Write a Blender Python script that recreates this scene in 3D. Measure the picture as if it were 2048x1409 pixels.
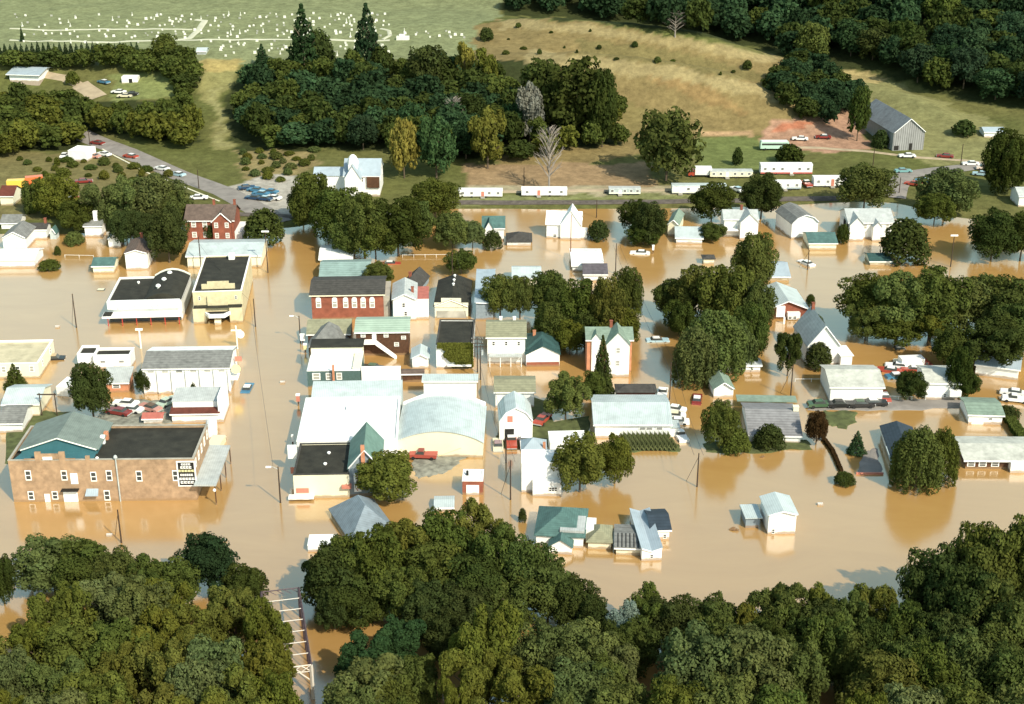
import bpy, bmesh, math, random
import numpy as np
from mathutils import Vector, Matrix
R = math.radians
random.seed(7); rng = np.random.default_rng(7)
for o in list(bpy.data.objects): bpy.data.objects.remove(o)
scene = bpy.context.scene
col = scene.collection

# ------------------------------------------------------------------ camera
FOC, CX, CY, CAMH, PITCH = 2844.0, 1024.0, 704.5, 117.0, R(22.7)
SP, CP = math.sin(PITCH), math.cos(PITCH)
cam = bpy.data.cameras.new('camera'); camo = bpy.data.objects.new('camera', cam); col.objects.link(camo)
camo.location = (0, 0, CAMH); camo.rotation_euler = (math.pi/2-PITCH, 0, 0)
cam.sensor_fit = 'HORIZONTAL'; cam.sensor_width = 36.0; cam.lens = FOC/2048*36
cam.clip_start = 1; cam.clip_end = 6000
scene.camera = camo
scene.render.resolution_x, scene.render.resolution_y = 1024, 704

# ------------------------------------------------------------------ sky, sun, exposure
SUN_AZ, SUN_EL = R(180-38), R(41)      # azimuth clockwise from +Y: behind the camera, to its right
w = bpy.data.worlds.new('World'); scene.world = w; w.use_nodes = True
nt = w.node_tree; bg = nt.nodes['Background']
sky = nt.nodes.new('ShaderNodeTexSky'); sky.sky_type = 'NISHITA'; sky.sun_disc = False
sky.sun_elevation = SUN_EL; sky.sun_rotation = SUN_AZ; sky.altitude = 200
sky.air_density = 1.0; sky.dust_density = 2.0; sky.ozone_density = 1.0
tcw = nt.nodes.new('ShaderNodeTexCoord'); sxyz = nt.nodes.new('ShaderNodeSeparateXYZ'); nt.links.new(tcw.outputs['Generated'], sxyz.inputs[0])
hz = nt.nodes.new('ShaderNodeMapRange'); hz.interpolation_type = 'SMOOTHSTEP'; hz.inputs[1].default_value = .15; hz.inputs[2].default_value = .95; hz.inputs[3].default_value = 1; hz.inputs[4].default_value = 0; nt.links.new(sxyz.outputs['Z'], hz.inputs[0])
hm = nt.nodes.new('ShaderNodeMixRGB'); hm.blend_type = 'ADD'; hm.inputs[2].default_value = (2.0, 3.35, 2.0, 1); nt.links.new(hz.outputs[0], hm.inputs[0]); nt.links.new(sky.outputs[0], hm.inputs[1])
nt.links.new(hm.outputs[0], bg.inputs[0]); bg.inputs[1].default_value = 0.15
sl = bpy.data.lights.new('sun', 'SUN'); sl.energy = 4.6; sl.angle = R(0.5); sl.color = (1.0, 0.92, 0.76)
so = bpy.data.objects.new('sun', sl); col.objects.link(so)
sd = Vector((math.sin(SUN_AZ)*math.cos(SUN_EL), math.cos(SUN_AZ)*math.cos(SUN_EL), math.sin(SUN_EL)))
so.rotation_euler = sd.to_track_quat('Z', 'Y').to_euler(); so.location = (100, -100, 300)
scene.view_settings.view_transform = 'Standard'; scene.view_settings.look = 'None'
scene.view_settings.exposure = 0.31; scene.view_settings.gamma = 1.0
scene.render.engine = 'CYCLES'
scene.cycles.max_bounces = 5; scene.cycles.transparent_max_bounces = 4

# ------------------------------------------------------------------ projection helpers
def at(px, py, h=0.0):
    u = (px-CX)/FOC; v = (py-CY)/FOC
    t = (CAMH-h)/(SP+v*CP)
    return Vector((u*t, t*(CP-v*SP), h))
def proj(P):
    x, y, z = P[0], P[1], P[2]-CAMH
    zc = y*CP-z*SP; yc = y*SP+z*CP
    return CX+FOC*x/zc, CY-FOC*yc/zc
def height_at(P, py):                    # height above P of the point seen at image row py
    v = (py-CY)/FOC
    z = P[1]*(-(v*CP+SP))/(CP-v*SP)+CAMH
    return z-P[2]
def solve(fn, target, lo, hi):           # fn monotone
    inc = fn(hi) > fn(lo)
    for _ in range(50):
        m = (lo+hi)/2
        if (fn(m) < target) == inc: lo = m
        else: hi = m
    return (lo+hi)/2

# ------------------------------------------------------------------ materials
def srgb(r, g, b): return tuple(((c/255)/12.92 if c/255 <= .04045 else ((c/255+.055)/1.055)**2.4) for c in (r, g, b))
MATS = {}
def mat(name, color, rough=.8, var=.12, scale=1.5, bump=0.0, bscale=None, lines=None, ldir='Z', lstr=.3, spec=.3, metal=0.0, tint=None, stain=0.0, mud=False):
    """procedural painted / roofed / brick surface: base colour, noise mottling, optional course lines"""
    if name in MATS: return MATS[name]
    m = bpy.data.materials.new(name); m.use_nodes = True; nt = m.node_tree; N = nt.nodes; L = nt.links
    b = N['Principled BSDF']; b.inputs['Roughness'].default_value = rough
    b.inputs['Specular IOR Level'].default_value = spec; b.inputs['Metallic'].default_value = metal
    tc = N.new('ShaderNodeTexCoord')
    n1 = N.new('ShaderNodeTexNoise'); n1.inputs['Scale'].default_value = scale; n1.inputs['Detail'].default_value = 6
    L.new(tc.outputs['Object'], n1.inputs['Vector'])
    cr = N.new('ShaderNodeValToRGB'); cr.color_ramp.elements[0].position = .3; cr.color_ramp.elements[1].position = .7
    c2 = tint or tuple(min(1, c*(1+var)) for c in color); c1 = tuple(c*(1-var) for c in color)
    cr.color_ramp.elements[0].color = (*c1, 1); cr.color_ramp.elements[1].color = (*c2, 1)
    L.new(n1.outputs[0], cr.inputs[0]); out = cr.outputs[0]
    if stain:
        n3 = N.new('ShaderNodeTexNoise'); n3.inputs['Scale'].default_value = .35; n3.inputs['Detail'].default_value = 8; n3.inputs['Roughness'].default_value = .7
        L.new(tc.outputs['Object'], n3.inputs['Vector'])
        r3 = N.new('ShaderNodeMapRange'); r3.inputs[1].default_value = .45; r3.inputs[2].default_value = .7; r3.inputs[3].default_value = 1; r3.inputs[4].default_value = 1-stain
        L.new(n3.outputs[0], r3.inputs[0])
        mm = N.new('ShaderNodeMixRGB'); mm.blend_type = 'MULTIPLY'; mm.inputs[0].default_value = 1
        L.new(out, mm.inputs[1]); L.new(r3.outputs[0], mm.inputs[2]); out = mm.outputs[0]
    hsrc = n1.outputs[0]
    if lines:
        wv = N.new('ShaderNodeTexWave'); wv.bands_direction = ldir; wv.inputs['Scale'].default_value = lines; wv.inputs['Distortion'].default_value = .6; wv.inputs['Detail'].default_value = 1
        L.new(tc.outputs['Object'], wv.inputs['Vector'])
        mr = N.new('ShaderNodeMapRange'); mr.inputs[1].default_value = 0; mr.inputs[2].default_value = .35; mr.inputs[3].default_value = 1-lstr; mr.inputs[4].default_value = 1
        L.new(wv.outputs['Fac'], mr.inputs[0])
        mx = N.new('ShaderNodeMixRGB'); mx.blend_type = 'MULTIPLY'; mx.inputs[0].default_value = 1
        L.new(out, mx.inputs[1]); L.new(mr.outputs[0], mx.inputs[2]); out = mx.outputs[0]
    if mud:                                   # tide mark of silt just above the flood
        sx = N.new('ShaderNodeSeparateXYZ'); L.new(tc.outputs['Object'], sx.inputs[0]); nm_ = N.new('ShaderNodeTexNoise'); nm_.inputs['Scale'].default_value = .7; L.new(tc.outputs['Object'], nm_.inputs['Vector'])
        ad = N.new('ShaderNodeMath'); ad.operation = 'MULTIPLY_ADD'; ad.inputs[1].default_value = -.7; L.new(nm_.outputs[0], ad.inputs[0]); L.new(sx.outputs['Z'], ad.inputs[2])
        r4 = N.new('ShaderNodeMapRange'); r4.inputs[1].default_value = -.05; r4.inputs[2].default_value = .2; r4.inputs[3].default_value = .75; r4.inputs[4].default_value = 0; L.new(ad.outputs[0], r4.inputs[0])
        m4 = N.new('ShaderNodeMixRGB'); m4.inputs[2].default_value = (.27, .17, .085, 1); L.new(r4.outputs[0], m4.inputs[0]); L.new(out, m4.inputs[1]); out = m4.outputs[0]
    L.new(out, b.inputs['Base Color'])
    if bump:
        bp = N.new('ShaderNodeBump'); bp.inputs['Strength'].default_value = bump; bp.inputs['Distance'].default_value = .1
        n2 = N.new('ShaderNodeTexNoise'); n2.inputs['Scale'].default_value = bscale or 8; L.new(tc.outputs['Object'], n2.inputs['Vector'])
        L.new(n2.outputs[0], bp.inputs['Height']); L.new(bp.outputs[0], b.inputs['Normal'])
    MATS[name] = m; return m

M = {}
M['white'] = mat('white_paint', (.80, .80, .76), .6, .05, .8, lines=None, stain=.12, mud=True)
M['cream'] = mat('cream_paint', (.74, .70, .52), .7, .06, .7, stain=.15, mud=True)
M['siding'] = mat('white_siding', (.80, .80, .75), .6, .05, .8, lines=1.2, ldir='Z', lstr=.16, stain=.12, mud=True)
M['yellow'] = mat('yellow_brick', (.58, .51, .32), .8, .1, 1.2, lines=2.2, ldir='Z', lstr=.12, stain=.2, mud=True)
M['brick_o'] = mat('orange_brick', (.375, .25, .15), .85, .22, .9, lines=2.2, ldir='Z', lstr=.16, stain=.3, mud=True)
M['brick_r'] = mat('red_brick', (.26, .085, .05), .85, .2, 1.0, lines=2.2, ldir='Z', lstr=.2, stain=.2, mud=True)
M['brick_s'] = mat('salmon_brick', (.50, .22, .12), .85, .15, 1.0, lines=2.2, ldir='Z', lstr=.15, mud=True)
M['brown_w'] = mat('brown_boards', (.085, .04, .02), .8, .25, 2.0, lines=1.5, ldir='Z', lstr=.3, mud=True)
M['teal_w'] = mat('teal_boards', (.07, .12, .11), .8, .15, 2.0, lines=1.5, ldir='Z', lstr=.2, mud=True)
M['blue_w'] = mat('bluegrey_boards', (.22, .27, .30), .8, .12, 2.0, lines=1.5, ldir='Z', lstr=.2, mud=True)
M['teal_p'] = mat('teal_sheet', (.045, .14, .16), .6, .1, .5, lines=1.2, ldir='X', lstr=.15)
M['barnwood'] = mat('weathered_boards', (.27, .275, .27), .9, .12, .6, lines=.45, ldir='X', lstr=.55)
M['black_roof'] = mat('tar_roof', (.030, .029, .021), .9, .3, .5, bump=.4, bscale=4, stain=.35)
M['dark_roof'] = mat('dark_shingle', (.060, .057, .050), .9, .25, 1.2, lines=1.6, ldir='Z', lstr=.25, stain=.2)
M['gray_roof'] = mat('grey_shingle', (.19, .195, .18), .9, .22, 1.2, lines=1.6, ldir='Z', lstr=.2, stain=.2)
M['lgray_roof'] = mat('light_grey_roof', (.42, .45, .43), .7, .12, 1.0, lines=.8, ldir='X', lstr=.12, stain=.2)
M['olive_roof'] = mat('olive_shingle', (.25, .25, .16), .9, .15, 1.2, lines=1.6, ldir='Z', lstr=.18, stain=.2)
M['green_roof'] = mat('green_shingle', (.20, .27, .21), .9, .15, 1.2, lines=1.6, ldir='Z', lstr=.18, stain=.2)
M['teal_roof'] = mat('teal_roof', (.075, .15, .135), .8, .2, 1.0, lines=1.6, ldir='Z', lstr=.2, stain=.25)
M['dteal_roof'] = mat('dark_teal_roof', (.03, .075, .07), .8, .2, 1.0, lines=1.6, ldir='Z', lstr=.2)
M['navy_roof'] = mat('navy_roof', (.03, .045, .06), .7, .2, 1.0, lines=1.6, ldir='Z', lstr=.2)
M['pale_roof'] = mat('pale_metal_roof', (.47, .54, .53), .45, .06, .6, lines=.9, ldir='X', lstr=.2, stain=.25)
M['slate_roof'] = mat('slate_blue_roof', (.19, .24, .27), .7, .15, 1.0, lines=1.6, ldir='Z', lstr=.2, stain=.2)
M['gg_roof'] = mat('grey_green_roof', (.17, .21, .185), .8, .12, 1.0, lines=1.0, ldir='X', lstr=.15, stain=.2)
M['sky_roof'] = mat('blue_metal_roof', (.34, .41, .45), .5, .08, .6, lines=.9, ldir='X', lstr=.12, stain=.15)
M['white_roof'] = mat('white_roof', (.78, .79, .75), .6, .06, .5, stain=.3)
M['cream_roof'] = mat('cream_gravel_roof', (.50, .45, .30), .9, .1, .5, stain=.3)
M['brown_roof'] = mat('brown_shingle', (.13, .095, .075), .9, .2, 1.2, lines=1.6, ldir='Z', lstr=.25, stain=.2)
M['red_roof'] = mat('dark_red_roof', (.12, .035, .022), .8, .2, 1.0, lines=1.4, ldir='X', lstr=.2, stain=.3)
M['pink_roof'] = mat('faded_red_roof', (.40, .13, .10), .8, .15, 1.0, lines=1.4, ldir='X', lstr=.2)
M['trim'] = mat('trim_paint', (.70, .72, .62), .6, .05, 1)
M['wtrim'] = mat('white_trim', (.82, .82, .78), .6, .03, 1)
M['concrete'] = mat('concrete', (.36, .34, .28), .9, .1, .8, stain=.3)
M['glass'] = mat('window_glass', (.05, .055, .05), .12, .1, .5, spec=.6)
M['curtain_sky'] = mat('curtain_sky_glass', (.36, .35, .30), .3, .3, .4, spec=.5)  # mid-grey pane: curtains, and bright sky reflection put into the colour
M['pole'] = mat('pole_wood', (.055, .035, .022), .9, .2, 3)
M['poleo'] = mat('pole_red_wood', (.20, .08, .035), .9, .2, 3)
M['wpole'] = mat('pole_white', (.75, .73, .62), .6, .05, 3)
M['steel_d'] = mat('rusty_steel', (.085, .06, .065), .7, .3, 2)
M['steel_w'] = mat('white_steel', (.56, .52, .44), .6, .08, 2)
M['black'] = mat('black_paint', (.018, .017, .015), .6, .2, 2)
M['red'] = mat('red_paint', (.42, .045, .03), .5, .1, 2)
M['redf'] = mat('faded_red_paint', (.52, .20, .14), .6, .1, 2)
M['yel'] = mat('yellow_paint', (.75, .52, .10), .5, .1, 2)
M['yels'] = mat('pale_yellow_paint', (.70, .66, .35), .5, .06, 2)
M['orange'] = mat('orange_paint', (.65, .16, .04), .5, .1, 2)
M['blue'] = mat('blue_paint', (.06, .16, .24), .5, .1, 2)
M['rubber'] = mat('rubber', (.02, .02, .02), .9, .1, 3)
M['bark'] = mat('bark', (.10, .075, .05), .95, .3, 4)
M['barkw'] = mat('pale_bark', (.24, .21, .18), .95, .3, 4)
M['stone_w'] = mat('white_marble', (.66, .66, .58), .6, .06, 1)
M['stone_g'] = mat('grey_granite', (.34, .34, .30), .7, .1, 1)
M['gravel'] = mat('grey_gravel', (.24, .24, .19), .95, .35, .9, bump=.5, bscale=2.5, stain=.4)
M['lawn'] = mat('lawn_grass', (.085, .10, .035), .95, .35, .6, bump=.5, bscale=3, stain=.35)
M['asphalt'] = mat('old_asphalt', (.23, .21, .185), .9, .12, .3, stain=.25)
M['dirt'] = mat('dirt_track', (.36, .29, .19), .95, .15, .3, stain=.2)
M['pathm'] = mat('cemetery_path', (.46, .46, .34), .95, .08, .3)
M['ballast'] = mat('track_ballast', (.10, .085, .07), .95, .3, .8, bump=.4)
M['corn'] = mat('corn_leaves', (.085, .10, .035), .9, .3, 2)

def paint_mat(name, rough, spec):        # takes its colour from the object, for copied vehicles
    m = bpy.data.materials.new(name); m.use_nodes = True; N = m.node_tree.nodes; L = m.node_tree.links
    b = N['Principled BSDF']; oi = N.new('ShaderNodeObjectInfo'); L.new(oi.outputs['Color'], b.inputs['Base Color'])
    b.inputs['Roughness'].default_value = rough; b.inputs['Specular IOR Level'].default_value = spec
    return m
M['paint'] = paint_mat('vehicle_paint', .3, .5)

def leaf_mat():
    m = bpy.data.materials.new('foliage'); m.use_nodes = True; nt = m.node_tree; N = nt.nodes; L = nt.links
    for n in list(N): N.remove(n)
    out = N.new('ShaderNodeOutputMaterial'); mix = N.new('ShaderNodeMixShader'); d = N.new('ShaderNodeBsdfDiffuse'); t = N.new('ShaderNodeBsdfTranslucent')
    oi = N.new('ShaderNodeObjectInfo'); at_ = N.new('ShaderNodeAttribute'); at_.attribute_name = 'tint'
    mu = N.new('ShaderNodeMixRGB'); mu.blend_type = 'MULTIPLY'; mu.inputs[0].default_value = 1
    L.new(oi.outputs['Color'], mu.inputs[1]); L.new(at_.outputs['Color'], mu.inputs[2])
    L.new(mu.outputs[0], d.inputs[0]); L.new(mu.outputs[0], t.inputs[0]); mix.inputs[0].default_value = .3
    L.new(d.outputs[0], mix.inputs[1]); L.new(t.outputs[0], mix.inputs[2]); L.new(mix.outputs[0], out.inputs[0])
    return m
M['leaf'] = leaf_mat()

# ------------------------------------------------------------------ object helpers
def tag(o, label=None, cat=None, group=None, kind=None):
    if label: o['label'] = label
    if cat: o['category'] = cat
    if group: o['group'] = group
    if kind: o['kind'] = kind
    return o
def thing(name, label, cat, loc=(0, 0, 0), rz=0.0, group=None):
    o = bpy.data.objects.new(name, None); col.objects.link(o); o.location = loc; o.rotation_euler = (0, 0, rz)
    o.empty_display_size = .5
    return tag(o, label, cat, group)
def link(name, me, parent=None, loc=(0, 0, 0), rot=(0, 0, 0), scale=(1, 1, 1)):
    o = bpy.data.objects.new(name, me); col.objects.link(o); o.location = loc; o.rotation_euler = rot; o.scale = scale
    if parent: o.parent = parent
    return o
class MB:
    def __init__(s): s.v = []; s.f = []
    def add(s, vs, fs):
        k = len(s.v); s.v += [tuple(v) for v in vs]; s.f += [[i+k for i in f] for f in fs]; return s
    def box(s, x0, x1, y0, y1, z0, z1):
        return s.add([(x0, y0, z0), (x1, y0, z0), (x1, y1, z0), (x0, y1, z0), (x0, y0, z1), (x1, y0, z1), (x1, y1, z1), (x0, y1, z1)],
                     [(3, 2, 1, 0), (4, 5, 6, 7), (0, 1, 5, 4), (1, 2, 6, 5), (2, 3, 7, 6), (3, 0, 4, 7)])
    def bar(s, a, b, r, n=4, r2=None):
        a, b = Vector(a), Vector(b); d = (b-a).normalized(); u = d.orthogonal().normalized(); v = d.cross(u); r2 = r if r2 is None else r2
        vs = [a+(u*math.cos(2*math.pi*(i+.5)/n)+v*math.sin(2*math.pi*(i+.5)/n))*r for i in range(n)]+[b+(u*math.cos(2*math.pi*(i+.5)/n)+v*math.sin(2*math.pi*(i+.5)/n))*r2 for i in range(n)]
        return s.add(vs, [(i, (i+1) % n, n+(i+1) % n, n+i) for i in range(n)]+[tuple(range(n))[::-1], tuple(range(n, 2*n))])
    def prism(s, poly, e0, e1, axis):     # poly: (s,z) list; extruded along the other horizontal axis
        n = len(poly)
        mk = (lambda p, e: (p[0], e, p[1])) if axis == 'y' else (lambda p, e: (e, p[0], p[1]))
        vs = [mk(p, e0) for p in poly]+[mk(p, e1) for p in poly]
        return s.add(vs, [(i, (i+1) % n, n+(i+1) % n, n+i) for i in range(n)]+[tuple(range(n))[::-1], tuple(range(n, 2*n))])
    def disc(s, c, r, n=16, t=.2):        # upright disc facing -y
        vs = [(c[0]+r*math.cos(2*math.pi*i/n), c[1], c[2]+r*math.sin(2*math.pi*i/n)) for i in range(n)]+[(c[0]+r*math.cos(2*math.pi*i/n), c[1]+t, c[2]+r*math.sin(2*math.pi*i/n)) for i in range(n)]
        return s.add(vs, [(i, (i+1) % n, n+(i+1) % n, n+i) for i in range(n)]+[tuple(range(n))[::-1], tuple(range(n, 2*n))])
    def dome(s, c, r, h, n=10, k=3):
        vs = []; fs = []
        for j in range(k+1):
            a = j/k*math.pi/2
            for i in range(n): vs.append((c[0]+r*math.cos(a)*math.cos(2*math.pi*i/n), c[1]+r*math.cos(a)*math.sin(2*math.pi*i/n), c[2]+h*math.sin(a)))
        for j in range(k):
            for i in range(n): fs.append((j*n+i, j*n+(i+1) % n, (j+1)*n+(i+1) % n, (j+1)*n+i))
        return s.add(vs, fs)
    def mesh(s, name, m, smooth=False):
        me = bpy.data.meshes.new(name); me.from_pydata(s.v, [], s.f)
        bm = bmesh.new(); bm.from_mesh(me); bmesh.ops.recalc_face_normals(bm, faces=bm.faces); bm.to_mesh(me); bm.free()
        me.materials.append(m)
        if smooth: me.polygons.foreach_set('use_smooth', [True]*len(me.polygons))
        return me
    def build(s, name, m, parent=None, **k):
        return link(name, s.mesh(name, m), parent, **k)

# ------------------------------------------------------------------ terrain
CTRL = []
for x in range(-300, 2500, 250):
    for y in (520, 640, 800, 1000, 1250, 1500): CTRL.append((x, y, -1.8))
for x, y in ((-150, 470), (20, 468), (150, 468), (260, 460), (380, 450), (480, 455), (590, 455), (700, 425), (800, 420), (950, 418), (1100, 419), (1250, 418), (1400, 417), (1550, 412), (1680, 405), (1780, 405), (1880, 430), (1960, 440), (2060, 450), (2200, 455)):
    CTRL += [(x, y, 0.0), (x, y+25, -1.3), (x, y-14, .8)]
for x in (-150, 20, 150, 300, 450, 600, 750, 900, 1000, 1150, 1300, 1450, 1600, 1750, 1900, 2060, 2200): CTRL.append((x, 385, 1.3))
CTRL += [(-100, 320, 2), (50, 330, 2), (160, 268, 3.2), (240, 300, 2.2), (300, 330, 1.8), (400, 370, 1.4), (100, 300, 2), (300, 285, 3), (450, 300, 2.2), (600, 300, 3), (600, 345, 1.6), (750, 320, 3), (900, 330, 3), (1000, 345, 2.5),
  (-100, 180, 9.5), (60, 160, 10.5), (200, 180, 9.5), (340, 200, 8.5), (60, 240, 5), (200, 240, 5), (340, 250, 4.5),
  (430, 200, 8), (600, 210, 8.5), (800, 210, 9.5), (1000, 235, 8.5), (1100, 300, 4.5), (1100, 230, 8.5),
  (-150, 120, 16), (50, 120, 16), (250, 120, 16), (430, 125, 16), (600, 125, 16), (700, 115, 17), (850, 110, 17.5), (950, 110, 17.5),
  (-150, 80, 18), (100, 80, 18), (300, 80, 18.3), (500, 80, 18.5), (700, 80, 18.5), (900, 80, 19), (-150, 30, 20), (100, 30, 20), (300, 30, 20), (500, 30, 20.3), (700, 30, 20.7), (900, 40, 21), (960, 60, 20.5), (100, -20, 21.5), (500, -20, 22), (900, 5, 21.5),
  (1000, 180, 12.5), (1000, 100, 18), (1000, 60, 20), (1000, 38, 21.3),
  (1050, 112, 19), (1150, 125, 18.8), (1250, 135, 18.4), (1350, 148, 17.2), (1450, 168, 15.0), (1530, 198, 11.6), (1600, 235, 7.8), (1650, 262, 5),
  (1150, 180, 12.3), (1250, 200, 10.3), (1350, 230, 7.6), (1450, 250, 5.8), (1550, 272, 4.2), (1250, 290, 4.2), (1350, 310, 3), (1450, 320, 2.5), (1550, 305, 2.8), (1200, 340, 2.2), (1400, 340, 2),
  (1250, 127, 14.6), (1350, 139, 12.8), (1450, 158, 10.4), (1530, 186, 8.2), (1150, 118, 16.0),
  (1030, 38, 22.2), (1110, 48, 21.7), (1250, 63, 21.6), (1330, 77, 20.5), (1400, 88, 19.2), (1480, 105, 17), (1560, 123, 14),
  (1250, 95, 18.2), (1400, 125, 15), (1500, 150, 12),
  (1110, 42, 18.5), (1250, 55, 16.5), (1400, 79, 13), (1560, 108, 10),
  (1800, 305, 3), (1750, 240, 5), (1640, 150, 9.5), (1760, 185, 7), (1850, 200, 7), (1950, 240, 5), (1900, 285, 3.2), (2060, 300, 3.5), (1650, 300, 3), (1950, 335, 2.2), (2060, 360, 2), (2200, 330, 3),
  (1700, 150, 9), (1850, 187, 7.5), (2060, 228, 6), (2200, 250, 6)]
pts = [tuple(at(x, y, h)) for x, y, h in CTRL]
pts += [(x, y, z) for x, y, z in ((140, 562, 20), (180, 530, 18), (212, 500, 16), (255, 480, 18), (95, 612, 22), (160, 612, 36), (222, 562, 34), (285, 520, 34), (45, 622, 26), (0, 622, 28), (60, 685, 42), (180, 685, 55), (290, 620, 55), (-60, 665, 28), (-700, 0, -1.8), (0, 40, -1.8), (700, 0, -1.8), (-700, 350, -1), (700, 350, -1), (-500, 500, 14), (-600, 650, 24), (-300, 750, 27), (0, 800, 40), (300, 800, 62), (600, 700, 55), (500, 500, 12), (0, 1100, 70), (-600, 1100, 45), (600, 1100, 90), (-900, 1500, 60), (900, 1500, 110), (0, 1500, 90), (-900, -250, -1.8), (900, -250, -1.8), (0, -250, -1.8))]
P_ = np.array(pts)
def tps(r2): return 0.5*r2*np.log(r2+1e-9)
XY = P_[:, :2]/100.0; n = len(XY)
K = tps(((XY[:, None]-XY[None])**2).sum(-1)); K[np.diag_indices(n)] += 0.004
Q = np.hstack([np.ones((n, 1)), XY])
A_ = np.block([[K, Q], [Q.T, np.zeros((3, 3))]])
W_ = np.linalg.lstsq(A_, np.concatenate([P_[:, 2], np.zeros(3)]), rcond=None)[0]
def th_raw(X, Y):
    X = np.asarray(X, float)/100; Y = np.asarray(Y, float)/100
    out = W_[n]+W_[n+1]*X+W_[n+2]*Y
    for i in range(n): out = out+W_[i]*tps((X-XY[i, 0])**2+(Y-XY[i, 1])**2)
    return out
gx = np.concatenate([np.linspace(-1000, -270, 30)[:-1], np.arange(-270, 270.1, 1.6), np.linspace(271.6, 1000, 30)[1:]])
gy = np.concatenate([np.linspace(-300, 300, 16)[:-1], np.linspace(300, 345, 14)[:-1], np.arange(345, 640, 1.6), np.linspace(640, 800, 40)[1:], np.linspace(800, 1800, 24)[1:]])
GX, GY = np.meshgrid(gx, gy)
def vnoise(X, Y, s, seed):
    r = np.random.default_rng(seed).random((64, 64)); x = X/s; y = Y/s; xi = np.floor(x).astype(int); yi = np.floor(y).astype(int); fx = x-xi; fy = y-yi
    fx = fx*fx*(3-2*fx); fy = fy*fy*(3-2*fy); g = lambda a, b: r[b % 64, a % 64]
    return (g(xi, yi)*(1-fx)+g(xi+1, yi)*fx)*(1-fy)+(g(xi, yi+1)*(1-fx)+g(xi+1, yi+1)*fx)*fy
GZ = th_raw(GX, GY)
GZ = np.where((GY < 345), np.minimum(GZ, -1.0), GZ)
def ridge_bump(Z, line, amp, sg, trough):       # grassy spur: a rounded crest with a fold behind it
    Pw = [at(*q) for q in line]; best = np.full(Z.shape, 1e9); side = np.zeros(Z.shape); fade = np.zeros(Z.shape); k = len(Pw)-1
    for i in range(k):
        ax, ay, bx, by = Pw[i].x, Pw[i].y, Pw[i+1].x, Pw[i+1].y; L2 = (bx-ax)**2+(by-ay)**2
        tt = np.clip(((GX-ax)*(bx-ax)+(GY-ay)*(by-ay))/L2, 0, 1); dx = GX-(ax+tt*(bx-ax)); dy = GY-(ay+tt*(by-ay)); dd = np.hypot(dx, dy); m = dd < best
        best = np.where(m, dd, best); side = np.where(m, np.sign(dy), side); fade = np.where(m, (i+tt)/k, fade)
    env = np.clip(fade*6, 0, 1)*np.clip((1-fade)*4, 0, 1)
    return Z+env*(amp*np.exp(-(best/sg)**2)-trough*np.exp(-((best*side-sg*1.9)/sg)**2))
GZ = ridge_bump(GZ, [(1040, 110, 18.5), (1150, 128, 17.6), (1250, 138, 17), (1350, 151, 15.8), (1450, 171, 13.8), (1530, 200, 10.8), (1610, 240, 7)], 3.6, 8.5, 3.6)
GZ = ridge_bump(GZ, [(1000, 36, 22), (1110, 50, 21.7), (1250, 66, 20.6), (1330, 80, 19.5), (1400, 91, 18.3), (1480, 108, 16.2), (1575, 128, 13)], 3.2, 8.5, 3.2)
GZ = ridge_bump(GZ, [(1640, 148, 9.5), (1720, 165, 8.5), (1800, 195, 7), (1900, 240, 5), (1960, 280, 4)], 1.6, 6, .8)
bumpf = np.clip((GZ-1.0)/4, 0, 1)
GZ = GZ+bumpf*((vnoise(GX, GY, 14, 1)-.5)*.9+(vnoise(GX, GY, 5, 2)-.5)*.35)
def th(x, y):
    i = int(np.clip(np.searchsorted(gx, x)-1, 0, len(gx)-2)); j = int(np.clip(np.searchsorted(gy, y)-1, 0, len(gy)-2))
    a = (x-gx[i])/(gx[i+1]-gx[i]); b = (y-gy[j])/(gy[j+1]-gy[j])
    return float((GZ[j, i]*(1-a)+GZ[j, i+1]*a)*(1-b)+(GZ[j+1, i]*(1-a)+GZ[j+1, i+1]*a)*b)
def at_t(px, py):                         # first hit of the view ray with terrain or water
    u = (px-CX)/FOC; v = (py-CY)/FOC; d = (u, CP-v*SP, -SP-v*CP); t = 100.0
    while t < 1500:
        x, y, z = d[0]*t, d[1]*t, CAMH+d[2]*t
        g = max(0.0, th(x, y)) if y < 700 else th(x, y)
        if z <= g: break
        t += max(.4, (z-g)*.5)
    return Vector((d[0]*t, d[1]*t, max(g, 0.0)))
def ground(x, y): return max(th(x, y), 0.0)

def inpoly(px, py, poly):
    c = np.zeros(px.shape, bool); m = len(poly)
    for i in range(m):
        x1, y1 = poly[i]; x2, y2 = poly[(i+1) % m]
        if y1 == y2: continue
        cond = ((y1 > py) != (y2 > py)) & (px < (x2-x1)*(py-y1)/(y2-y1)+x1); c ^= cond
    return c
zc = GY*CP-(GZ-CAMH)*SP; yc = GY*SP+(GZ-CAMH)*CP
PXg = CX+FOC*GX/zc+(vnoise(GX, GY, 5, 3)-.5)*26; PYg = CY-FOC*yc/zc+(vnoise(GX, GY, 5, 4)-.5)*10
C = np.zeros(GX.shape+(3,)); C[:] = (.088, .10, .030)
nn = vnoise(GX, GY, 22, 5)[..., None]; C = C*(1-nn*.35)+np.array((.20, .16, .07))*nn*.35
def paint(poly, c, blend=1.0):
    mk = inpoly(PXg, PYg, poly)&(zc > 50); C[mk] = C[mk]*(1-blend)+np.array(c)*blend
paint([(-400, 128), (-400, -400), (1010, -400), (1000, 38), (955, 45), (950, 100), (870, 120), (430, 128)], (.18, .20, .10))     # cemetery lawn
paint([(945, 55), (1000, 40), (1120, 40), (1250, 55), (1570, 118), (1620, 150), (1560, 190), (1620, 232), (1640, 262), (1560, 275), (1440, 262), (1300, 300), (1150, 330), (1000, 330), (960, 240), (950, 140)], (.190, .146, .062))   # dry hill pasture
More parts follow.
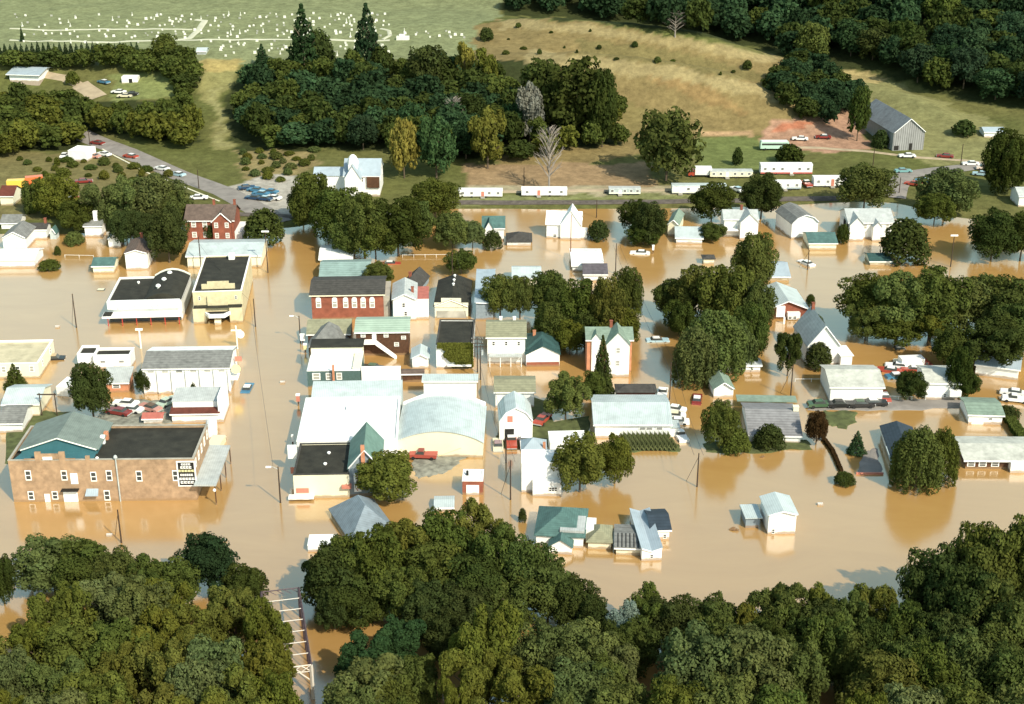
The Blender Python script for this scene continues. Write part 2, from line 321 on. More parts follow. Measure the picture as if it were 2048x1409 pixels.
paint([(1060, 98), (1150, 112), (1350, 132), (1560, 180), (1560, 205), (1350, 160), (1150, 136), (1050, 122)], (.285, .235, .115), .7)  # pale highlight along the near crest, put into the ground colour
paint([(1000, 38), (1110, 44), (1330, 70), (1560, 112), (1560, 130), (1330, 90), (1110, 60), (1000, 60)], (.285, .235, .115), .6)  # the far crest's highlight, painted the same way
paint([(1150, 75), (1350, 102), (1540, 150), (1540, 172), (1350, 130), (1150, 112)], (.125, .115, .045), .55)
paint([(1150, 190), (1300, 215), (1420, 262), (1250, 262), (1180, 240)], (.15, .135, .05), .5)
paint([(1290, 150), (1420, 175), (1500, 230), (1400, 210)], (.24, .155, .065), .6)
paint([(1400, 262), (1500, 262), (1500, 276), (1400, 272)], (.36, .24, .13))
paint([(930, 330), (1300, 325), (1310, 372), (930, 376)], (.25, .175, .095))                                                    # bare bank behind the trailers
paint([(930, 372), (1360, 370), (1360, 388), (930, 390)], (.38, .33, .22), .7)
paint([(1380, 275), (1540, 280), (1620, 310), (1500, 345), (1390, 330)], (.125, .15, .05))
paint([(1520, 262), (1560, 240), (1610, 238), (1700, 215), (1720, 232), (1740, 300), (1640, 302), (1540, 298), (1515, 280)], (.33, .20, .13))  # farmyard
paint([(1535, 262), (1575, 246), (1625, 246), (1600, 262)], (.36, .13, .07), .8)
paint([(1640, 145), (1680, 138), (1790, 165), (1830, 190), (1990, 240), (2048, 300), (1960, 330), (1850, 330), (1720, 200)], (.185, .18, .075))
paint([(1640, 142), (1680, 136), (1780, 160), (1760, 172), (1690, 158)], (.34, .27, .12), .8)
paint([(1440, 395), (1000, 405), (900, 415), (900, 395), (1440, 385)], (.17, .18, .075))
paint([(380, 125), (480, 120), (470, 150), (445, 215), (465, 300), (430, 300), (432, 215), (390, 190)], (.20, .19, .075))
paint([(425, 175), (442, 178), (440, 215), (452, 250), (458, 295), (438, 295), (440, 250), (428, 215)], (.24, .23, .10), .8)
paint([(395, 122), (480, 118), (475, 142), (400, 145)], (.33, .26, .10), .8)
paint([(225, 150), (350, 140), (350, 190), (225, 205)], (.16, .18, .065))
paint([(470, 300), (620, 290), (640, 330), (560, 375), (480, 360)], (.25, .20, .095), .8)
paint([(-50, 300), (230, 310), (350, 345), (250, 440), (-50, 440)], (.165, .14, .06), .8)
paint([(455, 380), (520, 350), (600, 355), (610, 440), (500, 420)], (.34, .32, .27))
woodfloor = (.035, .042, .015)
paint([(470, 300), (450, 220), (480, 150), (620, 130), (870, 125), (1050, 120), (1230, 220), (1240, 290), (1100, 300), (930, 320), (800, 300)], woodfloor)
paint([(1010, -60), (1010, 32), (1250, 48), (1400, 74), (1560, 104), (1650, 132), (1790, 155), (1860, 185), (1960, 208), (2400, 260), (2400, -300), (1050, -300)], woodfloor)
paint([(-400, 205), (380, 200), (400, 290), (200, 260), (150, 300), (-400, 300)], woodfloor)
C = C*(.86+.28*vnoise(GX, GY, 3.2, 6))[..., None]
ny, nx = GX.shape
me = bpy.data.meshes.new('ground')
idx = np.arange(ny*nx).reshape(ny, nx)
quads = np.stack([idx[:-1, :-1], idx[:-1, 1:], idx[1:, 1:], idx[1:, :-1]], -1).reshape(-1, 4)
me.vertices.add(ny*nx); me.vertices.foreach_set('co', np.stack([GX, GY, GZ], -1).reshape(-1).astype('f'))
me.loops.add(quads.size); me.loops.foreach_set('vertex_index', quads.reshape(-1).astype('i'))
me.polygons.add(len(quads)); me.polygons.foreach_set('loop_start', (np.arange(len(quads))*4).astype('i')); me.polygons.foreach_set('use_smooth', [True]*len(quads))
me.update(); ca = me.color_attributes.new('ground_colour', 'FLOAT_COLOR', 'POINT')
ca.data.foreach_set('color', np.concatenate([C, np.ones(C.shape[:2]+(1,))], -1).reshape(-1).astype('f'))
gm = bpy.data.materials.new('grass_and_soil'); gm.use_nodes = True; nt = gm.node_tree; N = nt.nodes; L = nt.links; b = N['Principled BSDF']
b.inputs['Roughness'].default_value = 1; b.inputs['Specular IOR Level'].default_value = .05
a = N.new('ShaderNodeAttribute'); a.attribute_name = 'ground_colour'
tcn = N.new('ShaderNodeTexCoord'); nz = N.new('ShaderNodeTexNoise'); nz.inputs['Scale'].default_value = .45; nz.inputs['Detail'].default_value = 9; nz.inputs['Roughness'].default_value = .75
L.new(tcn.outputs['Object'], nz.inputs['Vector'])
mr = N.new('ShaderNodeMapRange'); mr.inputs[1].default_value = .3; mr.inputs[2].default_value = .7; mr.inputs[3].default_value = .62; mr.inputs[4].default_value = 1.35; L.new(nz.outputs[0], mr.inputs[0])
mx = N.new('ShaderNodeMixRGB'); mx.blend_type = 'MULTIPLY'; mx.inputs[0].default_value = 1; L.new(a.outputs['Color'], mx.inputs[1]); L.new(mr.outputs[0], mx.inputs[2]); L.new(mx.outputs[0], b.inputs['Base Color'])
bp = N.new('ShaderNodeBump'); bp.inputs['Strength'].default_value = .6; bp.inputs['Distance'].default_value = .5; L.new(nz.outputs[0], bp.inputs['Height']); L.new(bp.outputs[0], b.inputs['Normal'])
me.materials.append(gm); tag(link('ground', me), kind='structure')

# water: muddy, nearly still
wm = bpy.data.materials.new('muddy_water'); wm.use_nodes = True; nt = wm.node_tree; N = nt.nodes; L = nt.links; b = N['Principled BSDF']
tcn = N.new('ShaderNodeTexCoord'); nz = N.new('ShaderNodeTexNoise'); nz.inputs['Scale'].default_value = .03; nz.inputs['Detail'].default_value = 9; nz.inputs['Roughness'].default_value = .65; mpw = N.new('ShaderNodeMapping'); mpw.inputs['Scale'].default_value = (1.0, 3.2, 1); mpw.inputs['Rotation'].default_value = (0, 0, .25); L.new(tcn.outputs['Object'], mpw.inputs[0]); nz.inputs['Distortion'].default_value = 1.2; L.new(mpw.outputs[0], nz.inputs['Vector'])
cr = N.new('ShaderNodeValToRGB'); cr.color_ramp.elements[0].position = .3; cr.color_ramp.elements[1].position = .7
cr.color_ramp.elements[0].color = (.385, .218, .068, 1); cr.color_ramp.elements[1].color = (.435, .256, .086, 1)
L.new(nz.outputs[0], cr.inputs[0]); L.new(cr.outputs[0], b.inputs['Base Color'])
b.inputs['Roughness'].default_value = .16; b.inputs['IOR'].default_value = 2.2; b.inputs['Specular IOR Level'].default_value = 1.0
n2 = N.new('ShaderNodeTexNoise'); n2.inputs['Scale'].default_value = .9; n2.inputs['Detail'].default_value = 3; L.new(tcn.outputs['Object'], n2.inputs['Vector'])
bp = N.new('ShaderNodeBump'); bp.inputs['Strength'].default_value = .09; bp.inputs['Distance'].default_value = .1; L.new(n2.outputs[0], bp.inputs['Height']); L.new(bp.outputs[0], b.inputs['Normal'])
WATER = wm
mb = MB(); mb.add([(-1200, -300, 0), (1200, -300, 0), (1200, 520, 0), (-1200, 520, 0)], [(0, 1, 2, 3)])
tag(mb.build('water', wm), kind='structure')

def strip(name, pxs, width, m, lift=.12, kind='structure', label=None, cat=None):   # road or path draped on the terrain
    P = [at_t(*p) for p in pxs]; q = []
    for a, b2 in zip(P[:-1], P[1:]):
        k = max(2, int((b2-a).length/1.5))
        for i in range(k): q.append(a.lerp(b2, i/k))
    q.append(P[-1]); mb = MB(); vs = []; nw = 4
    for i, p in enumerate(q):
        d = (q[min(i+1, len(q)-1)]-q[max(i-1, 0)]); d.z = 0; d.normalize(); nrm = Vector((-d.y, d.x, 0))
        for s in range(nw+1):
            r = p+nrm*width*(s/nw-.5); vs.append((r.x, r.y, max(th(r.x, r.y), 0.0 if lift > .12 else -9)+lift+(.05 if abs(s-nw/2) < nw/2 else -.1)))
    mb.add(vs, [(i*(nw+1)+s, i*(nw+1)+s+1, (i+1)*(nw+1)+s+1, (i+1)*(nw+1)+s) for i in range(len(q)-1) for s in range(nw)])
    o = mb.build(name, m); return tag(o, label, cat, kind=kind)
def patch(name, pxs, m, z=.14, amp=.05):        # low dry ground standing just out of the flood
    P = [at(x, y, 0) for x, y in pxs]; c = sum(P, Vector())/len(P); mb = MB(); ring = []
    for i in range(len(P)):
        a, b2 = P[i], P[(i+1) % len(P)]
        for k in range(6): r = a.lerp(b2, k/6); r += Vector((random.uniform(-.35, .35), random.uniform(-.5, .5), 0)); ring.append(r)
    nr = len(ring); vs = []
    for s, zz in ((1.0, -.06), (.95, z*.5), (.8, z), (.5, z+amp), (.01, z+amp)):
        for r in ring: p = c+(r-c)*s; vs.append((p.x, p.y, zz+(random.uniform(-.02, .02) if s < .95 else 0)))
    mb.add(vs, [(j*nr+i, j*nr+(i+1) % nr, (j+1)*nr+(i+1) % nr, (j+1)*nr+i) for j in range(4) for i in range(nr)])
    return tag(mb.build(name, m), kind='structure')
strip('road', [(158, 268), (250, 305), (360, 352), (450, 385), (505, 415), (560, 448)], 7.5, M['asphalt'], .16)
strip('kerb', [(205, 300), (290, 345), (350, 368), (440, 405)], .5, M['cream'], .24)
strip('railway', [(905, 407), (1100, 406), (1300, 405), (1480, 403), (1700, 398)], 3.0, M['ballast'], .22)
strip('railway', [(430, 428), (520, 432), (600, 436), (640, 432)], 2.6, M['ballast'], .22)
strip('path', [(20, 58), (200, 59), (385, 60)], 1.6, M['pathm']); strip('path', [(20, 81), (300, 82), (600, 80), (780, 81)], 2.0, M['pathm'])
strip('path', [(345, 80), (378, 78), (398, 60), (410, 42), (392, 40)], 2.6, M['pathm'])
strip('path', [(762, 58), (778, 62), (780, 72), (765, 80)], 1.6, M['pathm'])
strip('path', [(90, 150), (130, 158), (160, 172), (182, 195)], 3.5, M['dirt']); strip('path', [(160, 170), (172, 178), (190, 190), (198, 196)], 6, M['dirt'])
strip('path', [(1540, 296), (1640, 297), (1740, 304), (1820, 315), (1930, 322), (1980, 328)], 2.2, M['dirt'])
strip('road', [(1980, 330), (1880, 342), (1810, 352), (1795, 375), (1790, 398)], 6.0, M['asphalt'], .2)
strip('path', [(1120, 342), (1160, 350), (1290, 362), (1360, 380)], 2.0, M['dirt']) if False else None
strip('path', [(930, 383), (1040, 384), (1150, 382), (1350, 380)], 2.5, M['dirt'])
patch('ground_patch', [(20, 825), (70, 822), (130, 822), (200, 835), (215, 850), (30, 935), (5, 930)], M['lawn'], .12)
patch('ground_patch', [(190, 835), (230, 800), (300, 800), (345, 800), (350, 845), (300, 856), (200, 858)], M['gravel'])
patch('ground_patch', [(825, 912), (960, 908), (930, 915), (905, 940), (880, 950), (835, 957), (822, 940)], M['gravel'])
patch('ground_patch', [(990, 870), (1030, 790), (1100, 800), (1110, 850), (1180, 830), (1180, 880), (1060, 900), (1000, 900)], M['lawn'])
patch('ground_patch', [(1238, 880), (1330, 878), (1362, 890), (1362, 903), (1250, 905)], M['lawn'])
patch('ground_patch', [(1405, 885), (1480, 880), (1620, 882), (1625, 898), (1500, 908), (1410, 905)], M['lawn'])
patch('ground_patch', [(1645, 822), (1715, 822), (1712, 845), (1690, 858), (1655, 852)], M['lawn'])
patch('ground_patch', [(1612, 800), (1760, 800), (1930, 800), (1930, 818), (1760, 822), (1612, 822)], M['asphalt'])
# ------------------------------------------------------------------ windows, buildings
def win_meshes():
    f = MB()
    for x0, x1, z0, z1 in ((-.5, -.38, 0, 1), (.38, .5, 0, 1), (-.38, .38, 0, .09), (-.38, .38, .91, 1), (-.38, .38, .46, .53)): f.box(x0, x1, -.5, .5, z0, z1)
    g = MB().box(-.38, .38, -.1, .3, .09, .46).box(-.38, .38, -.1, .3, .53, .91)
    return f.mesh('window_frame', M['wtrim']), g.mesh('window_pane', M['glass']), g.mesh('window_pane', M['curtain_sky'])
WF, WG, WC = win_meshes()

def prof(kind, w, h, rh):
    if kind == 'gable': return [(0, h), (w/2, h+rh), (w, h)]
    if kind == 'gambrel': return [(0, h), (.19*w, h+.62*rh), (w/2, h+rh), (.81*w, h+.62*rh), (w, h)]
    if kind == 'barrel': return [(w*i/14, h+rh*math.sin(math.pi*i/14)**.8) for i in range(15)]
    if kind == 'shed': return [(0, h), (w, h+rh)]
def roof_sheet(mb, P, e0, e1, axis, ov, t=.14, lift=.004):
    a = Vector((P[0][0]-P[1][0], 0, P[0][1]-P[1][1])).normalized()*ov; b = Vector((P[-1][0]-P[-2][0], 0, P[-1][1]-P[-2][1])).normalized()*ov
    Q = [(P[0][0]+a.x, P[0][1]+a.z)]+list(P[1:-1])+[(P[-1][0]+b.x, P[-1][1]+b.z)]
    lo = [(s, z+lift) for s, z in Q]; up = [(s, z+t+lift) for s, z in Q]
    n = len(Q); mk = (lambda p, e: (p[0], e, p[1])) if axis == 'y' else (lambda p, e: (e, p[0], p[1]))
    vs = [mk(p, e0) for p in lo]+[mk(p, e1) for p in lo]+[mk(p, e0) for p in up]+[mk(p, e1) for p in up]
    fs = []
    for i in range(n-1): fs += [(i, i+1, n+i+1, n+i), (2*n+i, 3*n+i, 3*n+i+1, 2*n+i+1), (i, 2*n+i, 2*n+i+1, i+1), (n+i, n+i+1, 3*n+i+1, 3*n+i)]
    fs += [(0, n, 3*n, 2*n), (n-1, 3*n-1, 4*n-1, 2*n-1)]
    mb.add(vs, fs)

class Bld:
    """a building set out from its front wall: x0,x1 = ends of the front at the water or ground, yb = row of its foot, yt = row of its eave"""
    def __init__(s, name, label, x0, x1, yb, yt=None, h=None, cat='house', kind='gx', yr=None, ya=None, d=None, yaw=0.0, p=.42, wall='siding', roof='gray_roof', ov=.35,
                 wins=None, chim=(), ground_=False, group=None, par=.45, swins=True, vents=(), foot=1.6, curtain_sky=.5, ww=.95, wh=1.35, trimk='wtrim', z0=None, base=None):
        A = base or (at_t(x0, yb) if ground_ else at(x0, yb, 0)); a = R(yaw); f = Vector((math.cos(a), math.sin(a), 0)); nrm = Vector((-math.sin(a), math.cos(a), 0))
        s.w = w = solve(lambda q: proj(A+f*q)[0], x1, .5, 120)
        s.h = h = h or height_at(A, yt)
        s.A, s.f, s.n = A, f, nrm; rh = 0; inset = 0
        if kind in ('gx', 'hip'):
            if d is None: d = solve(lambda q: proj(A+nrm*q/2+Vector((0, 0, h+p*q/2)))[1], yr, 1, 60)
            rh = p*d/2
        elif kind in ('gable', 'gambrel', 'barrel'):
            C0 = A+f*w/2; rh = height_at(C0, ya)-h if ya else p*w/2
            if d is None: d = solve(lambda q: proj(C0+nrm*q+Vector((0, 0, h+rh)))[1], yr, 1, 90)
        elif kind == 'shed':
            if d is None: d = solve(lambda q: proj(A+nrm*q+Vector((0, 0, h+p*q)))[1], yr, 1, 90)
            rh = p*d
        else:
            if d is None: d = solve(lambda q: proj(A+nrm*q+Vector((0, 0, h)))[1], yr, 1, 90)
        s.d, s.rh, s.kind = d, rh, kind
        o = A+f*w/2+nrm*d/2; s.o = s.root = thing(name, label, cat, o, a, group)
        s.inv = (Matrix.Translation(o) @ Matrix.Rotation(a, 4, 'Z')).inverted()
        X0, X1, Y0, Y1 = -w/2, w/2, -d/2, d/2; s.X0, s.X1, s.Y0, s.Y1 = X0, X1, Y0, Y1
        wb = MB(); rb = MB(); z = -foot
        if kind in ('gable', 'gambrel', 'barrel'):
            P = [(X0+q, zz) for q, zz in prof(kind, w, h, rh)]; s.P = P
            wb.prism([(X0, z), (X1, z)]+[(q, zz) for q, zz in reversed(P)], Y0, Y1, 'y'); roof_sheet(rb, P, Y0-ov, Y1+ov, 'y', ov)
        elif kind in ('gx', 'shed'):
            P = [(Y0+q, zz) for q, zz in prof('gable' if kind == 'gx' else 'shed', d, h, rh)]; s.P = P
            wb.prism([(Y0, z), (Y1, z)]+list(reversed(P)), X0, X1, 'x'); roof_sheet(rb, P, X0-ov, X1+ov, 'x', ov)
        elif kind == 'hip':
            wb.box(X0, X1, Y0, Y1, z, h); k = min(w, d)/2; e = ov
            rx = max(0.05, w/2-k) if w > d else 0.05; ry = max(0.05, d/2-k) if d > w else .05
            b0 = [(X0-e, Y0-e), (X1+e, Y0-e), (X1+e, Y1+e), (X0-e, Y1+e)]
            rb.add([(x, y, h+.004) for x, y in b0]+[(x, y, h+.15) for x, y in b0]+[(-rx, -ry, h+rh), (rx, -ry, h+rh), (rx, ry, h+rh), (-rx, ry, h+rh)],
                   [(0, 1, 5, 4), (1, 2, 6, 5), (2, 3, 7, 6), (3, 0, 4, 7), (4, 5, 9, 8), (5, 6, 10, 9), (6, 7, 11, 10), (7, 4, 8, 11), (8, 9, 10, 11), (3, 2, 1, 0)])
        else:
            wb.box(X0, X1, Y0, Y1, z, h-par); t = .28
            wb.box(X0, X1, Y0, Y0+t, h-par, h).box(X0, X1, Y1-t, Y1, h-par, h).box(X0, X0+t, Y0+t, Y1-t, h-par, h).box(X1-t, X1, Y0+t, Y1-t, h-par, h)
            rb.box(X0+t+.01, X1-t-.01, Y0+t+.01, Y1-t-.01, h-par+.004, h-par+.06)
            e = .05; tb = MB(); tb.box(X0-e, X1+e, Y0-e, Y0+t+e, h+.002, h+.12).box(X0-e, X1+e, Y1-t-e, Y1+e, h+.002, h+.12).box(X0-e, X0+t+e, Y0+t+e, Y1-t-e, h+.002, h+.12).box(X1-t-e, X1+e, Y0+t+e, Y1-t-e, h+.002, h+.12)
            tb.build('coping', M[trimk], s.root)
        s.wall = wb.build('wall', M[wall], s.root); s.roof = rb.build('roof', M[roof], s.root)
        if kind in ('gx', 'gable', 'gambrel', 'shed'):          # pale boards along the roof edge
            tb = MB()
            if kind in ('gable', 'gambrel'):
                for a0, b0 in zip(s.P[:-1], s.P[1:]): tb.bar((a0[0], Y0-ov-.03, a0[1]-.03), (b0[0], Y0-ov-.03, b0[1]-.03), .12)
            else: tb.box(X0-ov, X1+ov, Y0-ov-.06, Y0-ov+.02, s.P[0][1]-.3, s.P[0][1]-.04)
            tb.build('fascia', M[trimk], s.root)
        for c in chim: s.chimney(*c)
        if wins: s.windows('front', wins[0], wins[1], ww, wh, curtain_sky)
        if swins and wins and d > 4: s.windows('left', 2, wins[1], ww, wh, curtain_sky); s.windows('right', 2, wins[1], ww, wh, curtain_sky); s.windows('back', wins[0], wins[1], ww, wh, curtain_sky)
        for v in vents: s.vent(*v)
    def top(s, x, y):
        if s.kind in ('gable', 'gambrel', 'barrel', 'gx', 'shed'):
            q = x if s.kind in ('gable', 'gambrel', 'barrel') else y
            for a, b in zip(s.P[:-1], s.P[1:]):
                if a[0] <= q <= b[0]: return a[1]+(b[1]-a[1])*(q-a[0])/(b[0]-a[0])
            return s.h
        if s.kind == 'hip': return s.h+s.rh*.8
        return s.h-.4
    def chimney(s, fx, fy, hh=1.3, r=.3, m='brick_r'):
        x, y = s.X0+fx*s.w, s.Y0+fy*s.d; t = s.top(x, y)
        MB().box(x-r, x+r, y-r, y+r, t-.6, t+hh).box(x-r-.06, x+r+.06, y-r-.06, y+r+.06, t+hh, t+hh+.12).build('chimney', M[m], s.roof)
    def vent(s, fx, fy, r=.35, m='wtrim'):
        x, y = s.X0+fx*s.w, s.Y0+fy*s.d; t = s.top(x, y)
        mb = MB(); mb.bar((x, y, t-.1), (x, y, t+.5), r*.6, 8); mb.dome((x, y, t+.45), r, r*.8); mb.build('roof_vent', M[m], s.roof)
    def window(s, face, u, z, w=.95, h=1.35, curtain_sky=.5, door=False):
        if face in ('front', 'back'): loc = (u, s.Y0-.02 if face == 'front' else s.Y1+.02, z); rz = 0 if face == 'front' else math.pi
        else: loc = (s.X0-.02 if face == 'left' else s.X1+.02, u, z); rz = -math.pi/2 if face == 'left' else math.pi/2
        f = link('window', WF, s.root, loc, (0, 0, rz), (w, .12, h)); link('pane', WC if random.random() < curtain_sky else WG, f, (0, 0, 0))
        return f
    def windows(s, face, n, rows, ww=.95, wh=1.35, curtain_sky=.5, zs=None):
        L0, L1 = (s.X0, s.X1) if face in ('front', 'back') else (s.Y0, s.Y1)
        top = s.h-.5-wh
        if zs is None: zs = [top-2.8*r for r in range(rows)]
        for z in zs:
            if z < .15: z = .15
            if z+wh > s.h+.3 or s.h < wh+.3: continue
            for i in range(n): s.window(face, L0+(L1-L0)*(i+.5)/n, z, ww, wh, curtain_sky)
    def loc(s, px, py, z):
        p = s.inv @ at(px, py, z+s.A.z); return p.x, p.y
    def yat(s, px, py): # local x and height of a point on the front wall plane
        u = (px-CX)/FOC; v = (py-CY)/FOC; d = Vector((u, CP-v*SP, -SP-v*CP)); c = Vector((0, 0, CAMH)); t = (s.A-c).dot(s.n)/d.dot(s.n); P = c+d*t; q = s.inv @ P; return q.x, q.z
    def part(s, name, mb, m, parent=None, label=None):
        o = mb.build(name, M[m], parent or s.root)
        if label: o['label'] = label
        return o
    def block(s, name, m, x0, x1, y0, y1, z0, z1, parent=None): return s.part(name, MB().box(x0, x1, y0, y1, z0, z1), m, parent)
    def wing(s, kind, x0, x1, y0, y1, h, rh, wall, roof, ov=.25, axis='y'):   # attached gabled / shed wing with a wall and a roof of its own
        wb, rb = MB(), MB(); a0, a1, e0, e1 = (x0, x1, y0, y1) if axis == 'y' else (y0, y1, x0, x1)
        if kind == 'flat': wb.box(x0, x1, y0, y1, -1.6, h); rb.box(x0-ov, x1+ov, y0-ov, y1+.0, h+.004, h+.15)
        else:
            P = [(a0+q, zz) for q, zz in prof(kind, a1-a0, h, rh)]
            wb.prism([(a0, -1.6), (a1, -1.6)]+list(reversed(P)), e0, e1, axis); roof_sheet(rb, P, e0-ov, e1, axis, ov) if axis == 'y' else roof_sheet(rb, P, e0-ov, e1+ov, axis, ov)
        wl = s.part('wing', wb, wall); s.part('wing_roof', rb, roof); return wl
    def winpx(s, px, py0, py1, w=None, curtain_sky=.5):   # window seen between rows py0..py1 at column px of the front wall
        x, z1 = s.yat(px, py0); _, z0 = s.yat(px, py1); return s.window('front', x, z0, w or (z1-z0)*.6, z1-z0, curtain_sky)

# ------------------------------------------------------------------ buildings, left of the main street
b = Bld('brick_store', 'long two-storey orange brick store with stepped parapet at the lower left of the flood', 28, 395, 1004.5, 922, cat='store', kind='flat', yr=853, yaw=1.2, wall='brick_o', roof='black_roof', trimk='concrete')
for px, a0, a1 in ((55, 941, 961), (127, 941, 961), (186, 944, 963), (217, 941, 962), (277, 942, 963), (350, 941, 962), (61, 983, 1000), (109, 983, 999), (213, 981, 1001)): b.winpx(px, a0, a1, 1.0, 0)
x0, z0 = b.yat(150, 968); x1, z1 = b.yat(150, 947); b.block('upper_door', 'wtrim', x0-.6, x0+.6, b.Y0-.12, b.Y0+.02, z0, z1)
x0, z0 = b.yat(143, 1003); b.block('loading_door', 'wtrim', x0-1.2, x0+1.2, b.Y0-.12, b.Y0+.02, .02, 1.9); b.block('door_canopy', 'black', x0-1.3, x0+1.6, b.Y0-1.0, b.Y0, 2.35, 2.5)
x0, z0 = b.yat(96, 1003); b.block('door', 'wtrim', x0-.45, x0+.45, b.Y0-.1, b.Y0+.02, .02, 1.5)
x0, z0 = b.yat(186, 985); mb = MB(); mb.add([(x0-1, b.Y0, z0+.6), (x0+1, b.Y0, z0+.6), (x0+1.1, b.Y0-1.1, z0-.2), (x0-1.1, b.Y0-1.1, z0-.2), (x0-1, b.Y0, z0+.7), (x0+1, b.Y0, z0+.7), (x0+1.1, b.Y0-1.1, z0-.1), (x0-1.1, b.Y0-1.1, z0-.1)], [(0, 1, 2, 3), (4, 7, 6, 5), (0, 3, 7, 4), (1, 5, 6, 2), (3, 2, 6, 7)]); b.part('awning', mb, 'sky_roof')
mb = MB()                                   # stepped parapet, pier and pilaster
for pa, pb, py in ((70, 128, 909), (47, 150, 919)):
    xa, zz = b.yat(pa, py); xb, _ = b.yat(pb, py); mb.box(xa, xb, b.Y0+.01, b.Y0+.27, b.h+.13, zz)
for px, py, hw in ((74, 905, .5), (122, 905, .5), (174, 913, .35)): xa, zz = b.yat(px, py); mb.box(xa-hw, xa+hw, b.Y0-.06, b.Y0+.33, b.h-2.2, zz)
b.part('stepped_parapet', mb, 'brick_o')
xa, zz = b.yat(95, 918); b.block('name_stone', 'wtrim', xa-.8, xa+.8, b.Y0-.05, b.Y0-.003+.02, zz-.25, zz+.35)
xa, zz = b.yat(231, 915); b.part('downpipe', MB().bar((xa, b.Y0-.15, -1), (xa, b.Y0-.15, zz), .13, 6).dome((xa, b.Y0-.15, zz), .35, .5), 'lgray_roof')
# painted wall sign: black board, pale frame, rows of worn lettering
xa, za = b.yat(357, 973); xb, zb = b.yat(390, 922); y = b.Y0
sg = b.part('wall_sign', MB().box(xa, xb, y-.10, y-.02, za, zb), 'wtrim')
W_s, H_s = xb-xa, zb-za
b.part('sign_board', MB().box(xa+.25, xb-.25, y-.13, y-.10, za+.25, zb-.25), 'black', sg)
lt = MB(); ly = MB()
for z_a, z_b, wd, n_, tgt in ((.84, .91, .5, 4, lt), (.71, .80, .6, 4, lt), (.58, .66, .86, 5, ly), (.42, .50, .68, 6, lt), (.26, .35, .82, 5, lt), (.12, .21, .72, 4, lt)):
    cw = wd*W_s/n_
    for i in range(n_):
        q = xa+W_s*(1-wd)/2+i*cw; z1_, z2_ = za+z_a*H_s, za+z_b*H_s
        tgt.box(q+.06*cw, q+.34*cw, y-.15, y-.13, z1_, z2_); tgt.box(q+.34*cw, q+.88*cw, y-.15, y-.13, z2_-(z2_-z1_)*.35, z2_); tgt.box(q+.34*cw, q+.88*cw, y-.15, y-.13, z1_, z1_+(z2_-z1_)*.35)
b.part('lettering', lt, 'wtrim', sg); b.part('lettering', ly, 'yels', sg)
# gabled hall rising behind the left half
zE = b.h+.6; xl, yl = b.loc(42, 899, zE); xr, yr_ = b.loc(194, 897, zE); xl2, yl2 = b.loc(75, 860, zE)
P = [(xl, zE), ((xl+xr)/2, zE+(xr-xl)*.17), (xr, zE)]
mb = MB(); mb.prism([(xl, b.h-.8), (xr, b.h-.8)]+P[::-1], yl, b.Y1-.4, 'y'); b.part('gable_wall', mb, 'teal_p')
mb = MB(); roof_sheet(mb, P, yl-.35, b.Y1-.1, 'y', .4); b.part('hall_roof', mb, 'gg_roof')
mb = MB(); mb.bar((xl, yl-.38, zE-.05), (P[1][0], yl-.38, P[1][1]-.05), .13); mb.bar((xr, yl-.38, zE-.05), (P[1][0], yl-.38, P[1][1]-.05), .13); b.part('fascia', mb, 'trim')
x2, y2 = b.loc(28, 929, b.h-.35); mb = MB(); mb.add([(b.X0+.3, b.Y0+.3, b.h-.36), (xr-.1, b.Y0+.3, b.h-.36), (xr-.1, yl, b.h-.1), (xl, yl, b.h-.1)], [(0, 1, 2, 3)]); b.part('lean_roof', mb, 'teal_p')
for px, py in ((206, 883), (213, 875)): x, y = b.loc(px, py, b.h); b.part('chimney', MB().box(x-.35, x+.35, y-.35, y+.35, b.h-.6, b.h+1.1), 'wtrim' if px == 206 else 'brick_s', b.roof)
x, y = b.loc(194, 917, b.h); b.vent((x-b.X0)/b.w, (y-b.Y0)/b.d, .3)
b.windows('right', 5, 1, .9, 1.6, .2); b.windows('back', 8, 1, .9, 1.4, .4)
# street canopy hung on its right-hand wall
c = MB(); zc_ = 3.6; Pc = [b.loc(393, 973, zc_), b.loc(429, 981, zc_), b.loc(447, 893, zc_), b.loc(411, 889, zc_)]
c.add([(b.X1+.02, Pc[0][1], zc_), (Pc[1][0], Pc[0][1], zc_-.05), (Pc[1][0], Pc[2][1], zc_-.05), (b.X1+.02, Pc[2][1], zc_), (b.X1+.02, Pc[0][1], zc_+.3), (Pc[1][0], Pc[0][1], zc_+.2), (Pc[1][0], Pc[2][1], zc_+.2), (b.X1+.02, Pc[2][1], zc_+.3)], [(0, 1, 2, 3), (4, 7, 6, 5), (0, 4, 5, 1), (1, 5, 6, 2), (2, 6, 7, 3), (3, 7, 4, 0)])
b.part('canopy', c, 'lgray_roof')
for q in (0, .33, .66, 1): yy = Pc[0][1]+(Pc[2][1]-Pc[0][1])*q; b.part('canopy_post', MB().bar((Pc[1][0]-.2, yy, -1.6), (Pc[1][0]-.2, yy, zc_-.05), .1, 6), 'brown_w')
b.part('globe_lamp', MB().dome((Pc[1][0]-.3, Pc[0][1]-.15, zc_-.7), .28, .3).dome((Pc[1][0]-.3, Pc[0][1]-.15, zc_-.7), .28, -.3), 'wtrim')

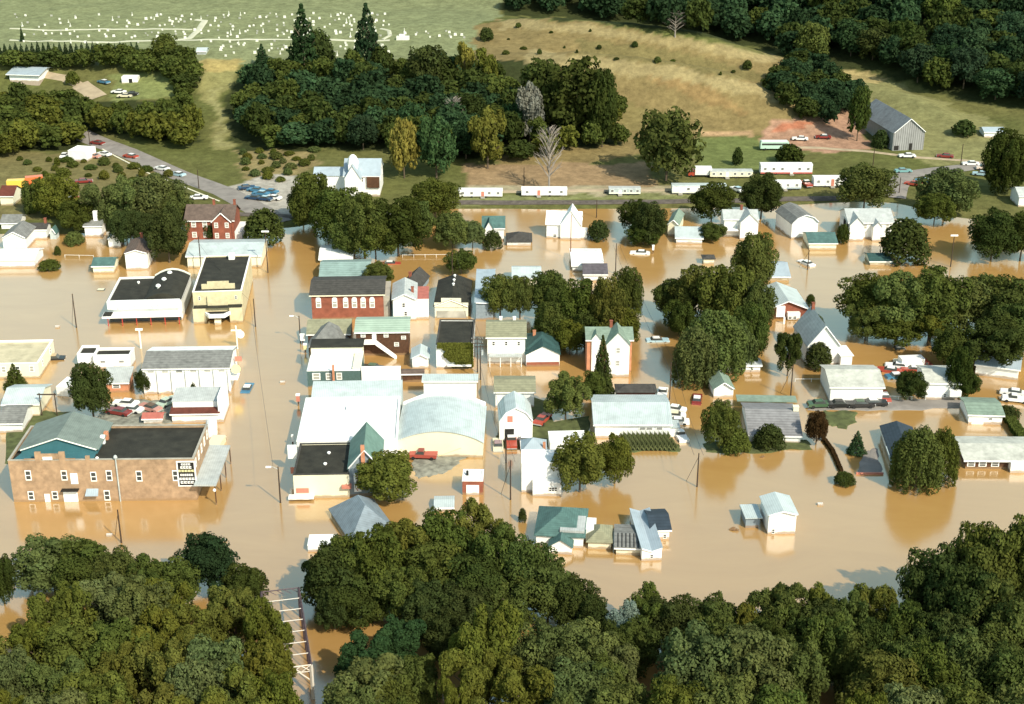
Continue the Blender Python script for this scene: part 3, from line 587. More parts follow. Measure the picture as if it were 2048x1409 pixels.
b = Bld('white_block', 'white shop with grey front roof slope beside the main street, buttresses along its side', 292, 461, 788, 737, cat='store', kind='gx', yr=704, p=.26, yaw=2, wall='white', roof='gray_roof', ov=.3)
b.part('far_slope', (lambda m: (m.add([(b.X0-.3, .05, b.h+b.rh+.16), (b.X1+.3, .05, b.h+b.rh+.16), (b.X1+.3, b.Y1+.35, b.h+.12), (b.X0-.3, b.Y1+.35, b.h+.12)], [(0, 1, 2, 3)]), m)[1])(MB()), 'white_roof')
for i in range(7): xx = b.X0+b.w*i/6; b.part('buttress', MB().box(xx-.2, xx+.2, b.Y0-.4, b.Y0-.003, -1.6, b.h-.5), 'white')
for i in range(6): b.window('front', b.X0+b.w*(i+.5)/6, b.h-1.0, 1.6, .5, .9)
b.part('sign_disc', MB().disc((b.X1+1.2, b.Y0+1.2, 4.5), .95, 16, .25), 'yels'); b.part('sign_bracket', MB().bar((b.X1, b.Y0+1.3, 4.5), (b.X1+.5, b.Y0+1.3, 4.5), .08), 'black')
b.part('projecting_sign', MB().box(b.X1+.3, b.X1+1.7, b.Y0+6, b.Y0+6.25, 4.2, 5.2), 'redf')
b.part('door_awning', MB().box(b.X1, b.X1+1.6, b.Y0+.2, b.Y0+3.4, 2.6, 2.8), 'wtrim')

b = Bld('gas_station', 'white flat-roofed building with black tar roof and white parapets, globe sign near by', 189, 263, 738, 712, cat='store', kind='flat', yr=697, yaw=2, wall='white', roof='black_roof', par=.5)
b.windows('front', 2, 1, 1.3, .5, 0, zs=[b.h-1.6]); xw, _ = b.loc(155, 735, 0)
b.part('wing', MB().box(b.X0-3.6, b.X0-.003, b.Y0+1.2, b.Y1+1.8, -1.6, b.h-.6), 'white'); b.part('wing_roof', MB().box(b.X0-3.35, b.X0-.25, b.Y0+1.45, b.Y1+1.55, b.h-.596, b.h-.54), 'black_roof')
mb = MB(); zt = b.h
for bx in ((b.X0-3.6, b.X0-3.35, b.Y0+1.2, b.Y1+1.8), (b.X0-3.35, b.X0-.003, b.Y0+1.2, b.Y0+1.45), (b.X0-3.35, b.X0-.003, b.Y1+1.55, b.Y1+1.8), (b.X0-.25, b.X0-.003, b.Y1+.01, b.Y1+1.55)): mb.box(*bx, b.h-.59, zt)
b.part('wing_parapet', mb, 'wtrim')
Bld('brick_garage', 'small salmon brick garage under a curved grey metal roof behind the white shop', 210, 258, 786, 765, cat='garage', kind='shed', yr=737, p=.25, yaw=2, wall='brick_s', roof='lgray_roof', wins=(1, 1), swins=False, ww=1.6, wh=.8)
b = Bld('cream_warehouse', 'cream building with flat tan roof cut by the left edge of the picture', -60, 80, 759, 730, cat='warehouse', kind='flat', yr=683, yaw=3, wall='cream', roof='cream_roof', wins=(5, 1))
Bld('shed', 'small cream shed with pale sloping roof at the left edge behind the power poles', 10, 80, 834, 808, cat='shed', kind='gx', yr=777, p=.3, yaw=2, wall='cream', roof='pale_roof')
Bld('shed', 'small white shed with dark grey roof at the left edge above the brick store', 0, 46, 866, 846, cat='shed', kind='gx', yr=815, p=.35, yaw=2, wall='siding', roof='gray_roof')
b = Bld('roadside_garage', 'low white garage with dark red lean-to roof between brick store and white shop', 345, 438, 846, 838, h=2.0, cat='garage', kind='shed', yr=817, p=.18, yaw=2, wall='white', roof='red_roof')
xa, ya_ = b.X0, b.Y1
b.part('back_wall', MB().box(b.X0, b.X1-.3, b.Y1+.05, b.Y1+5, -1.6, b.h+b.rh+1.3), 'white')
b.part('back_roof', (lambda m: (m.add([(b.X0-.2, b.Y1, b.h+b.rh+1.35), (b.X1, b.Y1, b.h+b.rh+1.35), (b.X1, b.Y1+5.2, b.h+b.rh+2.1), (b.X0-.2, b.Y1+5.2, b.h+b.rh+2.1)], [(0, 1, 2, 3)]), m)[1])(MB()), 'lgray_roof')
b.part('false_front', MB().box(b.X1, b.X1+.9, b.Y1-1.5, b.Y1+5.6, -1.6, b.h+b.rh+2.9), 'white')
mb = MB(); mb.bar((0, -2.4, 1.2), (0, 2.4, 1.2), 1.05, 14); mb.bar((0, -1.4, 0), (0, -1.4, .5), .5); mb.bar((0, 1.4, 0), (0, 1.4, .5), .5)
t = thing('fuel_tank', 'white rounded fuel tank lying beside the dark red lean-to', 'tank', at(424, 864, 0)-Vector((0, 0, .3)), R(12)); mb.build('tank', M['white'], t)
Bld('tin_shed', 'tiny shed with faded red tin roof and white front behind the brick store', 288, 324, 849, 843, h=1.3, cat='shed', kind='gx', yr=827, p=.4, yaw=2, wall='white', roof='pink_roof')

# supermarket with high white sign band
b = Bld('supermarket', 'wide supermarket with black roof, white sign band and canopy in the flood', 218, 366, 644, 607, h=4.6, cat='store', kind='flat', yr=556, yaw=4.5, wall='white', roof='black_roof', par=.35)
mb = MB(); PF = [(-.04*b.w, b.h-.33)]+[(b.w*.5*q/6, b.h+.25+1.5*math.sin(math.pi*q/6)**.9) for q in range(0, 7)]
PF = [(q, z) for q, z in PF if q >= 0]; mb.prism([(PF[0][0], b.h-.28)]+PF+[(PF[-1][0], b.h-.28)], b.Y0+.3, b.Y1-.3, 'y'); b.part('raised_roof', mb, 'black_roof')
mb = MB(); PG = [(q, z+.35) for q, z in PF]; mb.prism([(PG[0][0], b.h-.3)]+PG+[(PG[-1][0], b.h-.3)], b.Y1-.29, b.Y1-.02, 'y'); b.part('back_parapet', mb, 'trim')
xa, za = b.yat(221, 636); xb, zb = b.yat(364, 606); zs_ = 3.3; zt_ = b.h+.6
fb = b.part('sign_band', MB().box(b.X0+.2, b.X1-.2, b.Y0-1.0, b.Y0-.3, zs_, zt_), 'white')
lt = MB()
for i in range(10):                         # faint orange letter strokes on the band
    q = b.X0+.14*b.w+i*b.w*.077; lt.box(q, q+.16, b.Y0-1.05, b.Y0-1.0, zs_+.15, zs_+.85); lt.box(q+.16, q+.5, b.Y0-1.05, b.Y0-1.0, zs_+(.7 if i % 2 else .15), zs_+(.85 if i % 2 else .3))
b.part('lettering', lt, 'yels', fb)
b.part('canopy', MB().box(b.X0-.8, b.X1+.1, b.Y0-3.0, b.Y0-.02, 1.9, 2.35), 'white'); b.part('canopy_deck', MB().box(b.X0-.7, b.X0+1.2, b.Y0-2.8, b.Y0-.1, 2.352, 2.4), 'black_roof')
b.part('shopfront', MB().box(b.X0+.3, b.X1-.3, b.Y0-.12, b.Y0-.01, .0, 1.85), 'glass')
for i in range(6): q = b.X0+.4+(b.w-.8)*i/5; b.part('canopy_post', MB().bar((q, b.Y0-2.7, -1.5), (q, b.Y0-2.7, 1.9), .1, 6), 'red')
for fx, fy in ((.66, .28), (.70, .55), (.74, .82)): x, y = b.X0+fx*b.w, b.Y0+fy*b.d; b.part('roof_vent', MB().bar((x, y, b.h), (x, y, b.h+2.0), .3, 8).dome((x, y, b.h+1.95), .6, .5), 'wtrim', b.roof)
b.vent(.3, .78, .35)

# yellow brick theatre
b = Bld('theater', 'yellow brick theatre with long black roof, stepped parapet and marquee', 390, 488, 641, 585, cat='theatre', kind='flat', yr=513, yaw=5, wall='yellow', roof='black_roof', par=.3)
zl = .52*b.h; b.part('lower_front', MB().box(b.X0, b.X0+.26*b.w, b.Y0-2.2, b.Y0-.003, -1.6, zl).box(b.X0+.74*b.w, b.X1, b.Y0-2.2, b.Y0-.003, -1.6, zl).box(b.X0+.26*b.w, b.X0+.74*b.w, b.Y0-1.2, b.Y0-.003, 2.3, zl), 'yellow')
b.part('front_ledge', MB().box(b.X0+.1, b.X1-.1, b.Y0-2.0, b.Y0-.02, zl+.004, zl+.08), 'black_roof')
b.part('crest', MB().box(b.X0+.16*b.w, b.X0+.84*b.w, b.Y0+2.4, b.Y0+2.8, b.h-.3, b.h+.9).box(b.X0+.28*b.w, b.X0+.72*b.w, b.Y0+2.4, b.Y0+2.8, b.h+.902, b.h+1.5), 'yellow')
b.part('center_bay', MB().box(b.X0+.29*b.w, b.X0+.70*b.w, b.Y0-.5, b.Y0-.01, zl+.1, b.h-.9), 'yellow')
b.part('marquee', MB().add([(q*b.w+b.X0, y_, z_) for z_ in (2.0, 2.75) for q, y_ in ((.24, b.Y0-2.21), (.76, b.Y0-2.21), (.66, b.Y0-4.3), (.34, b.Y0-4.3))], [(0, 1, 2, 3), (7, 6, 5, 4), (0, 4, 5, 1), (1, 5, 6, 2), (2, 6, 7, 3), (3, 7, 4, 0)]), 'white')
b.part('marquee_deck', MB().add([(q*b.w+b.X0, y_, z_) for z_ in (2.755, 2.8) for q, y_ in ((.28, b.Y0-2.3), (.72, b.Y0-2.3), (.63, b.Y0-3.6), (.37, b.Y0-3.6))], [(0, 1, 2, 3), (7, 6, 5, 4), (0, 4, 5, 1), (1, 5, 6, 2), (2, 6, 7, 3), (3, 7, 4, 0)]), 'black')
b.part('ticket_booth', MB().box(-.7, .7, b.Y0-3.4, b.Y0-2.4, -1.5, 1.2), 'cream'); b.part('entrance', MB().box(b.X0+.3*b.w, b.X0+.7*b.w, b.Y0-.1, b.Y0-.01, -1, 1.9), 'black')
b.window('front', b.X0+.13*b.w, zl+1.3, .5, .8, 0); b.window('front', b.X1-.13*b.w, zl+1.3, .5, .8, 0)
b.part('roof_hatch', MB().box(.4, 1.8, b.Y1-2.4, b.Y1-1.2, b.h-.3, b.h+1.1), 'wtrim', b.roof)

Bld('long_shed', 'long low shed with pale metal roof crossing behind the theatre', 376, 523, 536, 512, cat='warehouse', kind='gx', yr=487, p=.2, yaw=2, wall='cream', roof='pale_roof')
b = Bld('brick_house', 'two-storey red brick house with brown roof and front gable beside the highway', 374, 470, 483, 441, cat='house', kind='gx', yr=410, p=.55, yaw=1, wall='brick_r', roof='brown_roof', chim=[(.55, .5), (.98, .5)])
b.wing('gable', b.X0+.58*b.w, b.X0+.96*b.w, b.Y0-1.6, b.Y0+b.d*.45, b.h, 2.4, 'brick_r', 'brown_roof')
mb = MB(); q0, q1 = b.X0+.58*b.w, b.X0+.96*b.w; mb.bar((q0-.2, b.Y0-1.9, b.h-.1), ((q0+q1)/2, b.Y0-1.9, b.h+2.4), .14).bar((q1+.2, b.Y0-1.9, b.h-.1), ((q0+q1)/2, b.Y0-1.9, b.h+2.4), .14); b.part('gable_board', mb, 'wtrim')
for fx in (.17, .40): b.window('front', b.X0+fx*b.w, b.h-1.9, 1.2, 1.5, 1); b.window('front', b.X0+fx*b.w, b.h-4.7, 1.2, 1.5, 1)
for fx in (.66, .88):
    for z in (b.h-1.6, b.h-4.4): f_ = b.window('front', b.X0+fx*b.w, z, 1.0, 1.4, 1); f_.location.y = b.Y0-1.64
b.part('porch', MB().box(b.X1+.003, b.X1+1.8, b.Y0+.5, b.Y1-.5, -1, 2.4), 'siding')
Bld('gabled_house', 'white gabled cottage with red-brown roof standing in flood left of dark tree', 253, 297, 540, 507, cat='house', kind='gable', ya=500, yr=474, yaw=4, wall='siding', roof='brown_roof', chim=[(.5, .9)])
Bld('shed', 'small flooded shed with green roof and cream front near round bush', 187, 228, 547, 532, cat='shed', kind='gx', yr=516, p=.35, yaw=3, wall='cream', roof='teal_roof')
Bld('gabled_house', 'white house with tall chimney half hidden by the pale tree at left', 171, 205, 474, 452, cat='house', kind='gx', yr=441, p=.4, yaw=2, chim=[(.6, .5, 2.4, .5, 'white')], wall='siding', roof='gray_roof')
Bld('shed', 'small white gabled shed at the foot of the pale tree at left', 218, 242, 496, 478, cat='shed', kind='gable', ya=470, d=5, yaw=5, wall='white', roof='gray_roof')
Bld('long_house', 'long low white house at the left edge beside the round bush', -10, 70, 536, 519, cat='house', kind='gx', yr=501, p=.25, yaw=2, wall='white', roof='white_roof')
Bld('gabled_house', 'white house with broad gable at the left edge above the long low house', 8, 54, 500, 476, cat='house', kind='gable', ya=464, d=9, yaw=2, wall='white', roof='gray_roof')
Bld('gabled_house', 'white house with black roof, second from the left edge', 55, 94, 479, 459, cat='house', kind='gx', yr=447, p=.4, yaw=2, wall='white', roof='dark_roof', chim=[(.9, .5)])
Bld('gabled_house', 'white house with grey roof at the left edge, farthest back of its cluster', 4, 40, 462, 446, cat='house', kind='gx', yr=430, p=.4, yaw=2, wall='white', roof='gray_roof')
Bld('playhouse', 'tiny pale teal playhouse beside black-roofed white house', 101, 113, 479, 467, cat='shed', kind='gable', ya=457, d=2.5, yaw=0, wall='pale_roof', roof='teal_roof')
Bld('barn_red', 'dark red outbuilding cut by the left edge beside the orange trucks', 2, 28, 412, 392, cat='shed', kind='gx', yr=372, p=.5, wall='cream', roof='red_roof', ground_=True)
Bld('white_box_house', 'white boxy building beside parked cars left of the highway', 138, 174, 322, 302, cat='house', kind='flat', yr=292, yaw=-12, wall='white', roof='white_roof', ground_=True, par=.1)
Bld('hill_house', 'white house with pale blue roof on the hilltop at upper left', 20, 78, 163, 148, cat='house', kind='gx', yr=134, p=.2, yaw=-8, wall='white', roof='sky_roof', ground_=True, ov=.9)
b = Bld('camper_shed', 'small white shed with dark doorway on the hilltop lawn', 244, 276, 168, 155, cat='shed', kind='flat', d=3.5, wall='white', roof='white_roof', ground_=True, par=.1); b.part('doorway', MB().box(-.3, .9, b.Y0-.05, b.Y0-.003, 0, 1.7), 'black')
Bld('cemetery_shed', 'small pale shed at the cemetery edge above the grassy track', 394, 412, 110, 103, cat='shed', kind='gx', yr=96, p=.3, wall='lgray_roof', roof='pale_roof', ground_=True)

# ------------------------------------------------------------------ middle block
b = Bld('church', 'white church with blue-grey roof and white belfry behind the trees', 690, 760, 393, 352, cat='church', kind='gx', yr=318, p=.6, yaw=0, wall='white', roof='sky_roof', ground_=True, wins=(3, 1))
b.wing('gable', b.X0-9, b.X0-.003, b.Y0+3, b.Y1-2, b.h-.8, 1.6, 'white', 'sky_roof', axis='x')
b.wing('gable', b.X0+.05*b.w, b.X0+.5*b.w, b.Y0-3, b.Y0+b.d*.5, b.h, 3.6, 'white', 'sky_roof')
mb = MB(); xt, yt_ = b.X0+.26*b.w, b.Y0+1.0; mb.box(xt-1.3, xt+1.3, yt_-1.3, yt_+1.3, 0, b.h+3.2); mb.dome((xt, yt_, b.h+3.2), 1.6, 2.8, 8, 5); b.part('belfry', mb, 'white')
b.part('dark_annex', MB().box(b.X1-3.6, b.X1, b.Y0-.6, b.Y0-.003, b.h-3.4, b.h-.2), 'brown_w')
Bld('pale_bungalow', 'low building with white roof on the street corner below the big trees', 640, 704, 527, 518, cat='store', kind='gx', yr=498, p=.18, yaw=3, wall='cream', roof='white_roof', chim=[(.5, .5, 1.2, .25)])
b = Bld('teal_store', 'long building with faded teal roof behind the red brick building', 641, 738, 570, 556, cat='store', kind='gx', yr=526, p=.25, yaw=3, wall='white', roof='teal_roof', wins=(6, 1), ww=.9, wh=1.0)
b.roof.data.materials[0] = mat('faded_teal_roof', (.24, .34, .31), .8, .1, .6, lines=1.6, stain=.25)
b = Bld('brick_hall', 'dark red brick building with six tall white arched windows in its side', 625, 768, 640, 590, cat='hall', kind='gx', yr=562, p=.22, yaw=2.5, wall='brick_r', roof='dark_roof', ov=.45, trimk='cream')
for px in (636.5, 669, 691, 708.5, 726, 744):
    x, z1 = b.yat(px, 599); _, z0 = b.yat(px, 616); f_ = b.window('front', x, z0, 1.15, z1-z0, 1)
    mb = MB(); mb.disc((0, 0, 0), .57, 14, .14); o_ = mb.build('window_arch', M['wtrim'], b.root); o_.location = (x, b.Y0-.1, z1-.02)
b.windows('left', 3, 1, .9, 1.8, 1)
b.part('side_annex', MB().box(b.X1+.003, b.X1+1.4, b.Y0+.6, b.Y1-1, -1.6, b.h-.8), 'concrete')
b = Bld('gabled_house', 'tall white house, grey gable and flat-roofed wing, right of arched-window brick hall', 787, 833, 641, 599, cat='house', kind='gable', ya=588, yr=557, yaw=3, wall='siding', roof='lgray_roof', chim=[(.85, .3)])
b.wing('flat', b.X1+.003, b.X1+2.8, b.Y0+.6, b.Y1-2, b.h-.2, 0, 'siding', 'pink_roof', .1); b.window('front', -.2, b.h-2.0, .7, 1.1, .3); b.window('front', .2, 1.0, .7, 1.1, .3)
Bld('gabled_house', 'dark-roofed cottage with blue-grey side peeking above the tall white house', 800, 838, 590, 575, cat='house', kind='gable', ya=560, d=9, yaw=-12, wall='blue_w', roof='dark_roof', chim=[(.4, .3)])
b = Bld('hall', 'cream-fronted hall with black gabled roof and three white roof vents', 870, 936, 637, 612, cat='hall', kind='gable', ya=600, yr=550, yaw=-1, wall='cream', roof='black_roof', vents=[(.5, .55), (.5, .72), (.5, .9)])
b.part('false_front', MB().box(b.X0-.1, b.X1+.1, b.Y0-.2, b.Y0-.003, b.h-.3, b.h+.8).box(b.X0+.2*b.w, b.X1-.2*b.w, b.Y0-.2, b.Y0-.003, b.h+.802, b.h+1.9), 'cream'); b.part('shop_glass', MB().box(b.X0+.4, b.X1-.4, b.Y0-.08, b.Y0-.003, .2, 1.8), 'curtain_sky')
b = Bld('ivy_store', 'white-fronted building with black roof and green ivy on its wall beside the alley', 873, 946, 737, 690, cat='store', kind='flat', yr=640, yaw=-.5, wall='white', roof='black_roof', par=.25, trimk='dark_roof'); IVY = b
b.part('porch_roof', MB().box(b.X0+.3*b.w, b.X1-.3, b.Y0-1.2, b.Y0-.003, .9, 1.05), 'white')
b = Bld('corner_house', 'olive-roofed building with a pointed slate hip roof at the street corner', 617, 700, 693, 668, cat='store', kind='gx', yr=640, p=.4, yaw=2, wall='brown_w', roof='olive_roof')
mb = MB(); e = .47*b.w; cx_ = b.X0+.52*b.w; cy_ = b.Y0-1.5; zb_ = b.h-1.0
mb.add([(cx_-e, cy_-4, zb_), (cx_+e, cy_-4, zb_), (cx_+e, cy_+5, zb_), (cx_-e, cy_+5, zb_), (cx_, cy_+2, zb_+3.6)], [(0, 1, 4), (1, 2, 4), (2, 3, 4), (3, 0, 4), (3, 2, 1, 0)]); b.part('hip_roof', mb, 'gray_roof'); b.part('bay', MB().box(cx_-e+.4, cx_+e-.4, cy_-3.6, b.Y0-.003, -1.6, zb_-.003), 'brown_w')
b = Bld('brown_apartments', 'dark brown building with mint green roof and long white outside stairs', 714, 818, 712, 664, cat='apartment house', kind='gx', yr=641, p=.25, yaw=2, wall='brown_w', roof='green_roof')
b.roof.data.materials[0] = mat('mint_roof', (.33, .43, .34), .8, .08, .6, lines=1.6, stain=.15)
for px, a0, a1 in ((726, 667, 675), (772, 667, 675), (793, 685, 693), (807, 672, 679)): b.winpx(px, a0, a1, 1.0, 1)
x, z1 = b.yat(748, 665); _, z0 = b.yat(748, 680); b.part('door', MB().box(x-.45, x+.45, b.Y0-.06, b.Y0-.003, z0, z1), 'wtrim')
xa, za = b.yat(712, 682); xb, zb = b.yat(752, 682); b.part('landing', MB().box(b.X0-.5, xb, b.Y0-1.9, b.Y0-.003, za-.15, za).box(b.X0-.5, xb, b.Y0-1.9, b.Y0-1.82, za, za+1.0), 'wtrim')
xe, ze = b.yat(794, 716)
st = MB(); ns = 16
for i in range(ns): q0 = xb+(xe-xb)*i/ns; q1 = xb+(xe-xb)*(i+1)/ns; zz = za+(0-za)*(i+.5)/ns; st.box(q0, q1+.03, b.Y0-1.9, b.Y0-.7, zz-.2, zz)
b.part('stairs', st, 'wtrim'); rl = MB(); rl.add([(xb, b.Y0-1.95, za-.3), (xe, b.Y0-1.95, -.3), (xe, b.Y0-1.95, .8), (xb, b.Y0-1.95, za+1.0), (xb, b.Y0-1.88, za-.3), (xe, b.Y0-1.88, -.3), (xe, b.Y0-1.88, .8), (xb, b.Y0-1.88, za+1.0)], [(0, 1, 2, 3), (7, 6, 5, 4), (0, 3, 7, 4), (1, 5, 6, 2), (3, 2, 6, 7), (0, 4, 5, 1)]); b.part('stair_railing', rl, 'wtrim')
b = Bld('black_roof_store', 'two-storey teal shop with black top roof and big white lower roof', 616, 722, 776, 742, cat='store', kind='flat', h=3.6, d=10, yaw=2, wall='teal_w', roof='white_roof', par=.1)
for fx, wd in ((.17, 1.6), (.40, 1.1), (.60, 1.1)): b.window('front', b.X0+fx*b.w, 1.7, wd, 1.5, 1)
b.part('upper_storey', MB().box(b.X0+.05, b.X1-.05, b.Y0+8.2, b.Y1+2, -1.6, 5.4), 'cream'); b.part('upper_roof', MB().box(b.X0-.1, b.X1+.2, b.Y0+7.9, b.Y1+2.3, 5.404, 5.6), 'black_roof')
b.part('side_wall', MB().box(b.X1-1.6, b.X1-.02, b.Y0+.6, b.Y0+8.1, 3.62, 4.0), 'cream')
b.part('flue', MB().box(b.X0+.5*b.w-.2, b.X0+.5*b.w+.2, b.Y0-1.0, b.Y0-.5, 0, 5.2), 'brick_s')
Bld('shed', 'little white gabled shed with pale roof beside the outside stairs', 825, 857, 737, 716, cat='shed', kind='gable', ya=708, yr=690, yaw=2, wall='white', roof='pale_roof')
Bld('dark_shed', 'low dark brown shed between pale roofs behind the white market hall', 805, 846, 765, 757, h=2.0, cat='shed', kind='gx', yr=741, p=.3, yaw=2, wall='brown_w', roof='brown_roof')
# big white complex
b = Bld('garage_complex', 'huge building with white flat roof and pale blue front slope on the main street', 596, 796, 926, 884, cat='warehouse', kind='flat', yr=797, yaw=2.5, wall='white', roof='white_roof', par=.25, foot=1.6)
zt_ = b.h-.1; x0_, y0_ = b.X0+.9, b.Y1+.02; mb = MB()
x9, y9 = b.loc(620, 764, b.h+.8); mb.prism([(y0_, -1.6), (y9, -1.6), (y9, b.h+.9), (y0_+(y9-y0_)*.5, b.h+.5), (y0_, b.h-.3)], x0_, b.X1+.3, 'x'); b.part('rear_hall', mb, 'pale_roof')
b.part('roof_monitor', MB().box(-1, 2.5, 4, 5.2, b.h-.24, b.h+.25), 'white_roof', b.roof)
Bld('flat_shed', 'small pale flat-roofed annex behind the white complex', 724, 802, 774, 752, h=3.9, cat='shed', kind='flat', yr=741, yaw=2, wall='white', roof='pale_roof', par=.05)
Bld('alley_shed', 'pale blue roofed shed beside the alley behind the arched hall', 848, 953, 800, 770, h=4.2, cat='warehouse', kind='shed', yr=751, p=.06, yaw=0, wall='white', roof='pale_roof')
b = Bld('arched_hall', 'cream-fronted hall with broad pale blue barrel roof beside the alley', 793, 966, 914, 884, cat='warehouse', kind='barrel', ya=863, yr=793, yaw=-1.0, wall='cream', roof='pale_roof', ov=.2)
for p_ in b.roof.data.polygons: p_.use_smooth = False
b.part('rear_parapet', (lambda m: (m.prism([(b.X0, b.h-.5), (b.X1, b.h-.5), (b.X1, b.h+.8), (b.X1*.5, b.h+b.rh+.3), (0, b.h+b.rh+.7), (b.X0*.5, b.h+b.rh+.3), (b.X0, b.h+.8)], b.Y1+.25, b.Y1+.5, 'y'), m)[1])(MB()), 'white')
b.part('roof_crease', MB().bar((b.X0*.5, b.Y0-.05, 1.9), (-.2, b.Y0-.05, .2), .05).bar((.5*b.X1, b.Y0-.05, 1.9), (-.2, b.Y0-.05, .2), .05), 'yels')
b = Bld('corner_store', 'cream corner store with black flat roof in front of the white complex', 589, 700, 997, 951, cat='store', kind='flat', yr=888, yaw=2, wall='cream', roof='black_roof', par=.2, trimk='dark_roof', vents=[(.57, .68), (.54, .33)])
x, z1 = b.yat(592, 977); x2, z0 = b.yat(618, 986); b.part('painted_sign', MB().box(x, x2, b.Y0-.08, b.Y0-.003, z0, z1), 'redf'); b.part('street_awning', MB().box(b.X0-.9, b.X0+3.4, b.Y0-1.2, b.Y0-.003, .35, .75), 'white')
b.part('street_sign', MB().box(b.X0-1.9, b.X0-.3, b.Y0+9.0, b.Y0+9.3, 3.0, 5.6), 'wtrim'); b.part('street_sign', MB().box(b.X0-1.2, b.X0-.2, b.Y0+6.0, b.Y0+6.2, 1.6, 2.8), 'redf')
b = Bld('gabled_store', 'narrow blue-grey shop with teal gable roof, red chimney and white vertical signs', 700, 764, 993, 925, cat='store', kind='gable', h=5.6, ya=899, yr=847, yaw=3, wall='blue_w', roof='green_roof', ov=.4)
b.roof.data.materials[0] = mat('sea_green_roof', (.14, .24, .20), .7, .1, .8, lines=1.2, stain=.3)
b.part('chimney', MB().box(-.55, .1, b.Y0-.5, b.Y0+.1, 2, b.h+b.rh+.8), 'brick_s')
for k, (z0, z1) in enumerate(((3.0, 4.6), (1.2, 2.8))):
    sgn = b.part('hanging_sign', MB().box(-1.9, -.7, b.Y0-.7, b.Y0-.5, z0, z1), 'wtrim'); lt = MB()
    for j in range(3): lt.box(-1.45, -1.1 if j % 2 else -1.25, b.Y0-.73, b.Y0-.7, z0+.2+j*.45, z0+.5+j*.45)
    b.part('lettering', lt, 'redf', sgn)
b.part('red_awning', MB().box(-4.0, -2.4, b.Y0-1.1, b.Y0-.003, 2.0, 2.5), 'redf')
b = Bld('pump_house', 'small red brick utility house with white flat roof and white doors by the alley', 925, 966, 990, 963, cat='utility building', kind='flat', yr=940, yaw=-1, wall='brick_r', roof='white_roof', par=.08)
b.part('double_door', MB().box(-1.1, 1.1, b.Y0-.06, b.Y0-.003, 0, 1.9), 'white'); b.part('flue', MB().box(-1.2, -.8, 0, .4, b.h, b.h+.8), 'black', b.roof)
Bld('hipped_house', 'house with blue-grey hip roof rising out of foreground trees by the bridge road', 704, 790, 1092, 1083, cat='house', kind='hip', yr=1009, p=.7, yaw=24, wall='white', roof='slate_roof', h=.9)
Bld('flat_shed', 'low building with white roof at the edge of the foreground trees by the bridge road', 616, 672, 1104, 1092, cat='shed', kind='flat', yr=1071, yaw=2, wall='white', roof='white_roof', par=.05)
Bld('flat_shed', 'small pale roof showing above the trees below the gravel lot', 872, 905, 1024, 1014, cat='shed', kind='gx', yr=1001, p=.2, yaw=2, wall='white', roof='pale_roof')
Bld('cottage', 'teal-roofed cottage almost hidden under the big street-corner trees', 668, 705, 482, 468, cat='house', kind='gx', yr=456, p=.3, yaw=2, wall='siding', roof='teal_roof')
b = Bld('side_hall', 'narrow hall with blue-grey metal roof along the alley beside leafy trees', 952, 986, 640, 615, h=4.2, cat='warehouse', kind='gable', ya=606, yr=541, yaw=0, wall='blue_w', roof='sky_roof')

# ------------------------------------------------------------------ right of the alley
b = Bld('duplex', 'boxy white two-storey house with olive roof and porch beside the alley', 975, 1050, 728, 674, cat='house', kind='gx', yr=645, p=.3, yaw=0, wall='siding', roof='olive_roof', chim=[(.35, .9, .8, .3, 'wtrim'), (.72, .9, .8, .3, 'wtrim')])
b.part('porch_roof', MB().box(b.X0+.3, b.X1-.6, b.Y0-1.8, b.Y0-.003, 2.2, 2.4), 'lgray_roof')
for i in range(4): q = b.X0+.5+(b.w-1.3)*i/3; b.part('porch_post', MB().bar((q, b.Y0-1.6, -1.4), (q, b.Y0-1.6, 2.2), .09), 'wtrim')
b.windows('front', 3, 1, .6, 1.0, 0, zs=[b.h-2.0])
b = Bld('bungalow', 'brick bungalow with dark teal roof, white gable and tall chimney', 1053, 1116, 727, 700, cat='house', kind='hip', yr=667, p=.5, yaw=2, wall='brick_r', roof='dteal_roof', chim=[(.28, .6, .6, .3, 'brick_s')])
b.wing('gable', b.X0-.2, b.X1+.2, b.Y0-1.8, b.Y0+3, b.h-.3, 1.8, 'siding', 'dteal_roof'); b.part('porch_base', MB().box(b.X0-.1, b.X1+.1, b.Y0-1.87, b.Y0-1.803, -1.5, 1.0), 'brick_r')
b = Bld('tall_house', 'tall house with grey-green roof, white front gable and pink brick sides behind spruce', 1173, 1262, 745, 679, cat='house', kind='gx', yr=655, p=.4, yaw=0, wall='brick_s', roof='green_roof', chim=[(.55, .5, 1.4)])
q0, q1 = b.X0+.42*b.w, b.X0+.93*b.w; b.wing('gable', q0, q1, b.Y0-2.2, b.Y0+b.d*.5, b.h-.2, 2.6, 'siding', 'green_roof'); b.wing('gable', b.X0+.1*b.w, b.X0+.3*b.w, b.Y0-.3, b.Y0+2, b.h+.2, 1.2, 'siding', 'green_roof')
for z in (b.h-2.2, b.h-5):
    f_ = b.window('front', (q0+q1)/2, z, .9, 1.3, 1); f_.location.y = b.Y0-2.24
b.window('front', b.X0+.2*b.w, b.h-2, .9, 1.3, .5)
Bld('two_storey_block', 'white block with olive roof standing behind the fire station', 991, 1068, 816, 783, cat='house', kind='gx', yr=760, p=.25, yaw=0, wall='white', roof='olive_roof')
b = Bld('fire_station', 'white arched-gable fire station with open bay and red truck inside', 999, 1065, 884, 843, cat='fire station', kind='gambrel', ya=816, yr=784, yaw=3, wall='white', roof='pale_roof', ov=.15)
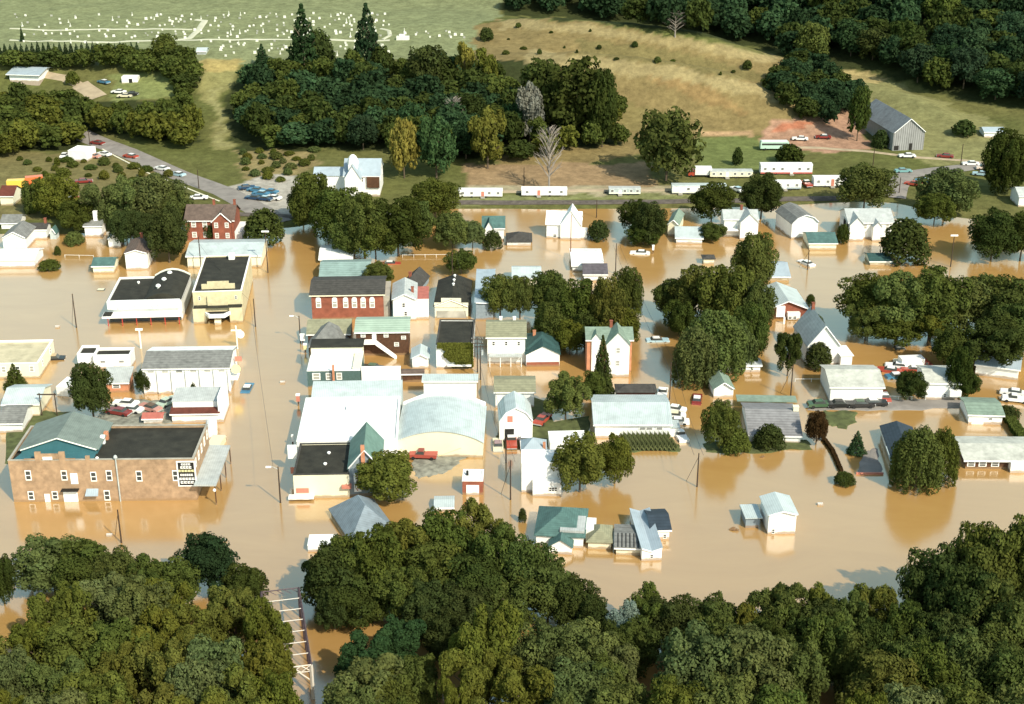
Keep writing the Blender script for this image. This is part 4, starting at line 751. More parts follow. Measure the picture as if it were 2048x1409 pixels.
bay = b.part('open_bay', MB().box(b.X0+.16*b.w, b.X0+.44*b.w, b.Y0-.05, b.Y0-.003, -.3, 2.6), 'black'); b.part('loft_window', MB().box(b.X0+.24*b.w, b.X0+.40*b.w, b.Y0-.05, b.Y0-.003, b.h-.2, b.h+1.0), 'redf'); b.part('bay_door', MB().box(b.X0+.58*b.w, b.X0+.9*b.w, b.Y0-.05, b.Y0-.003, -.3, 2.4), 'wtrim')
FIRE = b
b = Bld('hipped_garage', 'low garage with dark grey hipped roof and dark red eaves behind long white building', 1234, 1310, 802, 797, h=1.8, cat='garage', kind='hip', yr=770, p=.5, yaw=0, wall='red_roof', roof='dark_roof')
b = Bld('long_white_house', 'long white building with pale metal roof beside the corn rows', 1190, 1340, 876, 848, cat='store', kind='gx', yr=806, p=.22, yaw=0, wall='white', roof='pale_roof', ov=.4)
for px in (1285, 1299, 1319): b.winpx(px, 855, 860, 1.4, 0)
b.wing('flat', b.X1+.003, b.X1+1.6, b.Y0+.4, b.Y0+3.5, 1.9, 0, 'wtrim', 'pale_roof')
b = Bld('white_house', 'big plain white house with grey-blue hip roof behind, beside olive tree', 1043, 1122, 985, 908, cat='house', kind='flat', h=5.6, d=5, yaw=0, wall='white', roof='white_roof', par=.05)
b.part('front_wing', MB().box(b.X0+.28*b.w, b.X1-.05, b.Y0-1.4, b.Y0-.003, -1.6, b.h-3.0), 'white')
for i in range(3): f_ = b.window('front', b.X0+(.72+.07*i)*b.w, .9, .5, .9, 0); f_.location.y = b.Y0-1.44
mb = MB(); hz = b.h-.4; mb.add([(b.X0-.1, b.Y1+.01, hz), (b.X0+.66*b.w, b.Y1+.01, hz), (b.X0+.66*b.w, b.Y1+5, hz), (b.X0-.1, b.Y1+5, hz), (b.X0+.3*b.w, b.Y1+2.2, hz+1.8)], [(0, 1, 4), (1, 2, 4), (2, 3, 4), (3, 0, 4), (3, 2, 1, 0)]); b.part('rear_roof', mb, 'sky_roof'); b.part('rear_wall', MB().box(b.X0+.1, b.X0+.62*b.w, b.Y1+.02, b.Y1+4.8, -1.6, hz-.003), 'blue_w'); b.part('chimney', MB().box(b.X0+.55*b.w, b.X0+.62*b.w, b.Y1+.6, b.Y1+1.1, hz, hz+1.5), 'brick_s')
Bld('flat_garage', 'white flat-roofed garage behind the olive tree and big plain white house', 1100, 1172, 912, 886, cat='garage', kind='flat', yr=864, yaw=3, wall='white', roof='white_roof', par=.05)
b = Bld('hipped_house', 'flooded bungalow with teal hip roof and white flat porch roof', 1072, 1166, 1092, 1066, cat='house', kind='hip', h=2.0, yr=1016, p=.55, yaw=-6, wall='white', roof='teal_roof')
b.wing('gable', b.X0+.30*b.w, b.X0+.78*b.w, b.Y0-2.2, b.Y0+2, 1.4, 1.2, 'white', 'teal_roof'); b.part('flat_porch', MB().box(b.X0+.5*b.w, b.X0+1.02*b.w, b.Y0+.2, b.Y0+5.2, 2.6, 3.0), 'lgray_roof'); b.part('side_porch', MB().box(b.X1-.6, b.X1+1.8, b.Y0+2.2, b.Y0+6.2, -1.5, 2.2), 'white')
Bld('hipped_garage', 'flooded garage with dark olive hip roof between teal bungalow and striped roof', 1176, 1222, 1098, 1087, h=1.3, cat='garage', kind='hip', yr=1052, p=.6, yaw=-4, wall='cream', roof='olive_roof')
b = Bld('pavilion', 'flooded open shelter with striped grey metal roof on pale posts', 1232, 1280, 1110, 1098, h=1.5, cat='shelter', kind='gx', yr=1068, p=.12, d=None, yaw=-4, wall='cream', roof='gray_roof')
sm = MB()
for i in range(6):
    q = b.X0+b.w*(i+.3)/6; z0, z1 = b.h+.16, b.h+b.rh+.16
    for ya_, za_, yb2, zb2 in ((b.Y0-.3, z0-.04, 0, z1),): sm.add([(q, ya_, za_), (q+.16, ya_, za_), (q+.16, yb2, zb2), (q, yb2, zb2), (q, ya_, za_+.05), (q+.16, ya_, za_+.05), (q+.16, yb2, zb2+.05), (q, yb2, zb2+.05)], [(0, 1, 2, 3), (7, 6, 5, 4), (0, 4, 5, 1), (1, 5, 6, 2), (3, 2, 6, 7), (0, 3, 7, 4)])
b.part('roof_rib', sm, 'black', b.roof)
b = Bld('mobile_home', 'long pale trailer house in the flood beside the striped-roof shelter', 1283, 1323, 1122, 1106, h=2.2, cat='mobile home', kind='gable', ya=1103, yr=1024, yaw=4, wall='white', roof='sky_roof', ov=.12)
b.window('front', 0, .4, .5, .7, 0)
b = Bld('gabled_garage', 'flooded white cabin with dark roof right of the long pale trailer house', 1303, 1338, 1080, 1060, h=1.9, cat='garage', kind='gx', yr=1030, p=.3, yaw=4, wall='white', roof='navy_roof'); b.windows('front', 2, 1, .6, .8, 0, zs=[.2])
b = Bld('gabled_house', 'lone white gabled house standing in open flood water at lower right', 1535, 1590, 1069, 1030, cat='house', kind='gable', ya=1022, yr=987, yaw=3, wall='white', roof='pale_roof', ov=.3); b.window('front', -b.w*.3, 0.1, .5, .9, 0)
b.part('lean_to', MB().box(b.X0-3.2, b.X0-1.0, b.Y0+2.2, b.Y0+6.2, -1.5, 1.9), 'blue_w'); b.part('lean_to_roof', MB().box(b.X0-3.4, b.X0-.5, b.Y0+1.8, b.Y0+6.5, 1.904, 2.05), 'pale_roof')

b = Bld('gabled_house', 'small house with teal roof and white gables left of the submerged dark roof', 966, 1008, 481, 456, cat='house', kind='gx', yr=433, p=.5, yaw=0, wall='siding', roof='teal_roof'); b.wing('gable', b.X0+.1*b.w, b.X0+.5*b.w, b.Y0-1, b.Y0+3, b.h, 2.0, 'siding', 'teal_roof')
Bld('hipped_garage', 'nearly submerged white garage with dark grey hipped roof left of big white barn house', 1014, 1062, 492, 486, h=1.0, cat='garage', kind='hip', yr=464, p=.5, yaw=0, wall='white', roof='dark_roof')
b = Bld('barn_house', 'tall white house with sweeping white gambrel roof behind a red-brown pole', 1093, 1160, 476, 447, cat='house', kind='gx', yr=422, p=.7, yaw=-6, wall='white', roof='white_roof')
b.wing('gable', b.X0+.42*b.w, b.X1+.2, b.Y0-.8, b.Y1-1, b.h, 3.8, 'white', 'white_roof'); b.part('entry', MB().box(b.X1+.2, b.X1+1.8, b.Y0, b.Y0+3, -1, 2.2), 'white'); b.window('front', b.X0+.25*b.w, .2, 1.1, .9, 0)
Bld('gabled_house', 'narrow cream gabled house with green roof among the trees', 1335, 1356, 472, 448, cat='house', kind='gable', ya=440, d=10, yaw=-14, wall='cream', roof='green_roof')
Bld('garage', 'pale blue roofed garage in the flood beside narrow cream house', 1352, 1404, 487, 481, h=1.6, cat='garage', kind='gx', yr=454, p=.3, yaw=-4, wall='white', roof='pale_roof')
b = Bld('gabled_house', 'white two-storey house with light grey cross-gabled roof and chimney', 1447, 1513, 474, 438, cat='house', kind='gx', yr=420, p=.45, yaw=0, wall='siding', roof='lgray_roof', chim=[(.55, .5, 1.2)])
b.wing('gable', b.X0+.45*b.w, b.X0+.98*b.w, b.Y0-2.4, b.Y0+3, b.h-.2, 2.2, 'siding', 'lgray_roof'); b.part('porch', MB().box(b.X0+.05*b.w, b.X0+.4*b.w, b.Y0-2, b.Y0-.003, 2.2, 2.5), 'wtrim')
b = Bld('barn_house', 'white house with dark grey gambrel roof turned toward the teal garage', 1582, 1634, 478, 447, cat='house', kind='gambrel', ya=430, yr=415, d=11, yaw=12, wall='white', roof='gray_roof')
Bld('garage', 'long garage with teal roof and cream wall in front of dark gambrel house', 1618, 1672, 500, 486, cat='garage', kind='gx', yr=466, p=.3, yaw=0, wall='cream', roof='teal_roof')
b = Bld('gabled_house', 'large white house with two pale roofs beside the big round tree', 1695, 1783, 478, 445, cat='house', kind='gx', yr=418, p=.4, yaw=0, wall='white', roof='lgray_roof', wins=(4, 1), curtain_sky=1); b.wing('gable', b.X0+.0*b.w, b.X0+.32*b.w, b.Y0-1.5, b.Y0+6, b.h-.3, 2.0, 'white', 'lgray_roof'); b.wing('gable', b.X0+.52*b.w, b.X0+.72*b.w, b.Y0-2.0, b.Y0+2, b.h-.6, 1.2, 'white', 'lgray_roof')
Bld('shed', 'small white shed with dark green roof in front of the big round tree', 1740, 1780, 531, 522, cat='shed', kind='gx', yr=508, p=.3, yaw=0, wall='cream', roof='dteal_roof')
Bld('shack', 'tiny flooded shack with dark roof behind the leafy street trees', 1407, 1428, 529, 521, h=1.4, cat='shed', kind='hip', yr=510, p=.5, wall='cream', roof='dark_roof')
Bld('mobile_home', 'flooded white trailer with pale roof behind the purple-grey roofed house', 1145, 1205, 543, 527, h=1.6, cat='mobile home', kind='gx', yr=509, p=.12, wall='white', roof='white_roof')
b = Bld('cottage', 'flooded cottage with purple-grey roof in front of the white trailer', 1168, 1213, 563, 548, cat='house', kind='gx', yr=528, p=.35, wall='siding', roof='gray_roof'); b.roof.data.materials[0] = mat('purple_grey_roof', (.10, .09, .10), .9, .2, 1.2, lines=1.6)
Bld('cottage', 'cottage with pale roof half hidden behind the leafy block of trees', 1026, 1080, 575, 556, cat='house', kind='gx', yr=535, p=.3, wall='cream', roof='pale_roof')
Bld('cottage', 'cottage with pale blue roof tucked behind the tall olive tree', 1530, 1578, 562, 553, cat='house', kind='gx', yr=526, p=.3, wall='cream', roof='sky_roof')
b = Bld('brick_bungalow', 'red brick bungalow with pale blue roof, white chimney front and white porch', 1535, 1613, 638, 618, cat='house', kind='gable', ya=602, yr=566, yaw=3, wall='brick_r', roof='pale_roof', ov=.5)
b.part('chimney_front', MB().box(b.X0+.2*b.w, b.X0+.42*b.w, b.Y0-.6, b.Y0-.003, .6, b.h+.7), 'white'); b.part('porch', MB().box(b.X0+.48*b.w, b.X0+.8*b.w, b.Y0-1.2, b.Y0-.003, .1, 1.7), 'white')
for q in (.54, .66): f_ = b.window('front', b.X0+q*b.w, .2, .9, .8, 0); f_.location.y = b.Y0-1.23
for q in (-1.5, 3.0): b.part('gate_post', MB().box(b.X0+q-.2, b.X0+q+.2, b.Y0-3.4, b.Y0-3.0, -1.5, 1.6), 'wtrim')
b = Bld('gabled_house', 'white house with steep gables and grey roof behind round dark tree', 1612, 1676, 732, 692, cat='house', kind='gable', ya=652, d=11, yaw=4, wall='siding', roof='lgray_roof', chim=[(.5, .9)]); b.wing('flat', b.X1+.003, b.X1+2.4, b.Y0-1.5, b.Y0+4, 2.6, 0, 'siding', 'white_roof')
b = Bld('white_garage', 'big plain white garage with weathered pale roof beside parked cars', 1659, 1763, 806, 773, cat='garage', kind='gx', yr=740, p=.25, yaw=-1, wall='white', roof='white_roof'); b.roof.data.materials[0] = mat('weathered_pale_roof', (.46, .47, .41), .8, .12, 1.2, stain=.35)
b = Bld('gabled_house', 'white square house with pale grey roof between two dark trees at right', 1850, 1915, 799, 765, cat='house', kind='gx', yr=739, p=.25, yaw=-2, wall='white', roof='lgray_roof'); b.roof.data.materials[0] = MATS['weathered_pale_roof']; b.part('porch', MB().box(b.X1-2.0, b.X1+.2, b.Y0-1.4, b.Y0-.003, 1.2, 2.4), 'white'); b.window('front', 0.6, .5, .5, .8, 0)
Bld('shed', 'small white shed with rounded grey-green roof under big willow at centre right', 1427, 1466, 796, 778, cat='shed', kind='gable', ya=765, yr=742, yaw=4, wall='white', roof='green_roof')
b = Bld('low_annex', 'low white annex showing under the big grey-green willow', 1438, 1520, 745, 732, cat='shed', kind='gx', yr=722, p=.15, wall='white', roof='lgray_roof', h=1.7)
b = Bld('ranch_house', 'grey-roofed white house with mint rear slope behind dark bushes', 1498, 1600, 885, 869, cat='house', kind='gx', yr=819, p=.28, yaw=-3, wall='white', roof='gray_roof', chim=[(.98, .5, .8, .5, 'cream')])
b.part('rear_roof', MB().box(b.X0-1, b.X1+1.2, b.Y1+.4, b.Y1+3.2, b.h+.2, b.h+.4), 'green_roof'); b.roof.data.materials[0] = mat('purple_shingle', (.23, .23, .23), .9, .15, 1, lines=1.6, stain=.2)
b = Bld('garage', 'white garage with teal-grey roof at the right beside a clipped hedge', 1936, 2003, 848, 828, cat='garage', kind='gx', yr=805, p=.2, yaw=-4, wall='white', roof='green_roof'); b.part('garage_door', MB().box(b.X0+.1*b.w, b.X0+.45*b.w, b.Y0-.05, b.Y0-.003, 0, b.h-.3), 'wtrim'); b.window('front', .15*b.w, .9, .8, .5, 0)
b = Bld('ranch_house', 'long ranch house with speckled pale roof cut by the right edge', 1930, 2120, 938, 928, cat='house', kind='gx', yr=888, p=.2, yaw=-1, h=2.0, wall='brown_w', roof='lgray_roof', ov=.6)
b.roof.data.materials[0] = MATS['weathered_pale_roof']; q, _ = b.yat(2015, 940); b.part('garage_bay', MB().box(q, b.X1, b.Y0-1.4, b.Y0-.003, -1.5, 1.9), 'white')
for px in (1942, 1965, 1990): q, _ = b.yat(px, 930); b.window('front', q, .5, 1.4, 1.0, .3)
b = Bld('blue_house', 'house with dark navy roof and pale blue side hidden behind tall twin trees', 1788, 1850, 950, 936, cat='house', kind='gable', h=1.9, ya=922, yr=845, yaw=-5, wall='white', roof='navy_roof')
b.part('side_roof', MB().box(b.X0-.5, b.X0+1.4, b.Y0-.4, b.Y0+7.5, 1.7, 1.9), 'pale_roof')
t_ = patch('driveway', [(1727, 905), (1752, 895), (1765, 948), (1712, 948)], M['asphalt'], .1)
w_ = MB(); a0, a1 = at(1712, 949, 0), at(1766, 948, 0); w_.box(0, (a1-a0).length, -.15, .15, -.5, .35); w_ = w_.build('retaining_wall', M['redf'], None, loc=a0); tag(w_, 'low faded red retaining wall across the end of the grey driveway', 'wall')
Bld('small_house', 'white gabled building glimpsed at the left edge of the dark willow row', 1950, 2035, 750, 728, cat='house', kind='gx', yr=705, p=.3, yaw=-20, wall='siding', roof='sky_roof')
b = Bld('barn', 'old weathered grey barn with long shingle roof in the farmyard', 1784, 1846, 303, 266, cat='barn', kind='gable', ya=238, yr=199, yaw=9, wall='barnwood', roof='gray_roof', ground_=True, ov=.4, foot=3)
b.roof.data.materials[0] = mat('blue_grey_shingle', (.20, .22, .23), .9, .15, 1.2, lines=1.6, ldir='Z', stain=.3)
b.part('door', MB().box(.3, 1.3, b.Y0-.06, b.Y0-.003, 0, 2.2), 'black'); b.part('dark_opening', MB().box(b.X0+.05*b.w, b.X0+.2*b.w, b.Y0-.06, b.Y0-.003, .2, 1.6), 'black')
Bld('blue_shed', 'small pale building with blue roof above the dark trees at far right', 1968, 2008, 276, 264, cat='shed', kind='gx', yr=255, p=.3, wall='white', roof='sky_roof', ground_=True)
Bld('small_house', 'pale blue-grey house cut by the right edge behind the trees', 2036, 2090, 415, 392, cat='house', kind='gx', yr=375, p=.4, wall='siding', roof='lgray_roof', ground_=True)
# ------------------------------------------------------------------ trees
def crown_data(kind, seed, nl, leaf):
    r = np.random.default_rng(seed); L = []; 
    if kind == 'broad':
        n = 62
        for i in range(n):
            z = 1-2*(i+.5)/n; a = i*2.39996+r.uniform(-.3, .3); q = math.sqrt(max(0, 1-z*z)); k = r.uniform(.48, .90)
            if z < -.75: continue
            L.append((q*math.cos(a)*k, q*math.sin(a)*k, .56+z*.34*(k/.68), r.uniform(.15, .33), r.uniform(.08, .17)))
        for i in range(8): L.append((r.uniform(-.35, .35), r.uniform(-.35, .35), r.uniform(.35, .75), .36, .2))
    elif kind == 'open':                        # looser, several separate domes
        for i in range(9):
            a = i*2.4+r.uniform(-.3, .3); k = r.uniform(.25, .68) if i else 0; cz = r.uniform(.45, .80)
            for j in range(8):
                b = r.uniform(0, 6.283); e = r.uniform(-.5, 1.4); L.append((k*math.cos(a)+.24*math.cos(b)*math.cos(e), k*math.sin(a)+.24*math.sin(b)*math.cos(e), cz+.13*math.sin(e), r.uniform(.12, .2), r.uniform(.07, .11)))
        for i in range(14): a = r.uniform(0, 6.28); k = r.uniform(.2, .7); L.append((k*math.cos(a), k*math.sin(a), r.uniform(.22, .5), .22, .12))
    elif kind == 'willow':
        for i in range(52):
            a = i*2.39996; k = math.sqrt((i+.5)/52)*.86; top = .93-.45*k*k+r.uniform(-.06, .04)
            L.append((k*math.cos(a), k*math.sin(a), top-.08, r.uniform(.13, .2), .11)); L.append((k*math.cos(a)*1.03, k*math.sin(a)*1.03, top-.30, r.uniform(.11, .17), .17))
            if k > .45: L.append((k*math.cos(a)*1.05, k*math.sin(a)*1.05, max(.14, top-.52), r.uniform(.09, .15), .15))
    elif kind == 'spruce':
        for i in range(17):
            t = i/16; rad = (1-t)**.85*.92+.03; m = max(3, int(13*(1-t))+2)
            for j in range(m): a = 6.283*j/m+i*.7+r.uniform(-.2, .2); k = rad*r.uniform(.55, .95); L.append((k*math.cos(a), k*math.sin(a), .08+t*.88-.03*k, .16*rad+.07, .035+.01*rad))
    elif kind == 'bush':
        for i in range(26):
            z = (i+.5)/26; a = i*2.39996; q = math.sqrt(max(0, 1-z*z)); L.append((q*math.cos(a)*.68, q*math.sin(a)*.68, .15+z*.6, r.uniform(.26, .36), .2))
        L.append((0, 0, .4, .5, .35))
    L = np.array(L); w = (L[:, 3]*L[:, 4]); w = w/w.sum(); pick = r.choice(len(L), nl, p=w)
    d = r.normal(size=(nl, 3)); d[:, 2] += .25; d /= np.linalg.norm(d, axis=1)[:, None]; rad = r.uniform(.72, 1.06, nl)[:, None]
    c = L[pick, :3]+d*rad*np.stack([L[pick, 3], L[pick, 3], L[pick, 4]], 1)
    c[:, 2] = np.clip(c[:, 2], .03, 1.02)
    asp = {'spruce': .35}.get(kind, .5)         # crown unit is wider than tall once scaled
    nrm = d*np.array([1, 1, 1.0])+r.normal(size=(nl, 3))*.42; nrm[:, 2] += .15; nrm /= np.linalg.norm(nrm, axis=1)[:, None]
    u = np.cross(nrm, r.normal(size=(nl, 3))); u /= np.linalg.norm(u, axis=1)[:, None]; v = np.cross(nrm, u)
    s = leaf*r.uniform(.6, 1.35, nl)[:, None]; st = np.array([1, 1, asp])
    q = np.stack([c-u*s*st-v*s*.62*st, c+u*s*st-v*s*.5*st, c+u*s*.8*st+v*s*.62*st, c-u*s*.9*st+v*s*.55*st], 1)
    lt = r.uniform(.84, 1.16, len(L))[pick]*r.uniform(.8, 1.2, nl); hue = r.uniform(-.04, .04, len(L))[pick]
    tint = np.stack([lt*(1+hue), lt, lt*(1-hue), np.ones(nl)], 1)
    return q, tint
def crown(kind, seed, nl, leaf):
    q, tint = crown_data(kind, seed, nl, leaf); me = bpy.data.meshes.new('crown'); n = len(q)
    me.vertices.add(n*4); me.vertices.foreach_set('co', q.reshape(-1).astype('f')); me.loops.add(n*4); me.loops.foreach_set('vertex_index', np.arange(n*4, dtype='i'))
    me.polygons.add(n); me.polygons.foreach_set('loop_start', (np.arange(n)*4).astype('i')); me.update()
    ca = me.color_attributes.new('tint', 'FLOAT_COLOR', 'POINT'); ca.data.foreach_set('color', np.repeat(tint, 4, 0).reshape(-1).astype('f'))
    me.materials.append(M['leaf']); return me
NEAR = {'broad': [crown('broad', 11+i, 17000, .034) for i in range(5)], 'open': [crown('open', 31+i, 16000, .031) for i in range(4)],
        'willow': [crown('willow', 51+i, 15000, .034) for i in range(3)], 'spruce': [crown('spruce', 71+i, 6000, .05) for i in range(2)]}
FAR = {'broad': [crown('broad', 111+i, 4600, .058) for i in range(5)], 'open': [crown('open', 131+i, 4400, .054) for i in range(4)], 'willow': [crown('willow', 151, 3200, .07)],
       'spruce': [crown('spruce', 171+i, 2200, .075) for i in range(3)], 'bush': [crown('bush', 181+i, 1400, .10) for i in range(3)]}
NEAR['bush'] = [crown('bush', 91+i, 3500, .06) for i in range(2)]
def trunk_mesh(bare=False, seed=1):
    r = random.Random(seed); mb = MB(); mb.bar((0, 0, -.12), (.02, .01, .42), .055, 7, .035); mb.bar((.02, .01, .42), (0, 0, .78 if not bare else .9), .035, 6, .010)
    for i in range(7 if not bare else 26):
        a = i*2.4+r.uniform(-.4, .4); z0 = .24+.07*i if not bare else .2+.026*i; L = r.uniform(.4, .6)*(1 if not bare else (1.25-z0*.8)); z1 = z0+r.uniform(.16, .3)
        e = Vector((math.cos(a)*L, math.sin(a)*L, min(z1, .98))); s = Vector((0, 0, z0)); mb.bar(s, e, .020 if not bare else .016, 5, .006)
        if bare:
            for k in range(6): f_ = s.lerp(e, .35+.11*k); b_ = a+r.uniform(-1, 1); g = f_+Vector((math.cos(b_)*.25, math.sin(b_)*.25, r.uniform(.04, .16))); g.z = min(g.z, 1); mb.bar(f_, g, .007, 3, .003)
    return mb.mesh('trunk', M['barkw' if bare else 'bark'])
TR = [trunk_mesh(False, i) for i in range(3)]; TB = [trunk_mesh(True, i) for i in range(3)]
PAL = {'olive': (.100, .108, .021), 'green': (.074, .094, .022), 'dark': (.046, .062, .016), 'blue': (.040, .076, .032), 'gg': (.095, .118, .036), 'silver': (.20, .25, .19), 'yel': (.20, .17, .035), 'red': (.045, .028, .012), 'grey': (.17, .165, .12), 'deep': (.028, .052, .022)}
NT = 0
def plant(P, w, H, kind, colk, label, group=None, name='tree', cat='tree', far=False, trunk=None):
    global NT; NT += 1
    t = thing(name, label, cat, P-Vector((0, 0, .05)), 0, group); a = random.uniform(0, 6.28)
    lib = FAR if far else NEAR; c_ = PAL[colk]; k = random.uniform(.86, 1.16)
    if kind == 'bare': tr = link('trunk', random.choice(TB), t, (0, 0, 0), (0, 0, a), (w/2, w/2, H)); return t
    o = link('crown', random.choice(lib.get(kind) or FAR[kind]), t, (0, 0, 0), (0, 0, a), (w/2, w/2*random.uniform(.9, 1.1), H))
    o.color = (c_[0]*k*random.uniform(.92, 1.1), c_[1]*k, c_[2]*k*random.uniform(.85, 1.2), 1)
    if kind != 'bush': link('trunk', trunk or random.choice(TR), t, (0, 0, 0), (0, 0, a), (min(w/2, H*.4), min(w/2, H*.4), H*.9))
    return t
def T(px, yt, yb, wpx, kind, colk, label, group=None, name='tree', cat='tree', far=False, wet=True):
    if name == 'tree' and (' bush' in label or 'shrub' in label): name = cat = 'bush'
    if wet and yb <= 1190 and kind in ('broad', 'open', 'willow') and wpx > 40: wpx = wpx*1.14
    if wet and yb > 1190: wpx = wpx*1.28; kind = 'broad' if kind == 'willow' else kind
    P = at(px, yb, 0) if wet else at_t(px, yb)
    z = P[1]*CP-(P[2]-CAMH)*SP; s = FOC/z; w = wpx/s*1.0
    if kind in ('broad', 'open', 'willow', 'bush'):
        k = .35*w; P2 = P+Vector((0, k*.6, 0)); P = P2 if wet else Vector((P2.x, P2.y, ground(P2.x, P2.y)))
    base = proj(P)[1]; H = max(1.2, ((base-yt)/s-.22*w*SP)/CP)
    return plant(P, w, H, kind, colk, label, group, name, cat, far)
# foreground trees, left of the bridge
G1 = ('treetops filling the lower left corner in front of the flood', 'trees of the lower left wood')
for r_ in ((100, 1068, 1200, 120, 'willow', 'gg'), (165, 1075, 1210, 110, 'willow', 'green'), (235, 1090, 1225, 105, 'broad', 'green'), (300, 1098, 1232, 100, 'open', 'green'), (350, 1108, 1245, 90, 'broad', 'green'), (490, 1124, 1225, 74, 'broad', 'dark'),
           (5, 1100, 1215, 50, 'broad', 'dark'), (130, 1142, 1330, 112, 'open', 'olive'), (212, 1130, 1300, 112, 'open', 'gg'), (285, 1148, 1325, 104, 'broad', 'gg'), (340, 1140, 1290, 84, 'open', 'olive'), (405, 1192, 1370, 120, 'open', 'olive'), (470, 1142, 1330, 104, 'open', 'olive'), (532, 1178, 1370, 90, 'open', 'olive'),
           (70, 1215, 1385, 100, 'open', 'olive'), (150, 1235, 1400, 120, 'broad', 'olive'), (240, 1225, 1400, 120, 'broad', 'green'), (330, 1205, 1390, 110, 'open', 'olive'), (235, 1275, 1450, 120, 'open', 'olive'), (340, 1242, 1455, 130, 'open', 'olive'), (435, 1262, 1465, 120, 'broad', 'gg'), (515, 1252, 1450, 120, 'open', 'olive'), (550, 1330, 1520, 90, 'broad', 'olive'), (548, 1255, 1420, 80, 'open', 'olive'),
           (38, 1288, 1465, 100, 'broad', 'gg'), (115, 1298, 1480, 110, 'open', 'gg'), (195, 1330, 1520, 130, 'broad', 'olive'), (295, 1350, 1550, 130, 'open', 'olive'), (400, 1298, 1500, 105, 'broad', 'gg'), (480, 1325, 1540, 120, 'open', 'olive'), (20, 1352, 1550, 110, 'open', 'olive'), (115, 1372, 1580, 130, 'broad', 'gg'), (385, 1372, 1590, 130, 'open', 'olive'), (500, 1385, 1600, 110, 'broad', 'olive'), (210, 1395, 1610, 120, 'broad', 'green'), (-40, 1250, 1420, 110, 'broad', 'olive')):
    T(*r_, *G1)
T(415, 1060, 1200, 92, 'broad', 'deep', 'darkest green tall tree standing above the lower left wood')
G2 = ('leafy tree in the wood right of the sunken bridge', 'trees of the lower middle wood')
for r_ in ((672, 1078, 1240, 120, 'broad', 'dark'), (640, 1108, 1215, 70, 'open', 'dark'), (752, 1050, 1230, 112, 'broad', 'green'), (704, 1062, 1225, 90, 'broad', 'green'), (672, 1070, 1200, 60, 'broad', 'dark'), (812, 1012, 1205, 108, 'open', 'olive'), (888, 1012, 1195, 104, 'broad', 'green'), (960, 992, 1180, 100, 'open', 'olive'), (1000, 1048, 1225, 100, 'broad', 'green'), (868, 1082, 1250, 128, 'broad', 'green'), (950, 1095, 1262, 120, 'broad', 'dark'), (1052, 1066, 1240, 96, 'broad', 'green'), (790, 1112, 1268, 112, 'open', 'green'), (702, 1135, 1262, 104, 'broad', 'dark'), (668, 1160, 1270, 70, 'broad', 'dark'),
           (1096, 1108, 1255, 104, 'broad', 'green'), (1150, 1148, 1275, 90, 'broad', 'dark'), (1022, 1136, 1280, 112, 'open', 'green'), (1185, 1186, 1300, 66, 'broad', 'dark'), (860, 1150, 1290, 100, 'broad', 'dark'), (930, 1160, 1300, 100, 'broad', 'dark')):
    T(*r_, *G2)
G3 = ('rounded treetop at the bottom centre in front of the flood', 'trees along the bottom centre')
for r_ in ((975, 1180, 1420, 130, 'open', 'olive'), (722, 1255, 1410, 100, 'open', 'blue'), (798, 1218, 1370, 104, 'open', 'blue'), (735, 1290, 1490, 150, 'open', 'gg'), (828, 1300, 1440, 90, 'broad', 'green'), (1082, 1232, 1410, 112, 'broad', 'gg'), (1172, 1236, 1420, 120, 'broad', 'gg'), (945, 1270, 1470, 104, 'open', 'olive'), (1042, 1288, 1490, 120, 'open', 'olive'), (1232, 1282, 1425, 84, 'broad', 'gg'), (1145, 1312, 1490, 130, 'broad', 'gg'), (1235, 1350, 1530, 130, 'broad', 'gg'), (1005, 1372, 1560, 110, 'open', 'olive'), (1110, 1372, 1570, 110, 'open', 'green'), (700, 1362, 1540, 110, 'broad', 'gg'), (790, 1372, 1560, 100, 'open', 'green'), (950, 1390, 1580, 80, 'broad', 'olive'), (775, 1335, 1500, 110, 'broad', 'green'), (1110, 1290, 1440, 90, 'broad', 'dark'), (1200, 1300, 1450, 90, 'broad', 'green'), (890, 1216, 1345, 84, 'broad', 'dark'), (905, 1330, 1500, 56, 'open', 'olive')):
    T(*r_, *G3)
T(1246, 1196, 1325, 78, 'open', 'silver', 'silvery blue-green tree between the middle and right woods')
G4 = ('leafy tree in the wood along the lower right', 'trees of the lower right wood')
